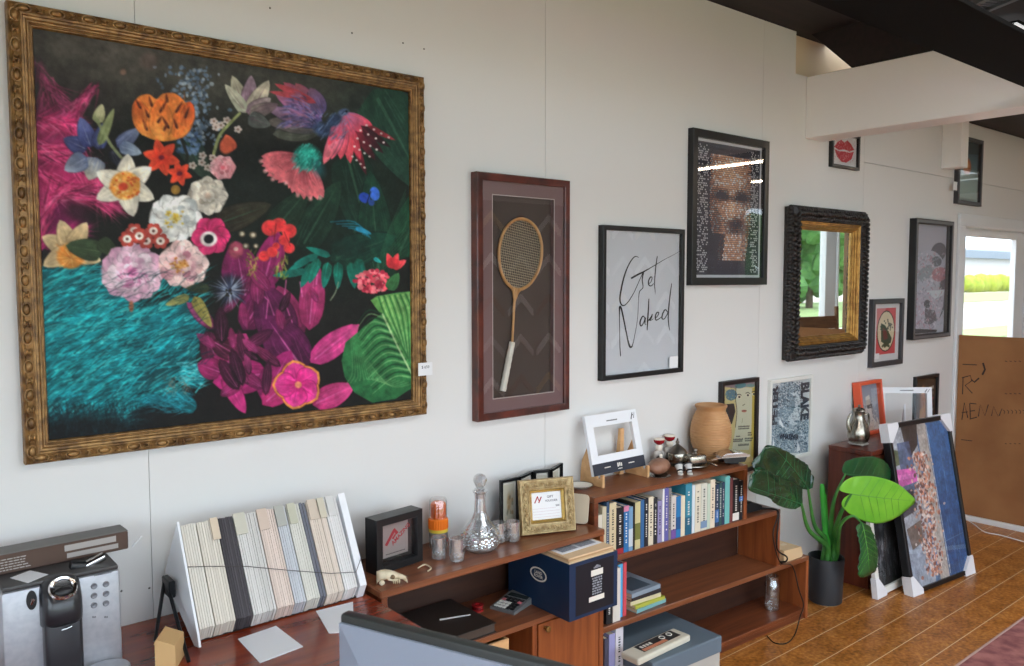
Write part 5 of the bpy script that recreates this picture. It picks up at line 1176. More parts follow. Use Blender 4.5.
for px4, lab in (([(238, 639), (276, 626), (303, 646.5), (260, 662.6)], 'white card sheet on the desk under the middle of the rack'), ([(316, 611), (353, 602), (354, 632), (329, 633)], 'white card sheet on the desk under the right end of the rack')):
    bm = BM(); A_ = [onZ(*p, .7168) for p in px4]; prism(bm, [(p[0], p[1]) for p in A_], lambda u, v, q: (u, v, q), .7155, .7175); tag(fin('card_sheet', bm, WB), lab, 'card', 'loose white cards under the rack')
# kraft carton lying against the stand
a, b_ = onZ(150, 666, .717), onZ(172, 664, .717)
t = thing('kraft_carton', 'small kraft cardboard box on the desk between coffee machine and rack', 'box', (.598, -.318, .7155), (0, 0, math.radians(-32)))
KR = mat('kraft_card', (206, 168, 116), .8)
bm = BM(); prism(bm, [(-.024, 0), (.024, 0), (.024, .062), (-.018, .078), (-.024, .066)], lambda u, v, q: (u, q, v), -.04, .04); fin('carton_body', bm, KR, t)
bm = BM(); prism(bm, [(-.0245, .0665), (-.018, .0788), (-.020, .080), (-.0265, .068)], lambda u, v, q: (u, q, v), -.04, .04); fin('flap', bm, KR, t)
# ------------------------------------------------------------------ coffee machine
SIL = mat('brushed_silver_plastic', (178, 180, 186), .36, metal=.45, noise=((168, 170, 178), 60, 2)); CHR = mat('chrome', (214, 214, 216), .12, metal=1.); MBL = mat('gloss_dark_plastic', (36, 37, 42), .28, coat=.3); DGR = mat('dark_grey_top', (62, 60, 60), .4)
CF = -.26
cx0, cx1, cz1 = .250, .503, .975
t = thing('coffee_machine', 'silver pod coffee machine with a black middle and six round buttons', 'coffee machine', ((cx0+cx1)/2, CF, .7155))
def KM(px, py, y=CF): p = onY(px, py, y); return Vector((p[0]-(cx0+cx1)/2, p[1]-CF, p[2]-.7155))
hw = (cx1-cx0)/2; hz = cz1-.7155
bm = BM(); box(bm, -hw, hw, 0, .20, .0, hz-.012, .008, 2); fin('body', bm, SIL, t, 30)
bm = BM(); box(bm, -hw+.003, hw-.003, .003, .197, hz-.0118, hz, .004, 2); fin('top_cover', bm, DGR, t, 30)
HY = -.045
a, b_ = KM(46.5, 650, CF+HY), KM(85, 650, CF+HY); mx_ = (a.x+b_.x)/2; rw = (b_.x-a.x)/2
zl = KM(66, 626, CF+HY).z; zt2 = KM(66, 577, CF+HY*.3).z
bm = BM(); box(bm, mx_-rw, mx_+rw, HY+.006, .012, .012, zl+.03, .010, 3); fin('front_column', bm, MBL, t, 40)
bm = BM()
prof = [(HY+.004, zl), (HY-.008, zl+.012), (HY-.012, zl+(zt2-zl)*.35), (HY-.006, zl+(zt2-zl)*.62), (HY+.016, zl+(zt2-zl)*.86), (-.012, zt2), (.012, zt2+.002), (.012, zl)]
N_ = 17; rows = []
for k in range(N_):
    s = -1+2*k/(N_-1); f = math.sqrt(max(0, 1-abs(s)**3.0)); xx = mx_+s*(rw+.004)
    rows.append([bm.verts.new((xx, .012+(y-.012)*(.45+.55*f), zl+(z-zl)*(.78+.22*f))) for y, z in prof])
for A_, B_ in zip(rows, rows[1:]):
    for k in range(len(prof)): k2 = (k+1) % len(prof); bm.faces.new((A_[k], A_[k2], B_[k2], B_[k]))
bm.faces.new(rows[0]); bm.faces.new(rows[-1][::-1]); hd = fin('brew_head', bm, MBL, t, 50)
lidc = Vector((mx_, HY+.012, zl+(zt2-zl)*.80)); bm = BM()
lathe(bm, [(.0, .000), (.024, .000), (.029, .004), (.031, .008), (.028, .012), (.023, .010), (.021, .006), (.0, .005)], 26, sx=1.0, sy=.95)
mx4 = Matrix.Translation(lidc) @ Matrix.Rotation(math.radians(50), 4, 'X'); [setattr(v, 'co', mx4 @ v.co) for v in bm.verts]; fin('chrome_lid', bm, CHR, hd, 40)
bm = BM(); ellip(bm, (0, 0, .007), (.019, .010, .004), 14, 6); [setattr(v, 'co', mx4 @ (v.co+Vector((0, -.008, .003)))) for v in bm.verts]; fin('pod_slot', bm, BLACKF, hd, 60)
p = KM(67, 629, CF+HY); bm = BM(); tube(bm, [(p.x-.011, HY+.001, p.z), (p.x, HY, p.z+.001), (p.x+.011, HY+.001, p.z+.003)], .0018, 6); fin('spout_trim', bm, CHR, t, 60)
p0, p1 = KM(85, 566, CF+.05), KM(104, 556, CF+.05); bm = BM(); tube(bm, [p0, p1], .011, 16); lv = fin('lever', bm, CHR, t, 40)
pb = KM(70, 566, CF+.05); bm = BM(); tube(bm, [pb, p0], .013, 12); fin('lever_joint', bm, BLACKF, lv, 40)
p = KM(31.5, 600); bm = BM(); lathe(bm, [(0, 0), (.011, 0), (.011, .0025), (0, .003)], 22, sy=2.1); [setattr(v, 'co', Vector((p.x+v.co.x, -v.co.z, p.z+v.co.y))) for v in bm.verts]; ov = fin('switch_plate', bm, BLACKF, t, 30)
bm = BM(); tube(bm, [(p.x, -.003, p.z-.008), (p.x+.002, -.009, p.z+.002)], .0045, 10); fin('switch', bm, CHR, ov, 40)
for j, py in enumerate((586, 595.5, 605)):
    for (px, dy) in ((94, 0), (106, -2)):
        p = KM(px, py+dy); bm = BM(); lathe(bm, [(0, 0), (.0075, 0), (.0075, .0015), (.006, .0022), (.0045, .0014), (0, .0014)], 18); [setattr(v, 'co', Vector((p.x+v.co.x, -v.co.z, p.z+v.co.y))) for v in bm.verts]; fin('button', bm, mat('grey_button', (120, 122, 128), .35, metal=.4), t, 30)
bm = BM()
for px in (94, 106):
    for k in range(2): p = KM(px+(k-.5)*2, 617); box(bm, p.x-.001, p.x+.001, -.0008, 0, p.z-.002, p.z+.002)
p = KM(103, 574); 
for k in range(9): box(bm, p.x-.02+k*.0045, p.x-.0168+k*.0045, -.0008, 0, p.z-.001, p.z+.001)
fin('printed_marks', bm, DGR, t)
bm = BM(); box(bm, -.07, .055, -.10, -.001, .0, .022, .006, 2); tr_ = fin('drip_tray', bm, MBL, t, 30)
bm = BM(); box(bm, -.066, .050, -.097, -.003, .0222, .026, .002)
for k in range(8): box(bm, -.030+k*.009, -.026+k*.009, -.09, -.06, .0262, .028)
fin('tray_grid', bm, SIL, tr_)
pr = KM(108, 650, CF-.03); bm = BM(); lathe(bm, [(0, 0), (.05, 0), (.052, .012), (.052, .026), (.049, .030), (0, .030)], 28, c=(.078, -.048, 0), sy=.9); fin('cup_plate', bm, SIL, t, 40)
p0 = onZ(10, 577, .9757); bm = BM(); A_ = [onZ(*p, .976) for p in ((10, 578), (30, 570.5), (48, 574.5), (28, 583))]
prism(bm, [(p[0], p[1]) for p in A_], lambda u, v, q: (u, v, q), .9757, .9765); tag(fin('paper_slip', bm, PAPER), 'white paper slip on top of the coffee machine', 'paper')
# long brown printed box on the machine
y_ = -.155; a, b_ = onY(-8, 576, y_), onY(129.5, 549.5, y_); tp = onY(129, 532, y_)
L_ = .47; t = thing('long_flat_box', 'long brown printed box with grey top lying on the coffee machine', 'box', (b_[0]-L_/2, y_, .9755), (0, 0, math.radians(2)))
H_ = .047
bm = BM(); box(bm, -L_/2, L_/2, 0, .07, 0, H_, .002); bxo = fin('box_body', bm, mat('brown_print_card', (82, 62, 52), .55), t)
bm = BM(); box(bm, -L_/2, L_/2, .001, .07, H_+.0002, H_+.0015); fin('grey_lid', bm, mat('grey_card', (112, 110, 108), .6), t)
bm = BM()
for (x0_, x1_, z0_, z1_) in ((.085, .205, .026, .041), (.09, .21, .008, .020)): box(bm, x0_, x1_, -.0007, 0, z0_, z1_)
fin('label', bm, mat('pale_grey_label', (166, 160, 156), .6), t)
bm = BM(); R_ = random.Random(4)
for r0 in range(5):
    x = -.16
    while x < .0:
        l = R_.uniform(.004, .012)
        if not (-.085 < x < -.075): box(bm, x, x+l, -.0007, 0, .008+r0*.0065, .0105+r0*.0065)
        x += l+.002
fin('printed_text', bm, mat('pale_grey_label'), t)
bm = BM()
for (x, z, r0) in ((-.068, .030, .009), (-.195, .02, .008), (-.1, .012, .006)): lathe(bm, [(0, 0), (r0, 0), (r0, .0007), (0, .0007)], 18, c=(0, 0, 0)); [setattr(v, 'co', Vector((x+v.co.x, -v.co.z-.0002, z+v.co.y))) for v in list(bm.verts)[-(18*2+2):]]
fin('round_mark', bm, INKL, t)
p0, p1 = onY(132, 547, -.09), onY(142, 536, -.09); bm = BM(); tube(bm, [p0, p1], .0028, 8)
bm2 = bm; o = tag(fin('paper_straw', bm2, PAPER, None, 60), 'white paper straw poking out past the end of the long brown box', 'straw')
# ------------------------------------------------------------------ monitor seen from behind
t = thing('monitor', 'grey backed computer monitor, blurred close to the camera at bottom', 'monitor', (0, 0, 0))
A3, B3 = onZ(344, 611, 1.10), onZ(560, 664.5, 1.10); e = Vector(B3-A3); e.z = 0; e.normalize(); W3 = .54; nrm = Vector((e.y, -e.x, 0))
if nrm.dot(Vector(CAM)-Vector(A3)) < 0: nrm = -nrm
cen = Vector(A3)+e*W3/2; t.location = (cen.x, cen.y, .7155); t.rotation_euler = (0, 0, math.atan2(e.y, e.x))
sgn = 1 if (Matrix.Rotation(t.rotation_euler.z, 3, 'Z') @ Vector((0, 1, 0))).dot(nrm) > 0 else -1
MH = 1.10-.7155
bm = BM(); box(bm, -W3/2, W3/2, -.012, .012, .06, MH, .006, 2); 
if sgn < 0: [setattr(v, 'co', Vector((v.co.x, -v.co.y, v.co.z))) for v in bm.verts]
fin('screen_bezel', bm, mat('charcoal_bezel', (52, 55, 54), .45), t, 40)
bm = BM()
o_ = [(-W3/2+.004, .064), (W3/2-.004, .064), (W3/2-.004, MH-.014), (-W3/2+.004, MH-.014)]; i_ = [(-W3/2+.12, .12), (W3/2-.12, .12), (W3/2-.12, MH-.15), (-W3/2+.12, MH-.15)]
V0 = [bm.verts.new((x, .0125*sgn, z)) for x, z in o_]; V1 = [bm.verts.new((x, .018*sgn, z)) for x, z in o_]; V2 = [bm.verts.new((x, .042*sgn, z)) for x, z in i_]
for k in range(4): k2 = (k+1) % 4; bm.faces.new((V0[k], V0[k2], V1[k2], V1[k])); bm.faces.new((V1[k], V1[k2], V2[k2], V2[k]))
bm.faces.new(V2); bm.faces.new(V0[::-1]); fin('back_shell', bm, mat('blue_grey_plastic', (146, 156, 174), .4), t)
bm = BM(); box(bm, -.05, .05, -.03, .03, .008, .07); fin('stand_neck', bm, mat('charcoal_bezel'), t)
bm = BM(); box(bm, -.13, .13, -.09, .09, 0, .0082, .003); fin('stand_base', bm, mat('charcoal_bezel'), t)
# ------------------------------------------------------------------ things on the low unit
UZ = .7375
def facing(px_l, px_r, z):
    a, b = Vector(onZ(*px_l, z)), Vector(onZ(*px_r, z)); m = (a+b)/2
    return m, (b-a).length, math.atan2(b.y-a.y, b.x-a.x)
def P_(x, z, y=0.): return (x, y, z)
# black box frame with the red logo card
m, w, rz = facing((377, 576), (422.8, 560.6), UZ); h = .178; d = .058
t = thing('shadow_box_frame', 'deep black box frame with a red logo card beside the mat board rack', 'box frame', m, (0, 0, rz))
bm = BM(); moulding(bm, w, h, [(0, -d), (0, 0), (.0015, .0015), (.022, .0015), (.0235, 0), (.026, -.022), (.026, -.05)]); fin('frame', bm, BLACKF, t, 40)
bm = BM(); box(bm, -w/2+.002, w/2-.002, d-.006, d, .002, h-.002); fin('backing', bm, BLACKM, t)
bm = BM(); box(bm, -w/2+.024, w/2-.024, .026, .028, .024, h-.024); fin('mount', bm, BLACKM, t)
bm = BM(); box(bm, -.052, .052, .0235, .0258, .038, .148); cd_ = fin('logo_card', bm, mat('grey_beige_card', (150, 140, 138), .7), t)
RD = mat('logo_red', (160, 34, 48), .6)
def poly_flat(bm, pts, y): bm.faces.new([bm.verts.new((x, y, z)) for x, z in pts])
bm = BM(); poly_flat(bm, [(-.045, .082), (-.012, .124), (-.004, .115), (-.036, .076)], .0232); poly_flat(bm, [(-.012, .124), (-.004, .130), (.012, .112), (.004, .106), (-.006, .116)], .0232); poly_flat(bm, [(-.016, .098), (-.002, .112), (.002, .106), (-.010, .093)], .0231)
fin('logo', bm, RD, cd_)
bm = text_bm('AMAZING', .020, bold=.0004); c_, s_ = math.cos(.62), math.sin(.62)
for v in bm.verts: x, y = v.co.x, v.co.y; v.co = Vector((.022+x*c_-y*s_, .0230-v.co.z, .104+x*s_+y*c_))
fin('lettering', bm, RD, cd_)
bm = BM()
for k in range(14): box(bm, -.04+k*.0057, -.0362+k*.0057, .0231, .0236, .047, .050)
fin('small_print', bm, mat('title_ink_dark'), cd_)
bm = BM(); poly_flat(bm, [(-w/2+.024, .024), (w/2-.024, .024), (w/2-.024, h-.024), (-w/2+.024, h-.024)], .012); fin('pane', bm, PANE, t)
# animal skull
p = onZ(395, 584, UZ); t = thing('animal_skull', 'small pale animal skull in front of the black box frame', 'skull', (p[0]-.005, p[1]+.012, UZ), (0, 0, math.radians(-28)))
BONE = mat('bone', (222, 210, 182), .6, noise=((196, 180, 148), 40, 4))
bm = BM(); prof = [(-.046, .020, .004, .022), (-.043, .024, .013, .018), (-.034, .028, .018, .0165), (-.02, .030, .019, .0155), (-.004, .028, .017, .014), (.010, .025, .014, .012), (.022, .022, .010, .009), (.034, .018, .0075, .0075), (.042, .015, .006, .006), (.046, .013, .003, .003)]
rings = []
for (x, zc, ry, rzz) in prof: rings.append([bm.verts.new((x, ry*math.cos(q), zc+rzz*math.sin(q))) for q in [6.283*k/14 for k in range(14)]])
for A_, B_ in zip(rings, rings[1:]):
    for k in range(14): bm.faces.new((A_[k], A_[(k+1) % 14], B_[(k+1) % 14], B_[k]))
bm.faces.new(rings[0][::-1]); bm.faces.new(rings[-1])
for s in (-1, 1):
    tube(bm, [(-.012, s*.017, .020), (.004, s*.021, .017), (.018, s*.015, .016)], .003, 6)
    ellip(bm, (-.03, s*.013, .008), (.009, .006, .008), 8, 6)
    tube(bm, [(.038, s*.004, .011), (.047, s*.004, .005), (.048, s*.004, .0)], [.003, .0026, .0012], 6)
    for k in range(4): ellip(bm, (.006+k*.006, s*.009, .009), (.0027, .0024, .009), 6, 5)
sk = fin('cranium', bm, BONE, t, 60)
bm = BM()
bm.free()
for s in (-1, 1): bm = BM(); ellip(bm, (.002, s*.0135, .025), (.0085, .0055, .0075), 10, 7); fin('eye_socket', bm, mat('socket_bone', (120, 102, 78), .9), t, 60)
bm = BM(); ellip(bm, (.045, 0, .017), (.003, .0035, .004), 8, 6); fin('nose_opening', bm, mat('socket_bone'), t, 60)
p0, p1, p2 = onZ(418, 568, UZ+.004), onZ(425, 564.5, UZ+.006), onZ(431, 568, UZ+.004)
bm = BM(); tube(bm, spline([p0, p1, p2, onZ(428, 571, UZ+.003)], 5), .0026, 7); tag(fin('jaw_bone', bm, BONE, None, 60), 'thin curved jaw bone lying right of the skull', 'bone')
# orange capped canister
p = onZ(438.5, 547, UZ); t = thing('canister', 'orange and grey canister with a clear cap behind the glass decanter', 'canister', (p[0], p[1]+.0, UZ))
ORG = mat('orange_plastic', (238, 122, 30), .4)
bm = BM(); lathe(bm, [(0, 0), (.031, 0), (.033, .003), (.033, .067), (0, .067)], 28); lb_ = fin('can', bm, mat('canister_label', (92, 94, 98), .4, noise=((150, 148, 144), 30, 2)), t, 40)
bm = BM(); 
for k in range(6): q0, q1 = -2.3+k*.35, -2.3+k*.35+.2; prism(bm, [(.0333*math.cos(q0), .0333*math.sin(q0)), (.0336*math.cos((q0+q1)/2), .0336*math.sin((q0+q1)/2)), (.0333*math.cos(q1), .0333*math.sin(q1)), (.032*math.cos(q1), .032*math.sin(q1)), (.032*math.cos(q0), .032*math.sin(q0))], lambda u, v, q: (u, v, q), .012+.012*(k % 2), .030+.012*(k % 2))
fin('label_panel', bm, mat('label_red', (176, 66, 60), .5), lb_)
bm = BM(); lathe(bm, [(.0332, .058), (.0342, .058), (.0342, .069), (.0332, .069)], 28, caps=False); fin('yellow_band', bm, mat('yellow_band', (226, 196, 70), .4), t, 40)
bm = BM(); 
for k in range(36): q = 6.283*k/36; tube(bm, [(.033*math.cos(q), .033*math.sin(q), .070), (.033*math.cos(q), .033*math.sin(q), .102)], .0022, 5)
lathe(bm, [(0, .069), (.0335, .069), (.0335, .103), (.029, .107), (0, .107)], 36); fin('collar', bm, ORG, t, 40)
bm = BM(); lathe(bm, [(0, .107), (.025, .107), (.025, .158), (.022, .161), (0, .161)], 24)
for k in range(12): q = 6.283*k/12; tube(bm, [(.0255*math.cos(q), .0255*math.sin(q), .112), (.0255*math.cos(q), .0255*math.sin(q), .155)], .002, 5)
fin('inner_cap', bm, mat('orange_plastic_deep', (226, 104, 40), .45), t, 40)
bm = BM(); lathe(bm, [(.031, .104), (.031, .168), (.027, .176), (0, .177)], 28, caps=False); fin('clear_cap', bm, pane_mat('thin_clear_glass', 2.2, (.97, .98, .98), .05), t, 40)
# cut glass
def crystal_mat():
    m = pane_mat('cut_crystal', 4.2, (.965, .972, .98), .03); nt = m.node_tree
    out = [n for n in nt.nodes if n.type == 'OUTPUT_MATERIAL'][0]; prev = out.inputs['Surface'].links[0].from_socket
    d = nt.nodes.new('ShaderNodeBsdfDiffuse'); d.inputs['Color'].default_value = (.9, .92, .94, 1); mx = nt.nodes.new('ShaderNodeMixShader'); mx.inputs['Fac'].default_value = .08
    nt.links.new(prev, mx.inputs[1]); nt.links.new(d.outputs[0], mx.inputs[2]); nt.links.new(mx.outputs[0], out.inputs['Surface']); return m
CRY = crystal_mat()
def cut_lathe(bm, prof, z0, z1, amp, n=18, seg=72, inner=None, sub=5):
    """lathe whose wall between z0 and z1 carries a diamond cut"""
    P = []
    for (r0, a), (r1, b) in zip(prof, prof[1:]):
        for k in range(sub): f = k/sub; P.append((r0+(r1-r0)*f, a+(b-a)*f))
    P.append(prof[-1]); rings = []
    for r, z in P:
        ring = []
        for k in range(seg):
            q = 6.283185*k/seg; f = 1
            if z0 <= z <= z1:
                ph = (z-z0)*n/(.10); f = 1+amp*(abs(math.sin((q*n/2+ph*1.6)))+abs(math.sin((q*n/2-ph*1.6)))-1)
            ring.append(bm.verts.new((r*f*math.cos(q), r*f*math.sin(q), z)))
        rings.append(ring)
    for A_, B_ in zip(rings, rings[1:]):
        for k in range(seg): bm.faces.new((A_[k], A_[(k+1) % seg], B_[(k+1) % seg], B_[k]))
    return rings
p = onZ(482, 550.5, UZ); t = thing('decanter', 'cut glass decanter with a round stopper on the low shelf unit', 'decanter', (p[0], p[1]+.01, UZ))
bm = BM(); r_ = cut_lathe(bm, [(.044, 0), (.062, .016), (.070, .040), (.066, .062), (.048, .088), (.030, .112), (.0215, .135), (.0185, .185), (.021, .2), (.026, .206), (.026, .210)], .008, .088, .055)
i_ = cut_lathe(bm, [(.021, .2095), (.0145, .195), (.0145, .140), (.024, .112), (.042, .086), (.058, .060), (.060, .040), (.052, .020), (.03, .012)], 9, 9, 0)
for k in range(72): bm.faces.new((r_[-1][k], r_[-1][(k+1) % 72], i_[0][(k+1) % 72], i_[0][k]))
bm.faces.new(r_[0][::-1]); bm.faces.new(i_[-1]); fin('body', bm, CRY, t, 12)
bm = BM(); lathe(bm, [(0, .196), (.012, .196), (.0135, .211), (.020, .216), (.013, .221), (.018, .229), (.0235, .243), (.0235, .252), (.017, .264), (.008, .269), (0, .269)], 10); fin('stopper', bm, CRY, t, 8)
GGL = [((442, 560), .0, 'cut glass tumbler nearest the black box frame, left of the decanter'), ((460, 562.5), .006, 'cut glass tumbler with a dark sticker just left of the decanter'), ((502, 543.5), .0, 'cut glass tumbler with a dark sticker just right of the decanter'), ((516, 542.5), .0, 'cut glass tumbler nearest the small gold frame')]
for k, (q, dz, lab) in enumerate(GGL):
    p = onZ(*q, UZ); t = thing('tumbler', lab, 'glass', (p[0], p[1]+.018, UZ), (0, 0, .4*k), 'cut glass tumblers')
    bm = BM(); H_ = .074+dz; r_ = cut_lathe(bm, [(.018, 0), (.0235, .005), (.0255, .018), (.0255, .036), (.0262, H_)], .006, .034, .04, 14, 56)
    i_ = cut_lathe(bm, [(.0245, H_), (.0236, .036), (.0225, .02), (.015, .012)], 9, 9, 0, 14, 56)
    for j in range(56): bm.faces.new((r_[-1][j], r_[-1][(j+1) % 56], i_[0][(j+1) % 56], i_[0][j]))
    bm.faces.new(r_[0][::-1]); bm.faces.new(i_[-1]); fin('bowl', bm, CRY, t, 14)
    if k in (1, 2):
        a_ = -1.15-.4*k; bm = BM(); lathe(bm, [(0, 0), (.0055, 0), (.0055, .0005), (0, .0005)], 12); mx = Matrix.Translation((.0268*math.cos(a_), .0268*math.sin(a_), .040)) @ Matrix.Rotation(a_, 4, 'Z') @ Matrix.Rotation(math.pi/2, 4, 'Y')
        for v in bm.verts: v.co = mx @ v.co
        fin('sticker', bm, mat('dark_sticker', (66, 52, 50), .5), t)
# small gold frame with the voucher
m, w, rz = facing((522, 537.5), (576.6, 531.4), UZ); h = .20
t = thing('gold_voucher_frame', 'small ornate pale gold frame holding a white voucher card', 'picture frame', m+Vector((0, 0, .0045)), (math.radians(-9), 0, rz))
GP = mat('pale_gold_leaf', (186, 164, 120), .38, metal=.35, noise=((150, 124, 82), 50, 3)); GD = mat('gold_recess', (120, 92, 56), .5); GSL = mat('bright_gold_slip', (214, 180, 104), .25, metal=.7)
bm = BM(); moulding(bm, w, h, [(0, -.022), (0, -.004), (.003, 0), (.007, 0), (.009, -.003), (.032, -.003), (.034, .001), (.038, 0), (.040, -.006), (.040, -.014)]); fr_ = fin('frame', bm, GP, t, 40)
bm = BM()
for i, (x, z, v) in enumerate(along(w, h, .0205, 9, 8)):
    s = 1 if (i//2) % 2 else -1
    for (dx, dz, rx, rzz) in ((0, 0, .0062, .0075), (.0075*s, .004, .004, .004), (-.0075*s, -.004, .004, .004)): 
        if v: dx, dz = dz, dx
        ellip(bm, (x+dx, -.0005, z+dz), (rx, .0045, rzz), 9, 6)
    c0 = [(x+(.0085*math.cos(q) if not v else .0095*math.sin(q)), -.003, z+(.0095*math.sin(q) if not v else .0085*math.cos(q))) for q in [s*(0.4+4.6*j/10) for j in range(11)]]; tube(bm, c0, [.0022-.0001*j for j in range(11)], 5)
fin('scroll_carving', bm, GP, fr_, 60)
bm = BM(); i0 = .040; moulding(bm, w-2*i0, h-2*i0, [(0, -.006), (.001, -.004), (.010, -.013), (.010, -.018)])
for v in bm.verts: v.co.z += i0
fin('gold_slip', bm, GSL, t, 30)
bm = BM(); box(bm, -w/2+.01, w/2-.01, .019, .022, .01, h-.01); fin('backing', bm, BLACKM, t)
bm = BM(); box(bm, -w/2+.048, w/2-.048, .0165, .0185, .048, h-.048); vc = fin('voucher_card', bm, PAPER, t)
cw, ch = w-.096, h-.096
bm = BM(); q = .0163
for k in range(2):
    o0 = k*.016; poly_flat(bm, [(-cw*.40+o0, .048+ch*.62), (-cw*.40+.012+o0, .048+ch*.84), (-cw*.40+.0155+o0, .048+ch*.81), (-cw*.40+.004+o0, .048+ch*.60)], q)
poly_flat(bm, [(-cw*.40+.012, .048+ch*.84), (-cw*.40+.0155, .048+ch*.86), (-cw*.40+.021, .048+ch*.70), (-cw*.40+.018, .048+ch*.68)], q); fin('logo', bm, RD, vc)
for s, sz, x, z, al in (('GIFT', .0125, .016, .048+ch*.80, 'CENTER'), ('VOUCHER', .0105, .020, .048+ch*.66, 'CENTER'), ('$20', .010, .044, .048+ch*.47, 'CENTER')):
    bm = text_bm(s, sz, al, .0002)
    for v in bm.verts: v.co = Vector((x+v.co.x, q-.0001-v.co.z*.3, z+v.co.y))
    fin('lettering', bm, mat('grey_ink', (90, 88, 100), .6), vc)
bm = BM()
for k in range(4): z = .048+ch*(.40-.10*k); box(bm, -cw*.44, cw*(.30 if k == 0 else .42), q-.0002, q, z, z+.0008)
fin('rule_lines', bm, mat('pink_rule', (190, 160, 170), .6), vc)
bm = BM(); prism(bm, [(-.03, .022), (.03, .022), (.03, .06), (-.03, .024)], lambda u, v, a: (u, v, a), .002, .004)
fin('strut', bm, BLACKM, t)
# folding accordion frame behind it
t = thing('folding_frame', 'black folding photo frame standing zigzag behind the small gold frame', 'photo frame', (1.99, -.05, UZ))
pts = [(onY(500, 480, -.085)[0], -.085), (onY(519, 477, -.085)[0], -.085), (onY(533, 471, -.045)[0], -.045), (onY(551, 470, -.070)[0], -.070), (onY(561.5, 464, -.018)[0], -.018)]
hs = []
for (px, py), (x, y) in zip(((500, 479.5), (518, 476.5), (533, 471.2), (551, 468.8), (561, 463.5)), pts): hs.append(onY(px, py, y)[2]-UZ)
H_ = sum(hs)/len(hs)
for k in range(4):
    a, b_ = Vector((*pts[k], 0)), Vector((*pts[k+1], 0)); d_ = b_-a; L_ = d_.length-.002; an = math.atan2(d_.y, d_.x)
    mx = Matrix.Translation(Vector(((a.x+b_.x)/2-1.99, (a.y+b_.y)/2+.05, 0))) @ Matrix.Rotation(an, 4, 'Z')
    bm = BM(); fw = min(.012, L_*.16); moulding(bm, L_, H_, [(0, .007), (0, -.006), (.001, -.007), (fw-.001, -.007), (fw, -.006), (fw, .003)]); 
    box(bm, -L_/2+fw*.5, L_/2-fw*.5, .004, .0065, fw*.5, H_-fw*.5)
    for v in bm.verts: v.co = mx @ v.co
    f_ = fin('panel', bm, BLACKF, t, 40)
    A = Art(24, 60, '#cfcdc4'); R_ = random.Random(k)
    A.poly([(3, 4), (21, 4), (21, 56), (3, 56)], '#b9b6a6', raw=True); A.ell(.5, .45, .22, .26, '#a58a62', alpha=.8, soft=.6)
    for q in range(14): A.ell(.5+R_.uniform(-.25, .25), .5+R_.uniform(-.3, .3), .07, .05, R_.choice(['#8a6a44', '#c8b89a', '#6a6a58']), alpha=.6)
    o = A.build('photo', -L_/2+fw, L_/2-fw, fw, H_-fw, .0035, PRINT, t); o.matrix_local = mx
# cream rounded stand plates leaning at the bookcase end
CRM = mat('cream_plastic_card', (206, 192, 168), .5)
def round_rect(w, h, r, n=5):
    out = []
    for cx, cz, a0 in ((w/2-r, h-r, 0), (-w/2+r, h-r, 90), (-w/2+r, r, 180), (w/2-r, r, 270)):
        for k in range(n+1): q = math.radians(a0+90*k/n); out.append((cx+r*math.cos(q), cz+r*math.sin(q)))
    return out
for k, (x, y, rzd, w_, h_, lab) in enumerate(((2.150, -.185, 62, .085, .112, 'cream rounded plaque leaning against the bookcase end'), (2.128, -.12, 66, .08, .125, 'cream plaque with square top standing behind the gold frame corner'))):
    bm = BM(); prism(bm, round_rect(w_, h_, .016 if k == 0 else .004), lambda u, v, a: (u, a, v), -.004, .004)
    o = fin('plaque', bm, CRM); o.location = (x, y, UZ+.002); o.rotation_euler = (math.radians(-14), 0, -math.radians(rzd)); tag(o, lab, 'plaque')
# ------------------------------------------------------------------ things on top of the bookcase
HZ = .8405
p = onZ(580, 487, HZ); t = thing('plate', 'white plate with a dark rim lying behind the small gold frame', 'plate', (p[0]-.005, -.085, HZ))
bm = BM(); lathe(bm, [(0, 0), (.03, 0), (.034, .003), (.052, .010), (.0535, .0115), (.051, .0115), (.034, .0055), (0, .004)], 32); fin('dish', bm, mat('white_china', (232, 230, 222), .25), t, 50)
bm = BM(); lathe(bm, [(.0505, .0116), (.0538, .0116), (.0538, .0128), (.0505, .0128)], 32, caps=False); fin('rim', bm, mat('dark_rim', (74, 66, 54), .4), t, 50)
# white display box on wooden easel
x0, x1 = onY(592.4, 474.4, -.105)[0], onY(643.5, 459, -.105)[0]; w = x1-x0; zb = onY(592.4, 474, -.105)[2]; h = .245
t = thing('display_easel', 'pale wooden easel holding the white window box on the bookcase', 'easel', ((x0+x1)/2, -.105, HZ))
PINE = mat('pale_pine', (222, 178, 128), .55, wood=((202, 154, 104), (4, 30, 30), .3))
for s, off in ((-1, -w*.44), (1, w*.44)):
    bm = BM(); prism(bm, [(-.045, 0), (.085, 0), (.075, .09), (.045, .15), (.02, .15), (-.012, .032), (-.03, .032), (-.034, .05), (-.045, .05)], lambda u, v, a: (a, u, v), off-.006, off+.006); fin('foot', bm, PINE, t)
bm = BM(); box(bm, -w*.44, w*.44, .05, .058, .03, .055); fin('crossbar', bm, PINE, t)
bm = BM(); prism(bm, [(.03, .002), (.065, .002), (.042, .20), (.03, .20)], lambda u, v, a: (a, u+.03, v), w*.24, w*.31); fin('back_board', bm, PINE, t)
t = thing('window_box', 'white window box with dark lower label resting on the wooden easel', 'box', ((x0+x1)/2, -.116, HZ+.042), (math.radians(-14), 0, 0))
bm = BM(); fr0 = [(0, .018), (0, 0), (.001, -.001)]
def holed(bm, w, h, l, r, b, tp, y0, y1):
    box(bm, -w/2, -w/2+l, y0, y1, 0, h); box(bm, w/2-r, w/2, y0, y1, 0, h); box(bm, -w/2+l, w/2-r, y0, y1, 0, b); box(bm, -w/2+l, w/2-r, y0, y1, h-tp, h)
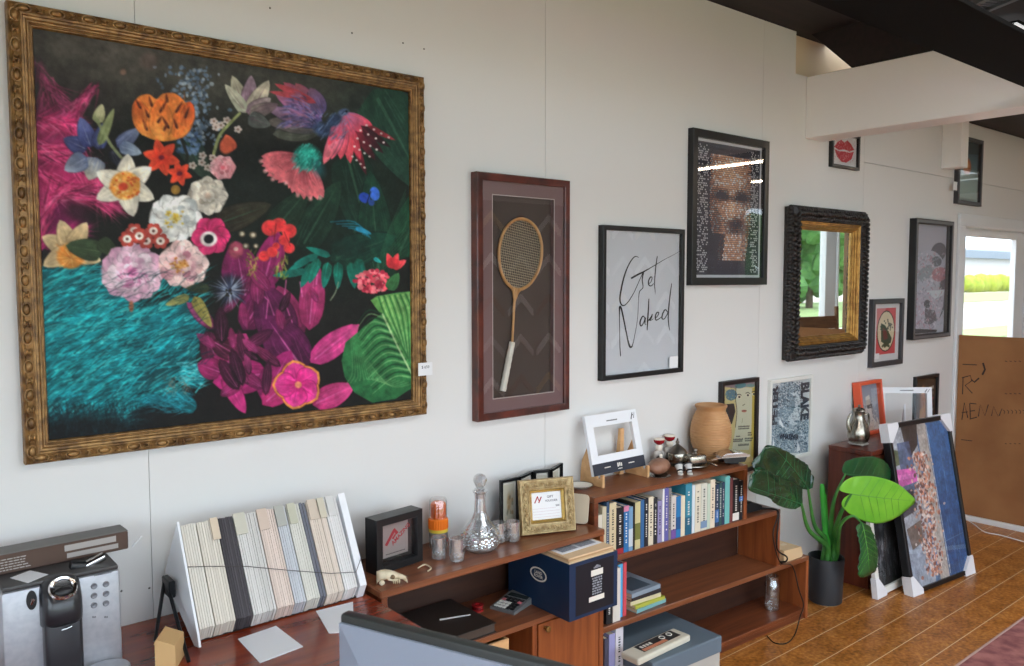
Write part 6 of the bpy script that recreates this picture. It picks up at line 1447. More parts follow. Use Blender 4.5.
holed(bm, w, h, w*.13, w*.12, .078, .05, 0, .016); fin('front_card', bm, WB, t)
bm = BM(); box(bm, -w/2-.001, w/2+.001, -.0012, -.0002, 0, .047); lb_ = fin('label_band', bm, mat('navy_label', (40, 44, 56), .5), t)
bm = BM()
for (xa, xb, za, zb_) in ((-.09, -.055, .024, .028), (.055, .09, .024, .028), (-.014, -.006, .02, .036), (-.003, .004, .022, .036), (.007, .014, .02, .034), (-.012, .012, .010, .013)): box(bm, xa, xb, -.0016, -.0012, za, zb_)
fin('label_marks', bm, INKL, lb_)
bm = BM(); 
for k in range(10): box(bm, -.032+k*.0065, -.0275+k*.0065, -.0005, -.0001, h-.034, h-.029)
poly_flat(bm, [(w/2-.042, h-.040), (w/2-.028, h-.012), (w/2-.024, h-.014), (w/2-.037, h-.042)], -.0004); poly_flat(bm, [(w/2-.024, h-.036), (w/2-.014, h-.012), (w/2-.012, h-.013), (w/2-.021, h-.038)], -.0004); poly_flat(bm, [(w/2-.030, h-.018), (w/2-.022, h-.022), (w/2-.024, h-.026), (w/2-.031, h-.022)], -.0004)
fin('printed_logo', bm, mat('title_ink_dark'), t)
bm = BM(); poly_flat(bm, [(-w/2+.02, .07), (w/2-.02, .07), (w/2-.02, h-.03), (-w/2+.02, h-.03)], .012); fin('window', bm, pane_mat('thin_film', .35), t)
# two figurine shakers
for (q, y, lab) in (((659, 461), -.050, 'left figurine shaker with red cap standing behind the brown shell'), ((669.5, 457), -.030, 'right figurine shaker with red cap, half behind its twin')):
    x = onY(q[0], 455, y)[0]; t = thing('figurine_shaker', lab, 'figurine', (x, y, HZ), (0, 0, -.5), 'red capped figurine shakers')
    bm = BM(); lathe(bm, [(0, 0), (.022, 0), (.024, .004), (.023, .03), (.026, .05), (.024, .066), (.014, .076), (0, .076)], 20); fin('body', bm, mat('black_white_glaze', (36, 34, 36), .25, noise=((214, 208, 200), 30, 1)), t, 50)
    bm = BM(); lathe(bm, [(0, .076), (.013, .076), (.0165, .084), (.0165, .094), (.012, .101), (0, .101)], 18); fin('head', bm, mat('cream_glaze', (232, 220, 204), .25), t, 50)
    bm = BM(); lathe(bm, [(0, .099), (.010, .100), (.022, .110), (.025, .120), (.025, .124), (0, .124)], 22); cp = fin('cap', bm, mat('red_glaze', (150, 26, 36), .2), t, 50)
    bm = BM(); lathe(bm, [(.025, .1235), (.0255, .127), (.018, .131), (0, .132)], 22); fin('cap_top', bm, mat('cream_glaze'), cp, 50)
    bm = BM(); ellip(bm, (0, -.021, .05), (.011, .005, .018), 10, 7); fin('shirt_front', bm, mat('cream_glaze'), t, 60)
SILV = mat('old_silver', (176, 170, 158), .25, metal=.95, noise=((120, 114, 104), 18, 4)); SILD = mat('dark_silver', (120, 114, 106), .3, metal=.9)
x = onY(677, 458, -.09)[0]; t = thing('sugar_bowl', 'lidded tarnished silver sugar bowl on the bookcase by the red caps', 'bowl', (x, -.092, HZ))
bm = BM(); lathe(bm, [(0, 0), (.028, 0), (.03, .004), (.018, .010), (.034, .018), (.043, .034), (.044, .054), (.041, .062), (.039, .062), (0, .056)], 28); fin('bowl', bm, SILV, t, 50)
bm = BM(); lathe(bm, [(.042, .061), (.043, .064), (.036, .074), (.022, .088), (.010, .096), (.006, .102), (.009, .106), (.008, .112), (.0035, .118), (.005, .122), (0, .128)], 24); fin('lid', bm, SILD, t, 50)
x = onY(695, 462, -.16)[0]; t = thing('butter_dish', 'silver and glass butter dish with domed lid beside the sugar bowl', 'dish', (x, -.160, HZ), (0, 0, -.35))
bm = BM(); lathe(bm, [(0, 0), (.03, 0), (.05, .006), (.062, .010), (.0615, .013), (.05, .010), (0, .006)], 32, sx=1.1, sy=.8); fin('tray', bm, SILV, t, 50)
bm = BM(); box(bm, -.046, .046, -.032, .032, .0125, .060, .014, 3); fin('cover', bm, SILV, t, 40)
bm = BM(); lathe(bm, [(0, .0605), (.012, .0605), (.006, .066), (.006, .070), (.012, .076), (.010, .083), (0, .085)], 18); fin('lid_knob', bm, SILD, t, 50)
bm = BM(); tube(bm, spline([(.05, 0, .014), (.075, -.004, .018), (.105, -.006, .010), (.125, -.006, .006)], 5), [.004]*14+[.006, .005], 7) if 0 else tube(bm, spline([(.055, -.01, .016), (.066, -.022, .018), (.078, -.034, .012), (.088, -.042, .008)], 5), .0045, 7); fin('handle', bm, SILV, t, 50)
# shell on a glass dish
p = onZ(664, 476, HZ); t = thing('brown_shell', 'rounded brown shell resting on the front of the bookcase top', 'shell', (p[0], p[1]+.03, HZ+.0035), (0, 0, .3))
bm = BM(); vs = ellip(bm, (0, 0, .034), (.066, .042, .0335), 22, 14)
for v in bm.verts:
    c = v.co; a = math.atan2(c.z-.03, c.x); c.x += .012*(c.x > 0)*(1-abs(c.z-.03)/.04); c *= 1+.02*math.sin(a*14); c.z = max(.0015, c.z)
fin('shell', bm, mat('shell_brown', (156, 114, 92), .4, noise=((118, 78, 60), 14, 4)), t, 60)
bm = BM(); tube(bm, spline([(-.04, -.022, .02), (-.005, -.037, .024), (.04, -.026, .03)], 5), .0028, 6); fin('shell_lip', bm, mat('shell_lip', (186, 150, 128), .4), t, 60)
bm = BM(); lathe(bm, [(0, 0), (.04, 0), (.052, .003), (.052, .0042), (.04, .002), (0, .002)], 28); o = fin('glass_coaster', bm, pane_mat('thin_clear_glass'), None, 50); o.location = (p[0]-.015, p[1]+.018, HZ); tag(o, 'flat glass coaster under the brown shell', 'coaster')
# opera glasses
p = onZ(686, 474, HZ); t = thing('opera_glasses', 'small black and pearl opera glasses in front of the silver bowls', 'opera glasses', (p[0], p[1]+.012, HZ), (0, 0, -.55))
MOP = mat('mother_of_pearl', (214, 210, 202), .2, coat=.5, noise=((168, 172, 176), 20, 3))
for s in (-1, 1):
    bm = BM(); lathe(bm, [(0, 0), (.012, 0), (.012, .006), (0, .006)], 18); [setattr(v, 'co', Vector((s*.021+v.co.x, v.co.y-.018, v.co.z+.0))) for v in bm.verts]; fin('eyepiece', bm, mat('ivory_ring', (226, 222, 212), .3), t, 50)
    bm = BM(); rr = [(.011, 0), (.0125, .012), (.015, .028), (.019, .036), (.019, .041), (.0, .041)]; lathe(bm, [(0, 0)]+rr, 20)
    mx = Matrix.Translation((s*.021, -.016, .006)) @ Matrix.Rotation(math.radians(-38), 4, 'X'); [setattr(v, 'co', mx @ v.co) for v in bm.verts]; bar = fin('barrel', bm, MOP, t, 40)
    bm = BM(); lathe(bm, [(.0195, .035), (.0205, .037), (.0205, .041), (.0195, .0425)], 20, caps=False); lathe(bm, [(.0125, .007), (.0140, .008), (.0142, .012), (.013, .014)], 20, caps=False); [setattr(v, 'co', mx @ v.co) for v in bm.verts]; fin('barrel_ring', bm, BLACKF, bar, 40)
bm = BM(); tube(bm, [(-.02, .004, .026), (.02, .004, .026)], .004, 8); tube(bm, [(0, -.006, .014), (0, .014, .036)], .005, 10); fin('focus_bridge', bm, BLACKF, t, 50)
# ribbed tan jar
x = onY(710.5, 440, -.100)[0]; t = thing('ribbed_jar', 'tall tan ribbed clay jar at the right end of the bookcase top', 'jar', (x, -.100, HZ))
prof = [(0, 0), (.058, 0), (.062, .004)]
for k in range(61):
    z = .006+.226*k/60; f = k/60; r0 = .060+.035*math.sin(math.pi*.5*min(1, f/.52))-(.031*((f-.52)/.48)**2 if f > .52 else 0); prof.append((r0+(.0016 if k % 3 == 0 else -.0006), z))
r_end = prof[-1][0]
prof += [(.066, .236), (.070, .242), (.074, .248), (.074, .254), (.069, .257), (.063, .254), (.058, .236), (.06, .2), (.05, .06), (0, .02)]
bm = BM(); lathe(bm, prof, 44); fin('jar_body', bm, mat('tan_clay', (192, 146, 100), .5, noise=((164, 114, 70), 7, 4)), t, 50)
# silver topped black device
x = onY(731, 460, -.218)[0]; t = thing('flip_gadget', 'flat silver topped gadget with a black base beside the ribbed jar', 'gadget', (x, -.218, HZ), (0, 0, math.radians(-24)))
bm = BM(); prism(bm, [(-.05, .012), (.05, .012), (.062, .036), (-.06, .036)], lambda u, v, a: (u, a, v), -.036, .04); fin('base', bm, BLACKF, t)
bm = BM(); box(bm, -.02, .03, -.02, .03, 0, .0122, .003); fin('foot', bm, BLACKM, t)
bm = BM(); prism(bm, [(-.072, .0362), (.070, .0362), (.074, .044), (.03, .058), (-.05, .056), (-.074, .042)], lambda u, v, a: (u, a, v), -.045, .045); bmesh.ops.bevel(bm, geom=bm.edges[:], offset=.003, segments=2, affect='EDGES'); fin('top_cover', bm, CHR, t, 40)
bm = BM(); prism(bm, [(-.115, .026), (-.06, .034), (-.06, .038), (-.117, .030)], lambda u, v, a: (u, a, v), -.03, .012); fin('lever', bm, CHR, t)
# ------------------------------------------------------------------ low unit interior
SZ = .4805
BLU = mat('navy_box_card', (22, 48, 78), .35, coat=.2); BLK2 = mat('near_black_label', (20, 24, 32), .4)
a, b_ = Vector(onZ(569.3, 622.4, SZ)), Vector(onZ(619.8, 604, SZ)); bw = (b_-a).length; rz = math.atan2(b_.y-a.y, b_.x-a.x); bw -= .014
hb = .205
t = thing('navy_box', 'large navy blue cardboard box with white oval badge poking out of the low unit', 'box', a, (0, 0, rz)); DB = .34
bm = BM(); th = .003
box(bm, 0, bw, 0, th, 0, hb); box(bm, 0, th, th, DB, 0, hb); box(bm, bw-th, bw, th, DB, 0, hb); box(bm, th, bw-th, DB-th, DB, 0, hb-.03); box(bm, th, bw-th, th, DB-th, 0, th); bxb = fin('box_body', bm, BLU, t)
bm = BM(); box(bm, .03, bw-.02, -.0006, 0, .012, hb-.012); fp = fin('front_panel', bm, BLK2, t)
bm = BM(); 
for (x0_, x1_, z0_, z1_) in ((.105, .165, .138, .160), (.095, .172, .046, .064)): box(bm, x0_, x1_, -.0010, -.0006, z0_, z1_)
fin('white_label', bm, INKL, fp)
bm = BM(); R_ = random.Random(12)
for r0 in range(7):
    for k in range(5): x = .112+k*.010+R_.uniform(-.002, .002); box(bm, x, x+.007, -.0010, -.0006, .070+r0*.0094, .0755+r0*.0094)
for k in range(6): box(bm, .118+k*.006, .122+k*.006, -.0010, -.0006, .165, .178-abs(k-2.5)*.003)
fin('printed_crest', bm, mat('pale_blue_grey_print', (150, 156, 166), .5), fp)
# oval badge on the long side
bm = BM(); oc = (0, .165, .125)
def oval(r0, r1, ry, y): return [(-.0006, oc[1]+r0*math.cos(q), oc[2]+ry*math.sin(q)) for q in y]
Q_ = [6.2832*k/36 for k in range(37)]
def ring(bm, a0, a1, b0, b1, x):
    A_ = [bm.verts.new((x, oc[1]+a0*math.cos(q), oc[2]+a1*math.sin(q))) for q in Q_[:-1]]; B_ = [bm.verts.new((x, oc[1]+b0*math.cos(q), oc[2]+b1*math.sin(q))) for q in Q_[:-1]]
    for k in range(36): bm.faces.new((A_[k], A_[(k+1) % 36], B_[(k+1) % 36], B_[k]))
ring(bm, .046, .026, .039, .0205, -.0008); bd = fin('oval_badge', bm, INKL, t)
for s, z in (('LAND', .131), ('ROVER', .1175)):
    bm = text_bm(s, .0155, 'CENTER', .0003)
    for v in bm.verts: v.co = Vector((-.0008-v.co.z*.2, oc[1]-v.co.x, z+v.co.y))
    fin('lettering', bm, INKL, bd)
# boards piled in the box, photo print on top
BRD = mat('tan_board_edge', (206, 172, 132), .8); z = hb-.030; G_ = 'tan boards piled in the navy box'; RZM = Matrix.Translation(a) @ Matrix.Rotation(rz, 4, 'Z')
for k in range(9):
    w_ = bw-.012-rnd.uniform(0, .012); o0 = rnd.uniform(.004, .009); bm = BM(); box(bm, 0, w_, 0, DB-.03, 0, .0052)
    o = fin('tan_board', bm, mat('tan_board_%d' % (k % 3), [(206, 172, 132), (188, 152, 112), (220, 190, 152)][k % 3], .8)); q = RZM @ Vector((o0, .006+rnd.uniform(0, .006), z)); o.location = (q.x, q.y, q.z+SZ-SZ); o.rotation_euler = (0, 0, rz)
    tag(o, 'tan backing board in the pile filling the navy box', 'board', G_); z += .0056
q = RZM @ Vector((.012, .05, z)); t2 = thing('photo_print', 'white bordered photo print lying on the boards in the navy box', 'print', (q.x, q.y, q.z), (0, 0, rz+.03))
bm = BM(); box(bm, 0, bw*.84, 0, .22, 0, .0012); fin('sheet', bm, PAPER, t2)
A = Art(60, 60, '#8a8f98'); A.poly([(0, 30), (60, 26), (60, 60), (0, 60)], '#4a4c52', raw=True); A.poly([(0, 22), (30, 14), (60, 24), (60, 32), (0, 34)], '#6c727c', raw=True); A.poly([(28, 0), (32, 0), (32, 60), (28, 60)], '#c9ccd2', raw=True); A.noise(.15)
o = A.build('picture', .014, bw*.84-.014, .014, .206, 0, PRINT, t2); o.rotation_euler = (-math.pi/2, 0, 0); o.location = (0, .22, .0016); o.scale = (1, 1, 1); 
for v in o.data.vertices: v.co.z = .22-v.co.z+0; 
o.rotation_euler = (math.pi/2, 0, 0); o.location = (0, .22, .0016)
for v in o.data.vertices: v.co.z = -(.22-v.co.z) if 0 else v.co.z
o.rotation_euler = (0, 0, 0); o.location = (0, 0, 0)
for v in o.data.vertices: v.co = Vector((v.co.x, v.co.z, .0016))
# calculator
m = Vector(onZ(517, 612, SZ)); t = thing('calculator', 'grey desk calculator lying beside the navy box', 'calculator', onZ(512, 606, SZ), (0, 0, math.radians(-12)))
cp = [Vector(onZ(*q, SZ)) for q in ((491, 611), (515, 617.5), (535, 600), (513, 592))]
cc = sum(cp, Vector())/4; ex = (cp[1]-cp[0]).normalized(); t.location = cc; t.rotation_euler = (0, 0, math.atan2(ex.y, ex.x)); cw, cl = .105, .155
bm = BM(); prism(bm, [(-cl/2, 0), (cl/2, 0), (cl/2, .022), (cl/2-.03, .024), (-cl/2, .009)], lambda u, v, a_: (a_, u, v), -cw/2, cw/2); fin('case', bm, mat('calculator_grey', (120, 122, 124), .4, metal=.2), t)
sl = lambda y: .009+(y+cl/2)*(.015/(cl-.03))
bm = BM(); prism(bm, [(.022, sl(.022)+.0006), (.046, sl(.046)+.0006), (.046, sl(.046)), (.022, sl(.022))], lambda u, v, a_: (a_, u, v), -.042, .042); fin('display', bm, mat('lcd_dark', (52, 58, 58), .2), t)
KW, KD, KP = mat('key_white', (226, 226, 222), .5), mat('key_dark', (34, 34, 36), .5), mat('key_pink', (214, 120, 130), .5)
for j in range(5):
    for i in range(5):
        x, y = -.042+i*.0172, -.068+j*.0168; z = sl(y+.005); bm = BM(); box(bm, x, x+.0145, y, y+.0125, z, z+.0045, .001)
        fin('key', bm, KW if (j < 3 and i < 3) else (KP if (i, j) in ((0, 3), (4, 3)) else KD), t)
# folder and papers, red spool, cream crate
fp_ = [Vector(onZ(*q, SZ+.03)) for q in ((398, 612), (441, 594), (508, 640), (470, 664))]
c0 = sum(fp_, Vector())/4; ex = (fp_[2]-fp_[1]).normalized()
t = thing('black_folder', 'large black folder lying on the left of the low unit shelf', 'folder', (1.50, -.155, SZ), (0, 0, 0))
bm = BM(); box(bm, -.23, .17, -.135, .135, 0, .003, .001); box(bm, -.23, -.226, -.135, .135, .003, .030); fin('cover', bm, mat('folder_black', (34, 31, 30), .5), t)
bm = BM(); box(bm, -.23, .17, -.135, .135, .0302, .0335, .001); fin('top_cover', bm, mat('folder_brown_black', (48, 40, 36), .45), t)
bm = BM(); box(bm, -.22, .165, -.13, .13, .0032, .03); fin('pages', bm, mat('dim_pages', (74, 62, 54), .9), t)
bm = BM(); a_ = [Vector(onZ(*q, SZ+.0345)) for q in ((458, 596), (462, 595), (486, 612), (483, 615))]
x_, y_ = 1.50, -.10; bm = BM(); prism(bm, [(0, 0), (.10, -.04), (.105, -.034), (.004, .010)], lambda u, v, q: (u, v, q+u*.04), 0, .001); o = fin('paper_sheet', bm, PAPER); o.location = (1.53, -.155, SZ+.0345); tag(o, 'narrow white paper sticking up from the black folder', 'paper')
p = onZ(481, 612, SZ); t = thing('red_tape_spool', 'small red tape spool between folder and calculator', 'spool', (p[0], p[1]+.02, SZ))
bm = BM(); lathe(bm, [(.010, 0), (.022, 0), (.022, .004), (.017, .006), (.017, .016), (.022, .018), (.022, .022), (.010, .022)], 22, caps=False); lathe(bm, [(.010, 0), (.010, .022)], 22, caps=False); fin('reel', bm, mat('red_plastic', (150, 26, 30), .3), t, 40)
bm = BM(); lathe(bm, [(.0172, .0062), (.0195, .0064), (.0195, .0158), (.0172, .016)], 22, caps=False); fin('tape', bm, mat('dark_red_tape', (110, 24, 28), .25), t, 40)
t = thing('cream_crate', 'pale wooden crate corner in the open compartment under the shelf', 'crate', (onY(509, 640, -.29)[0]-.10, -.29, .0405))
bm = BM(); hh = .402; box(bm, -.14, .10, 0, .010, 0, hh, .001); box(bm, -.14, .10, .20, .21, 0, hh); box(bm, .09, .10, .01, .2, 0, hh); box(bm, -.14, -.13, .01, .2, 0, hh); box(bm, -.13, .09, .01, .2, 0, .01); fin('crate_body', bm, PINE, t)
# ------------------------------------------------------------------ things on the dark cabinet
CT = CZ+.0005
# silver pear-shaped pot
x = onY(857.5, 440, -.17)[0]; t = thing('silver_teapot', 'pear shaped silver pot on a pale trivet on the dark cabinet', 'pot', (x, -.175, CT+.012), (0, 0, -.5))
bm = BM(); lathe(bm, [(0, 0), (.040, 0), (.052, .006), (.062, .03), (.063, .06), (.052, .095), (.038, .125), (.031, .15), (.034, .172), (.037, .178), (.030, .190), (.012, .198), (0, .199)], 30, sx=.95, sy=.9); fin('body', bm, SILV, t, 50)
bm = BM(); tube(bm, spline([(.03, 0, .15), (.055, 0, .16), (.062, 0, .12), (.052, 0, .07)], 6), .006, 8); fin('handle', bm, SILV, t, 60)
bm = BM(); tube(bm, spline([(-.05, 0, .06), (-.066, 0, .1), (-.062, 0, .14), (-.05, 0, .165)], 6), [.014-.0004*k for k in range(19)], 8); fin('spout', bm, SILV, t, 60)
bm = BM(); lathe(bm, [(0, .198), (.005, .199), (.008, .205), (.006, .212), (0, .214)], 14); fin('lid_knob', bm, SILD, t, 60)
t = thing('trivet', 'small pale footed trivet under the silver pot', 'trivet', (x, -.175, CT), (0, 0, -.5))
bm = BM(); lathe(bm, [(0, .006), (.05, .006), (.055, .009), (.05, .0115), (0, .0115)], 24); fin('top', bm, mat('pale_china', (206, 200, 192), .3), t, 50)
for k in range(3): bm = BM(); q = 2.1*k+.4; lathe(bm, [(0, 0), (.006, 0), (.008, .006), (0, .006)], 10, c=(.042*math.cos(q), .042*math.sin(q), 0)); fin('foot', bm, mat('pale_china'), t, 50)
# orange box frame leaning on the wall
A0, B0 = Vector(onZ(862, 443, CT)), Vector(onZ(883.5, 436.5, CT)); m = (A0+B0)/2; w = (B0-A0).length; rz = math.atan2(B0.y-A0.y, B0.x-A0.x)
x0, x1 = onY(852.5, 386, -.06)[0], onY(884, 437, -.10)[0]; zt_ = onY(872, 381, -.05)[2]; w = .30; h = (zt_-CT)/math.cos(math.radians(8))
t = thing('orange_box_frame', 'orange red box frame with a white figure picture behind the silver pot', 'picture frame', (onY(876, 440, -.10)[0]-.02, -.085, CT+.001), (math.radians(-7), 0, 0))
t.location.x = (onY(867, 441, -.085)[0]+onY(883.5, 436.5, -.085)[0])/2; w = (onY(883.5, 436.5, -.085)[0]-onY(861, 442, -.085)[0])
OR_ = mat('orange_red_lacquer', (224, 92, 58), .4)
bm = BM(); moulding(bm, w, h, [(0, -.045), (0, 0), (.002, .002), (.018, .002), (.02, 0), (.02, -.03)]); fin('frame', bm, OR_, t, 40)
bm = BM(); box(bm, -w/2+.004, w/2-.004, -.0 + .034, .044, .004, h-.004); fin('backing', bm, BLACKM, t)
A = Art(70, 110, '#8d97a8'); A.poly([(0, 0), (70, 0), (70, 50), (0, 60)], '#7f8ba0', 1, '#aab0ba', [(0, 0), (0, 50)], raw=True); A.poly([(14, 60), (40, 50), (66, 90), (66, 110), (10, 110)], '#d2cbc6', raw=True); A.ell(.5, .42, .13, .1, '#c2b6ac'); A.poly([(26, 30), (40, 26), (42, 36), (26, 38)], '#dcd8d0', raw=True); A.poly([(40, 40), (58, 70), (60, 96), (46, 80)], '#8a8a92', raw=True); A.poly([(28, 50), (48, 48), (44, 58), (30, 58)], '#4a4a52', raw=True)
R_ = random.Random(21)
for k in range(60): x_, y_ = R_.uniform(10, 66), R_.uniform(40, 108); A.poly([(x_, y_), (x_+6, y_-2), (x_+4, y_+3)], R_.choice(['#e4e0da', '#9a96a0', '#6a6a78', '#b89a90']), .5, raw=True)
A.build('print', -w/2+.02, w/2-.02, .02, h-.02, .026, PRINT, t)
bm = BM(); poly_flat(bm, [(-w/2+.019, .019), (w/2-.019, .019), (w/2-.019, h-.019), (-w/2+.019, h-.019)], .006); fin('pane', bm, PANE, t)
# white window box on the cabinet
m = Vector((onY(906.5, 440, -.16)[0], -.16, CT+.003)); rz = -math.radians(39.5)
xl, xr = onY(881.5, 391, -.135+.10)[0], 0
t = thing('white_display_frame', 'white card display frame standing on the cabinet beside the orange frame', 'display frame', m, (math.radians(-6), 0, rz)); w, h = .315, .262
bm = BM(); holed(bm, w, h, .030, .030, .03, .036, 0, .018); fin('front_card', bm, WB, t)
bm = BM()
for k in range(11): box(bm, -.035+k*.0075, -.0296+k*.0075, -.0005, -.0001, h-.022, h-.016)
poly_flat(bm, [(w/2-.046, h-.030), (w/2-.030, h-.010), (w/2-.027, h-.012), (w/2-.041, h-.032)], -.0004); poly_flat(bm, [(w/2-.028, h-.030), (w/2-.014, h-.010), (w/2-.012, h-.011), (w/2-.025, h-.031)], -.0004); fin('printed_logo', bm, mat('title_ink_dark'), t)
bm = BM(); poly_flat(bm, [(-w/2+.02, .02), (w/2-.02, .02), (w/2-.02, h-.02), (-w/2+.02, h-.02)], .012); fin('window', bm, pane_mat('thin_film', .35), t)
bm = BM(); prism(bm, [(.018, .0), (.075, .0), (.018, .16)], lambda u, v, a: (a, u, v), -.004, .004); fin('strut', bm, WB, t)
# black picture behind it on the wall
D = .022; r = (onY(912.5, 400, 0)[0], onY(939, 395, -D)[0], onY(936, 423, -D)[2]-.015, onY(939, 373.4, -D)[2]); MW = .022
t, w, h = framed('dark_poster', 'small black framed dark poster on the wall behind the white display frame', 'picture', r, D, MW, BLACKF)
A = Art(90, 90, '#26221f'); A.ell(.38, .42, .2, .34, '#8a5a3a', soft=.5); A.ell(.36, .26, .1, .12, '#c08a60', soft=.4); A.poly([(22, 60), (44, 50), (50, 90), (18, 90)], '#a87a4a', raw=True)
for k in range(5): A.poly([(60, 18+k*11), (80, 17+k*11), (80, 23+k*11), (60, 24+k*11)], ['#c8c4bc', '#7a766e', '#b04a5c', '#8a4654', '#9a968e'][k], .8, raw=True)
put(A, 'print', t, w, h, MW, PRINT)
# ------------------------------------------------------------------ pictures leaning on the floor
def corner(bm, x, z, sx, sz, d, s=.075):
    prism(bm, [(x-sx*.006, z-sz*.006), (x+sx*s, z-sz*.006), (x+sx*s*1.02, z+sz*.018), (x+sx*.022, z+sz*s*1.02), (x-sx*.006, z+sz*s)], lambda u, v, a: (u, a, v), -.006, d+.004)
WCP = mat('white_corner_card', (228, 228, 232), .6)
bl, br = Vector(onZ(913, 597, 0)), Vector(onZ(974, 573, 0)); m = (bl+br)/2; m.y = (bl.y+br.y)/2; w = (br-bl).length; rz = math.atan2(br.y-bl.y, br.x-bl.x)
tl_ = Vector(onY(893, 427, -.375)); lean = math.atan2(abs(m.y+.375), tl_.z); h = tl_.z/math.cos(lean); d = .042
t = thing('beach_picture', 'large black framed beach picture stood on end with white card corner guards', 'picture', (m.x, m.y, .006), (-lean, 0, rz))
bm = BM(); moulding(bm, w, h, [(0, d), (0, d-.0), (.0, 0), (.002, -.002), (.022, -.002), (.024, 0), (.024, .012)] if 0 else [(0, -d), (0, 0), (.002, .002), (.022, .002), (.024, 0), (.024, -.012)]); fin('frame', bm, BLACKF, t, 40)
bm = BM(); box(bm, -w/2+.004, w/2-.004, .014, d-.002, .004, h-.004); fin('backing', bm, BLACKM, t)
A = Art(200, 300, '#5a7ca6'); R_ = random.Random(31); U = R_.uniform
A.poly([(0, 0), (90, 0), (80, 300), (0, 300)], '#a8aeb8', raw=True); A.poly([(120, 0), (200, 0), (200, 300), (120, 300)], '#3f6ea4', 1, '#2c5688', [(0, 0), (0, 200)], raw=True); A.poly([(92, 0), (124, 0), (128, 300), (96, 300)], '#b9b2ac', raw=True)
A.poly([(40, 0), (95, 0), (88, 40), (60, 60), (46, 40)], '#3a3a3c', raw=True); A.poly([(0, 40), (36, 46), (30, 70), (0, 72)], '#5c6a52', raw=True); A.poly([(20, 30), (60, 30), (70, 110), (40, 150), (20, 120)], '#4a5e84', .8, raw=True)
A.poly([(0, 78), (66, 82), (72, 108), (4, 112)], '#d66ab4', raw=True); A.poly([(0, 88), (60, 92), (62, 100), (0, 98)], '#f08ad0', .8, raw=True); A.poly([(0, 118), (50, 120), (54, 160), (0, 170)], '#2c3038', .8, raw=True); A.poly([(0, 200), (60, 210), (70, 300), (0, 300)], '#9aa6b6', raw=True); A.poly([(10, 190), (60, 180), (60, 220), (20, 230)], '#6a5a50', .8, raw=True)
for k in range(640):
    f = R_.random(); y_ = 55+f*232; x_ = R_.gauss(86+6*math.sin(f*6), 17); A.ell(x_/200, y_/300, U(.008, .022), U(.006, .014), R_.choice(['#d8a48c', '#c8866c', '#e4c0ac', '#a86450', '#6a4a48', '#ece0d8']), alpha=.85)
for k in range(90): x_ = U(128, 198); y_ = U(0, 300); A.stroke([(x_/200, y_/300), ((x_+U(-3, 3))/200, (y_+U(20, 60))/300)], .006, R_.choice(['#5a88bc', '#2a4c78', '#7aa2cc', '#345e92']), .4)
A.stroke([(.63, .02), (.66, .98)], .012, '#d8dce2', .8); A.stroke([(.60, .78), (.98, .76)], .006, '#8ab0d8', .6)
A.mottle(.12, 12); A.mottle(.1, 4, 7); A.noise(.06); A.build('print', -w/2+.023, w/2-.023, .023, h-.023, .011, PRINT, t)
bm = BM(); poly_flat(bm, [(-w/2+.022, .022), (w/2-.022, .022), (w/2-.022, h-.022), (-w/2+.022, h-.022)], .006); fin('pane', bm, PANE, t)
for sx in (-1, 1):
    for sz in (-1, 1): bm = BM(); corner(bm, sx*w/2, h if sz > 0 else 0, -sx, -sz, d, .095); fin('corner_guard', bm, WCP, t)
# pale board behind it
a_ = Matrix.Translation(t.location) @ t.rotation_euler.to_matrix().to_4x4()
bm = BM(); box(bm, -.26, w/2+.022, d+.008, d+.018, .0, h*.985); o = fin('cream_board', bm, mat('cream_board', (214, 204, 190), .7)); o.matrix_world = a_; tag(o, 'cream edged board leaning behind the beach picture', 'board')
# white framed black and white picture
bl, br = Vector(onZ(879, 600, 0)), Vector(onZ(912, 588, 0)); ang = math.atan2(br.y-bl.y, br.x-bl.x); w = .50; h = .58; lean = .13
m = bl+(br-bl).normalized()*w/2; t = thing('dark_photo_picture', 'white framed black and white picture leaning partly behind the beach picture', 'picture', (bl.x+w/2, bl.y+.01, .006), (-lean, 0, 0)); d = .02
bm = BM(); moulding(bm, w, h, [(0, -d), (0, 0), (.002, .002), (.036, .002), (.038, 0), (.038, -.010)]); fin('frame', bm, mat('white_frame'), t, 40)
bm = BM(); box(bm, -w/2+.004, w/2-.004, .012, d-.001, .004, h-.004); fin('backing', bm, BLACKM, t)
A = Art(110, 130, '#1c1d20'); R_ = random.Random(41)
A.ell(.22, .35, .09, .11, '#4c4c50', soft=.5); A.ell(.2, .6, .1, .12, '#3c3c40', soft=.6)
for k in range(200): x_, y_ = R_.uniform(0, 100), R_.uniform(70, 128); A.poly([(x_, y_), (x_+1.5, y_-14), (x_+3, y_)], R_.choice(['#6a6c70', '#9a9ca0', '#2c2d30', '#c0c2c6']), .5, raw=True)
for k in range(120): x_, y_ = R_.uniform(0, 100), R_.uniform(0, 90); A.ell(x_/110, y_/130, .03, .03, R_.choice(['#2a2a2e', '#121214', '#404044']), alpha=.6, soft=.7)
A.build('print', -w/2+.037, w/2-.037, .037, h-.037, .0095, PRINT, t)
bm = BM(); poly_flat(bm, [(-w/2+.036, .036), (w/2-.036, .036), (w/2-.036, h-.036), (-w/2+.036, h-.036)], .005); fin('pane', bm, PANE, t)
for sx in (-1,): bm = BM(); corner(bm, sx*w/2, 0, -sx, 1, d, .10); fin('corner_guard', bm, WCP, t)
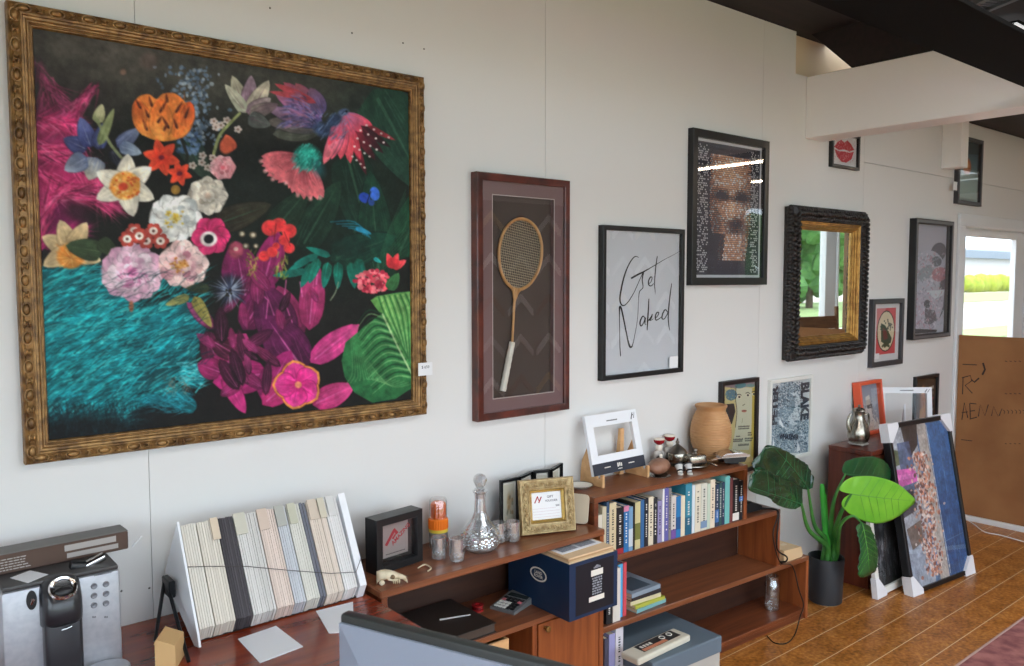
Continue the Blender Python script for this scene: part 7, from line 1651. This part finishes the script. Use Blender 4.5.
# ------------------------------------------------------------------ potted plant
PX, PY = 3.886, -.252
t = thing('potted_plant', 'broad leaved plant in a matt black pot between bookcase and cabinet', 'plant', (PX, PY, 0))
bm = BM(); lathe(bm, [(0, .006), (.078, .006), (.082, .010), (.090, .238), (.088, .243), (.082, .243), (.080, .232), (.078, .19), (0, .19)], 36); pot = fin('pot', bm, mat('matt_black_pot', (40, 42, 46), .5), t, 40)
bm = BM(); lathe(bm, [(0, .191), (.0775, .191), (.05, .196), (0, .198)], 24); fin('soil', bm, mat('dark_soil', (40, 32, 26), .95), t, 50)
bm = BM(); lathe(bm, [(0, 0), (.07, 0), (.07, .0058), (0, .0058)], 28); fin('saucer', bm, mat('cork_disc', (190, 150, 110), .8), t, 50)
STG = mat('stem_green', (74, 140, 58), .45, noise=((52, 110, 48), 10, 3))
LD = mat('leaf_dark_green', (26, 76, 44), .24, spec=.6, coat=.4, noise=((14, 44, 28), 9, 4)); LBR = mat('leaf_bright_green', (128, 192, 56), .42, noise=((98, 168, 44), 7, 4)); LM = mat('leaf_mid_green', (34, 92, 44), .35, coat=.3, noise=((22, 66, 36), 8, 3))
VB = mat('vein_pale', (90, 150, 60), .5); VD = mat('vein_dark_leaf', (44, 96, 56), .4)
def leaf(name, base, tip, side, width, droop, rip, m, vm, lobes=.12, n=26, k=14, nv=9, fold=.0, prof=.62):
    """heart-shaped leaf; base/tip world points, side = approx world direction across it"""
    B, T = Vector(base)-t.location, Vector(tip)-t.location; ax = T-B; L = ax.length; ax.normalize(); S = Vector(side); S = (S-ax*S.dot(ax)).normalized(); N = ax.cross(S)
    if N.dot(Vector(CAM)-Vector(base)) < 0: N = -N
    bm = bmesh.new(); g = []
    def pos(u, v):
        hw = width/2*max(0.0, math.sin(math.pi*min(1, (u+lobes)/(1+lobes))**prof))**.85
        if u > .8: hw *= (1-((u-.8)/.2)**2*.35)
        back = -lobes*L*abs(v)**1.4*max(0, 1-u*4)
        x = u*L+back
        rid = rip*math.cos((u-.25*abs(v))*math.pi*2*nv)*min(1, abs(v)*3)*(1-abs(v)**4)
        return B+ax*x+S*(v*hw)+N*(-droop*u*u*L-fold*abs(v)**1.6*hw+rid)
    for i in range(n+1): g.append([bm.verts.new(pos(i/n, -1+2*j/k)) for j in range(k+1)])
    for i in range(n):
        for j in range(k):
            try: bm.faces.new((g[i][j], g[i+1][j], g[i+1][j+1], g[i][j+1]))
            except ValueError: pass
    bmesh.ops.remove_doubles(bm, verts=bm.verts[:], dist=1e-5)
    o = fin('leaf', bm, m, t, 70, label=name)
    sol = o.modifiers.new('thickness', 'SOLIDIFY'); sol.thickness = .0012; sol.offset = 0
    vb = bmesh.new(); tube(vb, [pos(u/12, 0)+N*.0015 for u in range(13)], [.003-.0002*u for u in range(13)], 5)
    for q in range(1, nv):
        u0 = q/nv*.86
        for s in (-1, 1): tube(vb, [pos(min(1, u0+.25*f*.55), s*f*.94)+N*.0012 for f in (.02, .3, .6, .95)], [.0013, .0011, .0009, .0005], 4)
    fin('vein', vb, vm, o, 60)
    return o
def W(px, py, y): return Vector(onY(px, py, y))
RIM = Vector((PX, PY, .20))
def leafo(label, outl, att, yf, m, vm, cup, rip, nv, tipk, gloss=0):
    """leaf blade from its outline: outl/att in photo pixels put on the sloping sheet y = yf(px,py), then cupped and rippled out of it"""
    cr = lambda q: (730+q[0]/3.331, 430+q[1]/3.33)
    ac = cr(att); A0 = W(ac[0], ac[1], yf(*ac))
    O = spline([cr(q) for q in outl]+[cr(outl[0])], 5)[:-1]; O3 = [W(p[0], p[1], yf(p[0], p[1])) for p in O]
    tip = O3[tipk*5]; ax = (tip-A0).normalized(); c = sum(O3, Vector())/len(O3); N = Vector((0, 0, 0))
    for i in range(len(O3)): N += (O3[i]-A0).cross(O3[(i+1) % len(O3)]-A0)
    N.normalize()
    if N.dot(Vector(CAM)-c) < 0: N = -N
    S = N.cross(ax); Lm = (tip-A0).length
    def bend(p):
        d = p-A0; u = d.dot(ax)/Lm; v = d.dot(S)/Lm
        return p + N*(-cup*abs(v)**1.5*Lm*1.6+.25*cup*Lm*math.sin(max(0, min(1, u))*math.pi)-.5*cup*Lm*max(0, u)**2+rip*math.cos((u-.45*abs(v))*math.pi*2*nv)*min(1, abs(v)*6)) - t.location
    bm = bmesh.new(); K = 14; g = []
    for k in range(K+1): g.append([bm.verts.new(bend(A0+(p-A0)*(k/K)+Vector((0, 0, 1e-5*k)))) for p in O3] if k else [bm.verts.new(bend(A0))])
    n = len(O3)
    for i in range(n): bm.faces.new((g[0][0], g[1][i], g[1][(i+1) % n]))
    for k in range(1, K):
        for i in range(n): bm.faces.new((g[k][i], g[k+1][i], g[k+1][(i+1) % n], g[k][(i+1) % n]))
    o = fin('leaf', bm, m, t, 75, label=label); sol = o.modifiers.new('thickness', 'SOLIDIFY'); sol.thickness = .0012; sol.offset = 0
    vb = bmesh.new(); nn = N*.0016
    tube(vb, [bend(A0+(tip-A0)*(k/14))+nn for k in range(14)], [.0028-.00017*k for k in range(14)], 5)
    nq = min(nv, 7)
    for q in range(1, nq):
        f0 = q/nq*.8; P0 = A0+(tip-A0)*f0
        for s in (-1, 1):
            best = None
            d_ = (ax*.55+S*s).normalized()
            for i, p in enumerate(O3):
                w_ = p-P0; L_ = w_.length
                if L_ < 1e-4: continue
                a_ = w_.normalized().dot(d_)
                if best is None or a_ > best[0]: best = (a_, p)
            if best[0] > .93: tube(vb, [bend(P0+(best[1]-P0)*f)+nn for f in (0, .2, .4, .6, .8, .96)], [.0014, .0013, .0011, .001, .0008, .0005], 4)
    fin('vein', vb, vm, o, 60); return o, A0
yl = lambda px, py: -.27-.16*(808-px)/55-.10*(510-py)/60*0
leafo('glossy dark green leaf at the left, upper one', [(262, 200), (277, 186), (275, 150), (255, 115), (225, 95), (190, 70), (150, 53), (125, 60), (105, 100), (100, 140), (140, 172), (200, 190), (238, 196)], (260, 197), lambda px, py: -.26-.06*(809-px)/45, LD, VD, .07, .010, 10, 6)
leafo('glossy dark green leaf at the left, lower one', [(241, 250), (244, 215), (236, 188), (200, 168), (150, 148), (108, 125), (85, 150), (74, 190), (80, 206), (100, 215), (130, 226), (150, 246), (180, 259), (215, 263)], (238, 247), lambda px, py: -.30-.07*(802-px)/48, LD, VD, .07, .010, 10, 7)
leafo('bright light green heart shaped leaf', [(403, 212), (378, 207), (364, 196), (385, 170), (415, 157), (465, 154), (510, 161), (560, 180), (600, 210), (628, 240), (600, 266), (560, 294), (505, 312), (455, 306), (405, 283), (374, 252), (380, 228)], (405, 213), lambda px, py: -.40-.15*(px-852)/66, LBR, VB, .10, .0012, 7, 9)
leafo('dark green leaf behind the bright one', [(382, 150), (374, 132), (388, 106), (430, 91), (480, 89), (520, 104), (545, 130), (560, 160), (520, 172), (450, 165)], (384, 146), lambda px, py: -.345-.05*(px-846)/50, LM, VD, .12, .003, 8, 7)
leafo('hanging green leaf under the bright one', [(440, 308), (470, 325), (490, 370), (500, 420), (498, 464), (470, 485), (440, 490), (432, 455), (436, 410), (428, 360), (424, 322)], (440, 312), lambda px, py: -.455-.05*(py-523)/55, LM, VB, .07, .004, 8, 5)
def stem(pts, r0, r1):
    P = spline([p-t.location for p in pts], 7); n = len(P); bm = BM(); tube(bm, P, [r0+(r1-r0)*k/(n-1) for k in range(n)], 9); fin('stem', bm, STG, t, 60)
cz = lambda dx, dy, z: Vector((PX+dx, PY+dy, z))
stem([cz(-.02, -.01, .19), cz(-.03, -.02, .30), W(809, 530, -.27), W(801.5, 504, -.305)], .020, .006)
stem([cz(-.01, .01, .19), cz(-.015, .0, .33), W(814.5, 525, -.25), W(808, 489, -.265)], .020, .0055)
stem([cz(.02, -.015, .19), cz(.03, -.03, .29), W(836, 527, -.31), W(843, 508, -.37), W(851.6, 494, -.405)], .021, .005)
stem([cz(.015, .005, .19), cz(.03, -.0, .30), W(832, 512, -.30), W(836, 494, -.33), W(845.5, 473.5, -.35)], .018, .0045)
stem([cz(.02, -.02, .19), cz(.035, -.04, .26), W(840, 526, -.37), W(852, 516, -.43), W(862, 523, -.46)], .014, .004)
a0, a1 = cz(.0, -.01, .19), W(822, 484, -.22)-Vector((0, 0, 0)); bm = BM(); P = spline([a0-t.location, (a0*.5+a1*.5)-t.location, a1-t.location], 8); tube(bm, P, [.024, .022, .020, .018, .017, .016, .0158, .0156, .0155, .0155, .0155, .0153, .015, .0145, .014, .013, .009], 12)
tube(bm, [p+np.array([.008, -.008, 0]) for p in [np.array(q) for q in P[3:15]]], .008, 8); fin('new_shoot', bm, mat('fresh_green', (70, 186, 62), .35, noise=((52, 160, 54), 8, 2)), t, 60)
# ------------------------------------------------------------------ brown card sheet across the door, batten, cable, rug
t = thing('cardboard_sheet', 'tall brown cardboard sheet with black marker writing in front of the door', 'cardboard', (5.99, -1.0, 0))
bm = BM(); box(bm, 0, .012, -1.1, .968, .034, 1.288, .002); fin('sheet', bm, mat('brown_cardboard', (158, 110, 68), .8, noise=((140, 94, 56), 3, 4)), t)
mk = bpy.data.materials.get('marker') or mat('marker_black', (52, 38, 30), .7)
bm = BM()
def mf(px, py): p = onX(px, py, 5.989); return (p[1]+1.0, p[2])
def mark(pts, w): ribbon(bm, [mf(940+x/3.024, 320+y/3.027) for x, y in pts], w, lambda u, v: (-.0012, u, v))
mark([(68, 134), (112, 136)], .006); mark([(130, 130), (136, 150), (128, 166)], .012)
mark([(70, 172), (68, 225)], .006); mark([(66, 175), (92, 168), (96, 184), (76, 198), (98, 222)], .006); mark([(94, 180), (104, 188), (118, 176)], .010)
mark([(66, 302), (74, 250), (84, 296)], .007); mark([(66, 280), (84, 278)], .006); mark([(90, 252), (92, 300)], .006); mark([(90, 252), (110, 254)], .006); mark([(90, 276), (106, 274)], .006); mark([(90, 300), (112, 294)], .006)
mark([(116, 292), (122, 256), (136, 290), (146, 256)], .006); mark([(156, 290), (162, 262), (176, 292), (188, 268), (180, 290)], .005)
for x in range(190, 254, 12): mark([(x, 272), (x+6, 276), (x+4, 284)], .004)
mark([(64, 362), (98, 366)], .005)
for x in range(196, 250, 14): mark([(x, 124), (x+7, 126)], .004); mark([(x, 222), (x+7, 224)], .004); mark([(x, 374), (x+6, 375)], .004)
fin('marker_writing', bm, mk, t)['kind'] = 'stuff'
bm = BM(); box(bm, 5.965, 6.01, -2.1, -.03, .0, .0335, .003); o = struct('trim_10', bm, FR)
bm = BM(); pts = [onZ(967, 519.5, .003), onZ(975, 525, .003), onZ(985, 532, .003), onZ(1002, 535.5, .003), onZ(1030, 543.5, .003)]; tube(bm, spline(pts, 5), .0035, 6); tag(fin('white_cable', bm, WHITE, None, 60), 'thin white cable on the floor before the brown cardboard', 'cable')
# rug
RUG = mat('faded_red_rug', (168, 108, 104), .95, noise=((122, 70, 72), 14, 8)); e0 = -.985
t = thing('rug', 'faded red rug with pale edge at the bottom right corner', 'rug', (4.4, e0, 0))
bm = BM(); box(bm, -1.9, 2.0, -1.6, -.012, .0005, .007, .002); fin('pile', bm, RUG, t)
bm = BM(); box(bm, -1.9, 2.0, -.0118, 0, .0005, .0075, .002); fin('edge_binding', bm, mat('pale_pink_binding', (186, 152, 142), .9), t)
# bar chair seen in the mirror
BW = mat('brown_chair_wood', (122, 84, 54), .5, wood=((96, 62, 40), (3, 24, 24), .5))
t = thing('bar_chair', 'brown wooden high chair reflected at the bottom of the mirror', 'chair', (10.15, -3.25, 0), (0, 0, math.radians(8)))
for sx in (-.4, .4):
    bm = BM(); tube(bm, [(sx, .2, 0), (sx, .2, .78), (sx*1.0, .22, .9)], .028, 8); fin('leg', bm, BW, t, 50); bm = BM(); tube(bm, [(sx, -.2, 0), (sx, -.2, .8), (sx*1.02, -.23, 1.30)], .028, 8); fin('leg', bm, BW, t, 50)
bm = BM(); box(bm, -.43, .43, -.23, .23, .74, .79, .01, 2); fin('seat', bm, BW, t)
bm = BM(); box(bm, -.4, .4, -.245, -.215, 1.0, 1.17, .01, 2); fin('backrest', bm, BW, t)
# roof furniture near the upper right corner
p = onZ(1000, 27, 2.93); t = thing('roof_light_panel', 'pale light panel in the dark roof at the top right corner', 'roof light', (p[0], p[1], 2.93))
bm = BM(); box(bm, 0, 1.2, -.07, .13, 0, .012); fin('diffuser', bm, mat('roof_diffuser', (236, 240, 240), .5, emit=.6), t)
bm = BM(); moulding(bm, 1.24, .18, [(0, -.0), (0, .02), (.02, .02), (.02, 0)])
for v in bm.verts: v.co = Vector((v.co.x+.60, v.co.z*1.33-.09, -v.co.y*.5))
fin('frame', bm, STEEL, t)
a_, b_ = Vector(onZ(962, 14, 2.86)), Vector(onZ(1000, -2, 2.86)); 
t = thing('metal_rail', 'grey slotted metal rail under the dark roof at top right', 'rail', (a_+b_)/2, (0, 0, math.atan2((b_-a_).y, (b_-a_).x))); L_ = (b_-a_).length*2.2
bm = BM(); n = 18
for k in range(n): x = -L_/2+L_*k/n; box(bm, x, x+L_/n*.55, -.045, .045, 0, .012)
box(bm, -L_/2, L_/2, -.07, -.045, -.012, .02); box(bm, -L_/2, L_/2, .045, .07, -.012, .02); fin('slotted_channel', bm, mat('galvanised_steel', (120, 124, 130), .4, metal=.6), t)
# little screws in the wall above the desk
for (px, py) in ((121.5, 591), (149.5, 588), (403, 43), (424, 49), (352, 33), (270, 8)):
    p = onY(px, py, 0); bm = BM(); lathe(bm, [(0, 0), (.0032, 0), (.0022, .002), (0, .0024)], 10)
    for v in bm.verts: v.co = Vector((p[0]+v.co.x, -v.co.z, p[2]+v.co.y))
    tag(fin('wall_screw', bm, mat('dull_screw', (92, 88, 84), .5)), {121: 'tiny dark screw head in the wall right of the coffee machine', 149: 'tiny screw head in the wall left of the sample rack', 403: 'tiny screw head above the top right of the floral painting', 424: 'tiny screw head farthest right above the floral painting', 352: 'tiny screw head above the middle right of the floral painting', 270: 'tiny screw head near the top edge above the floral painting'}[int(px)], 'screw')
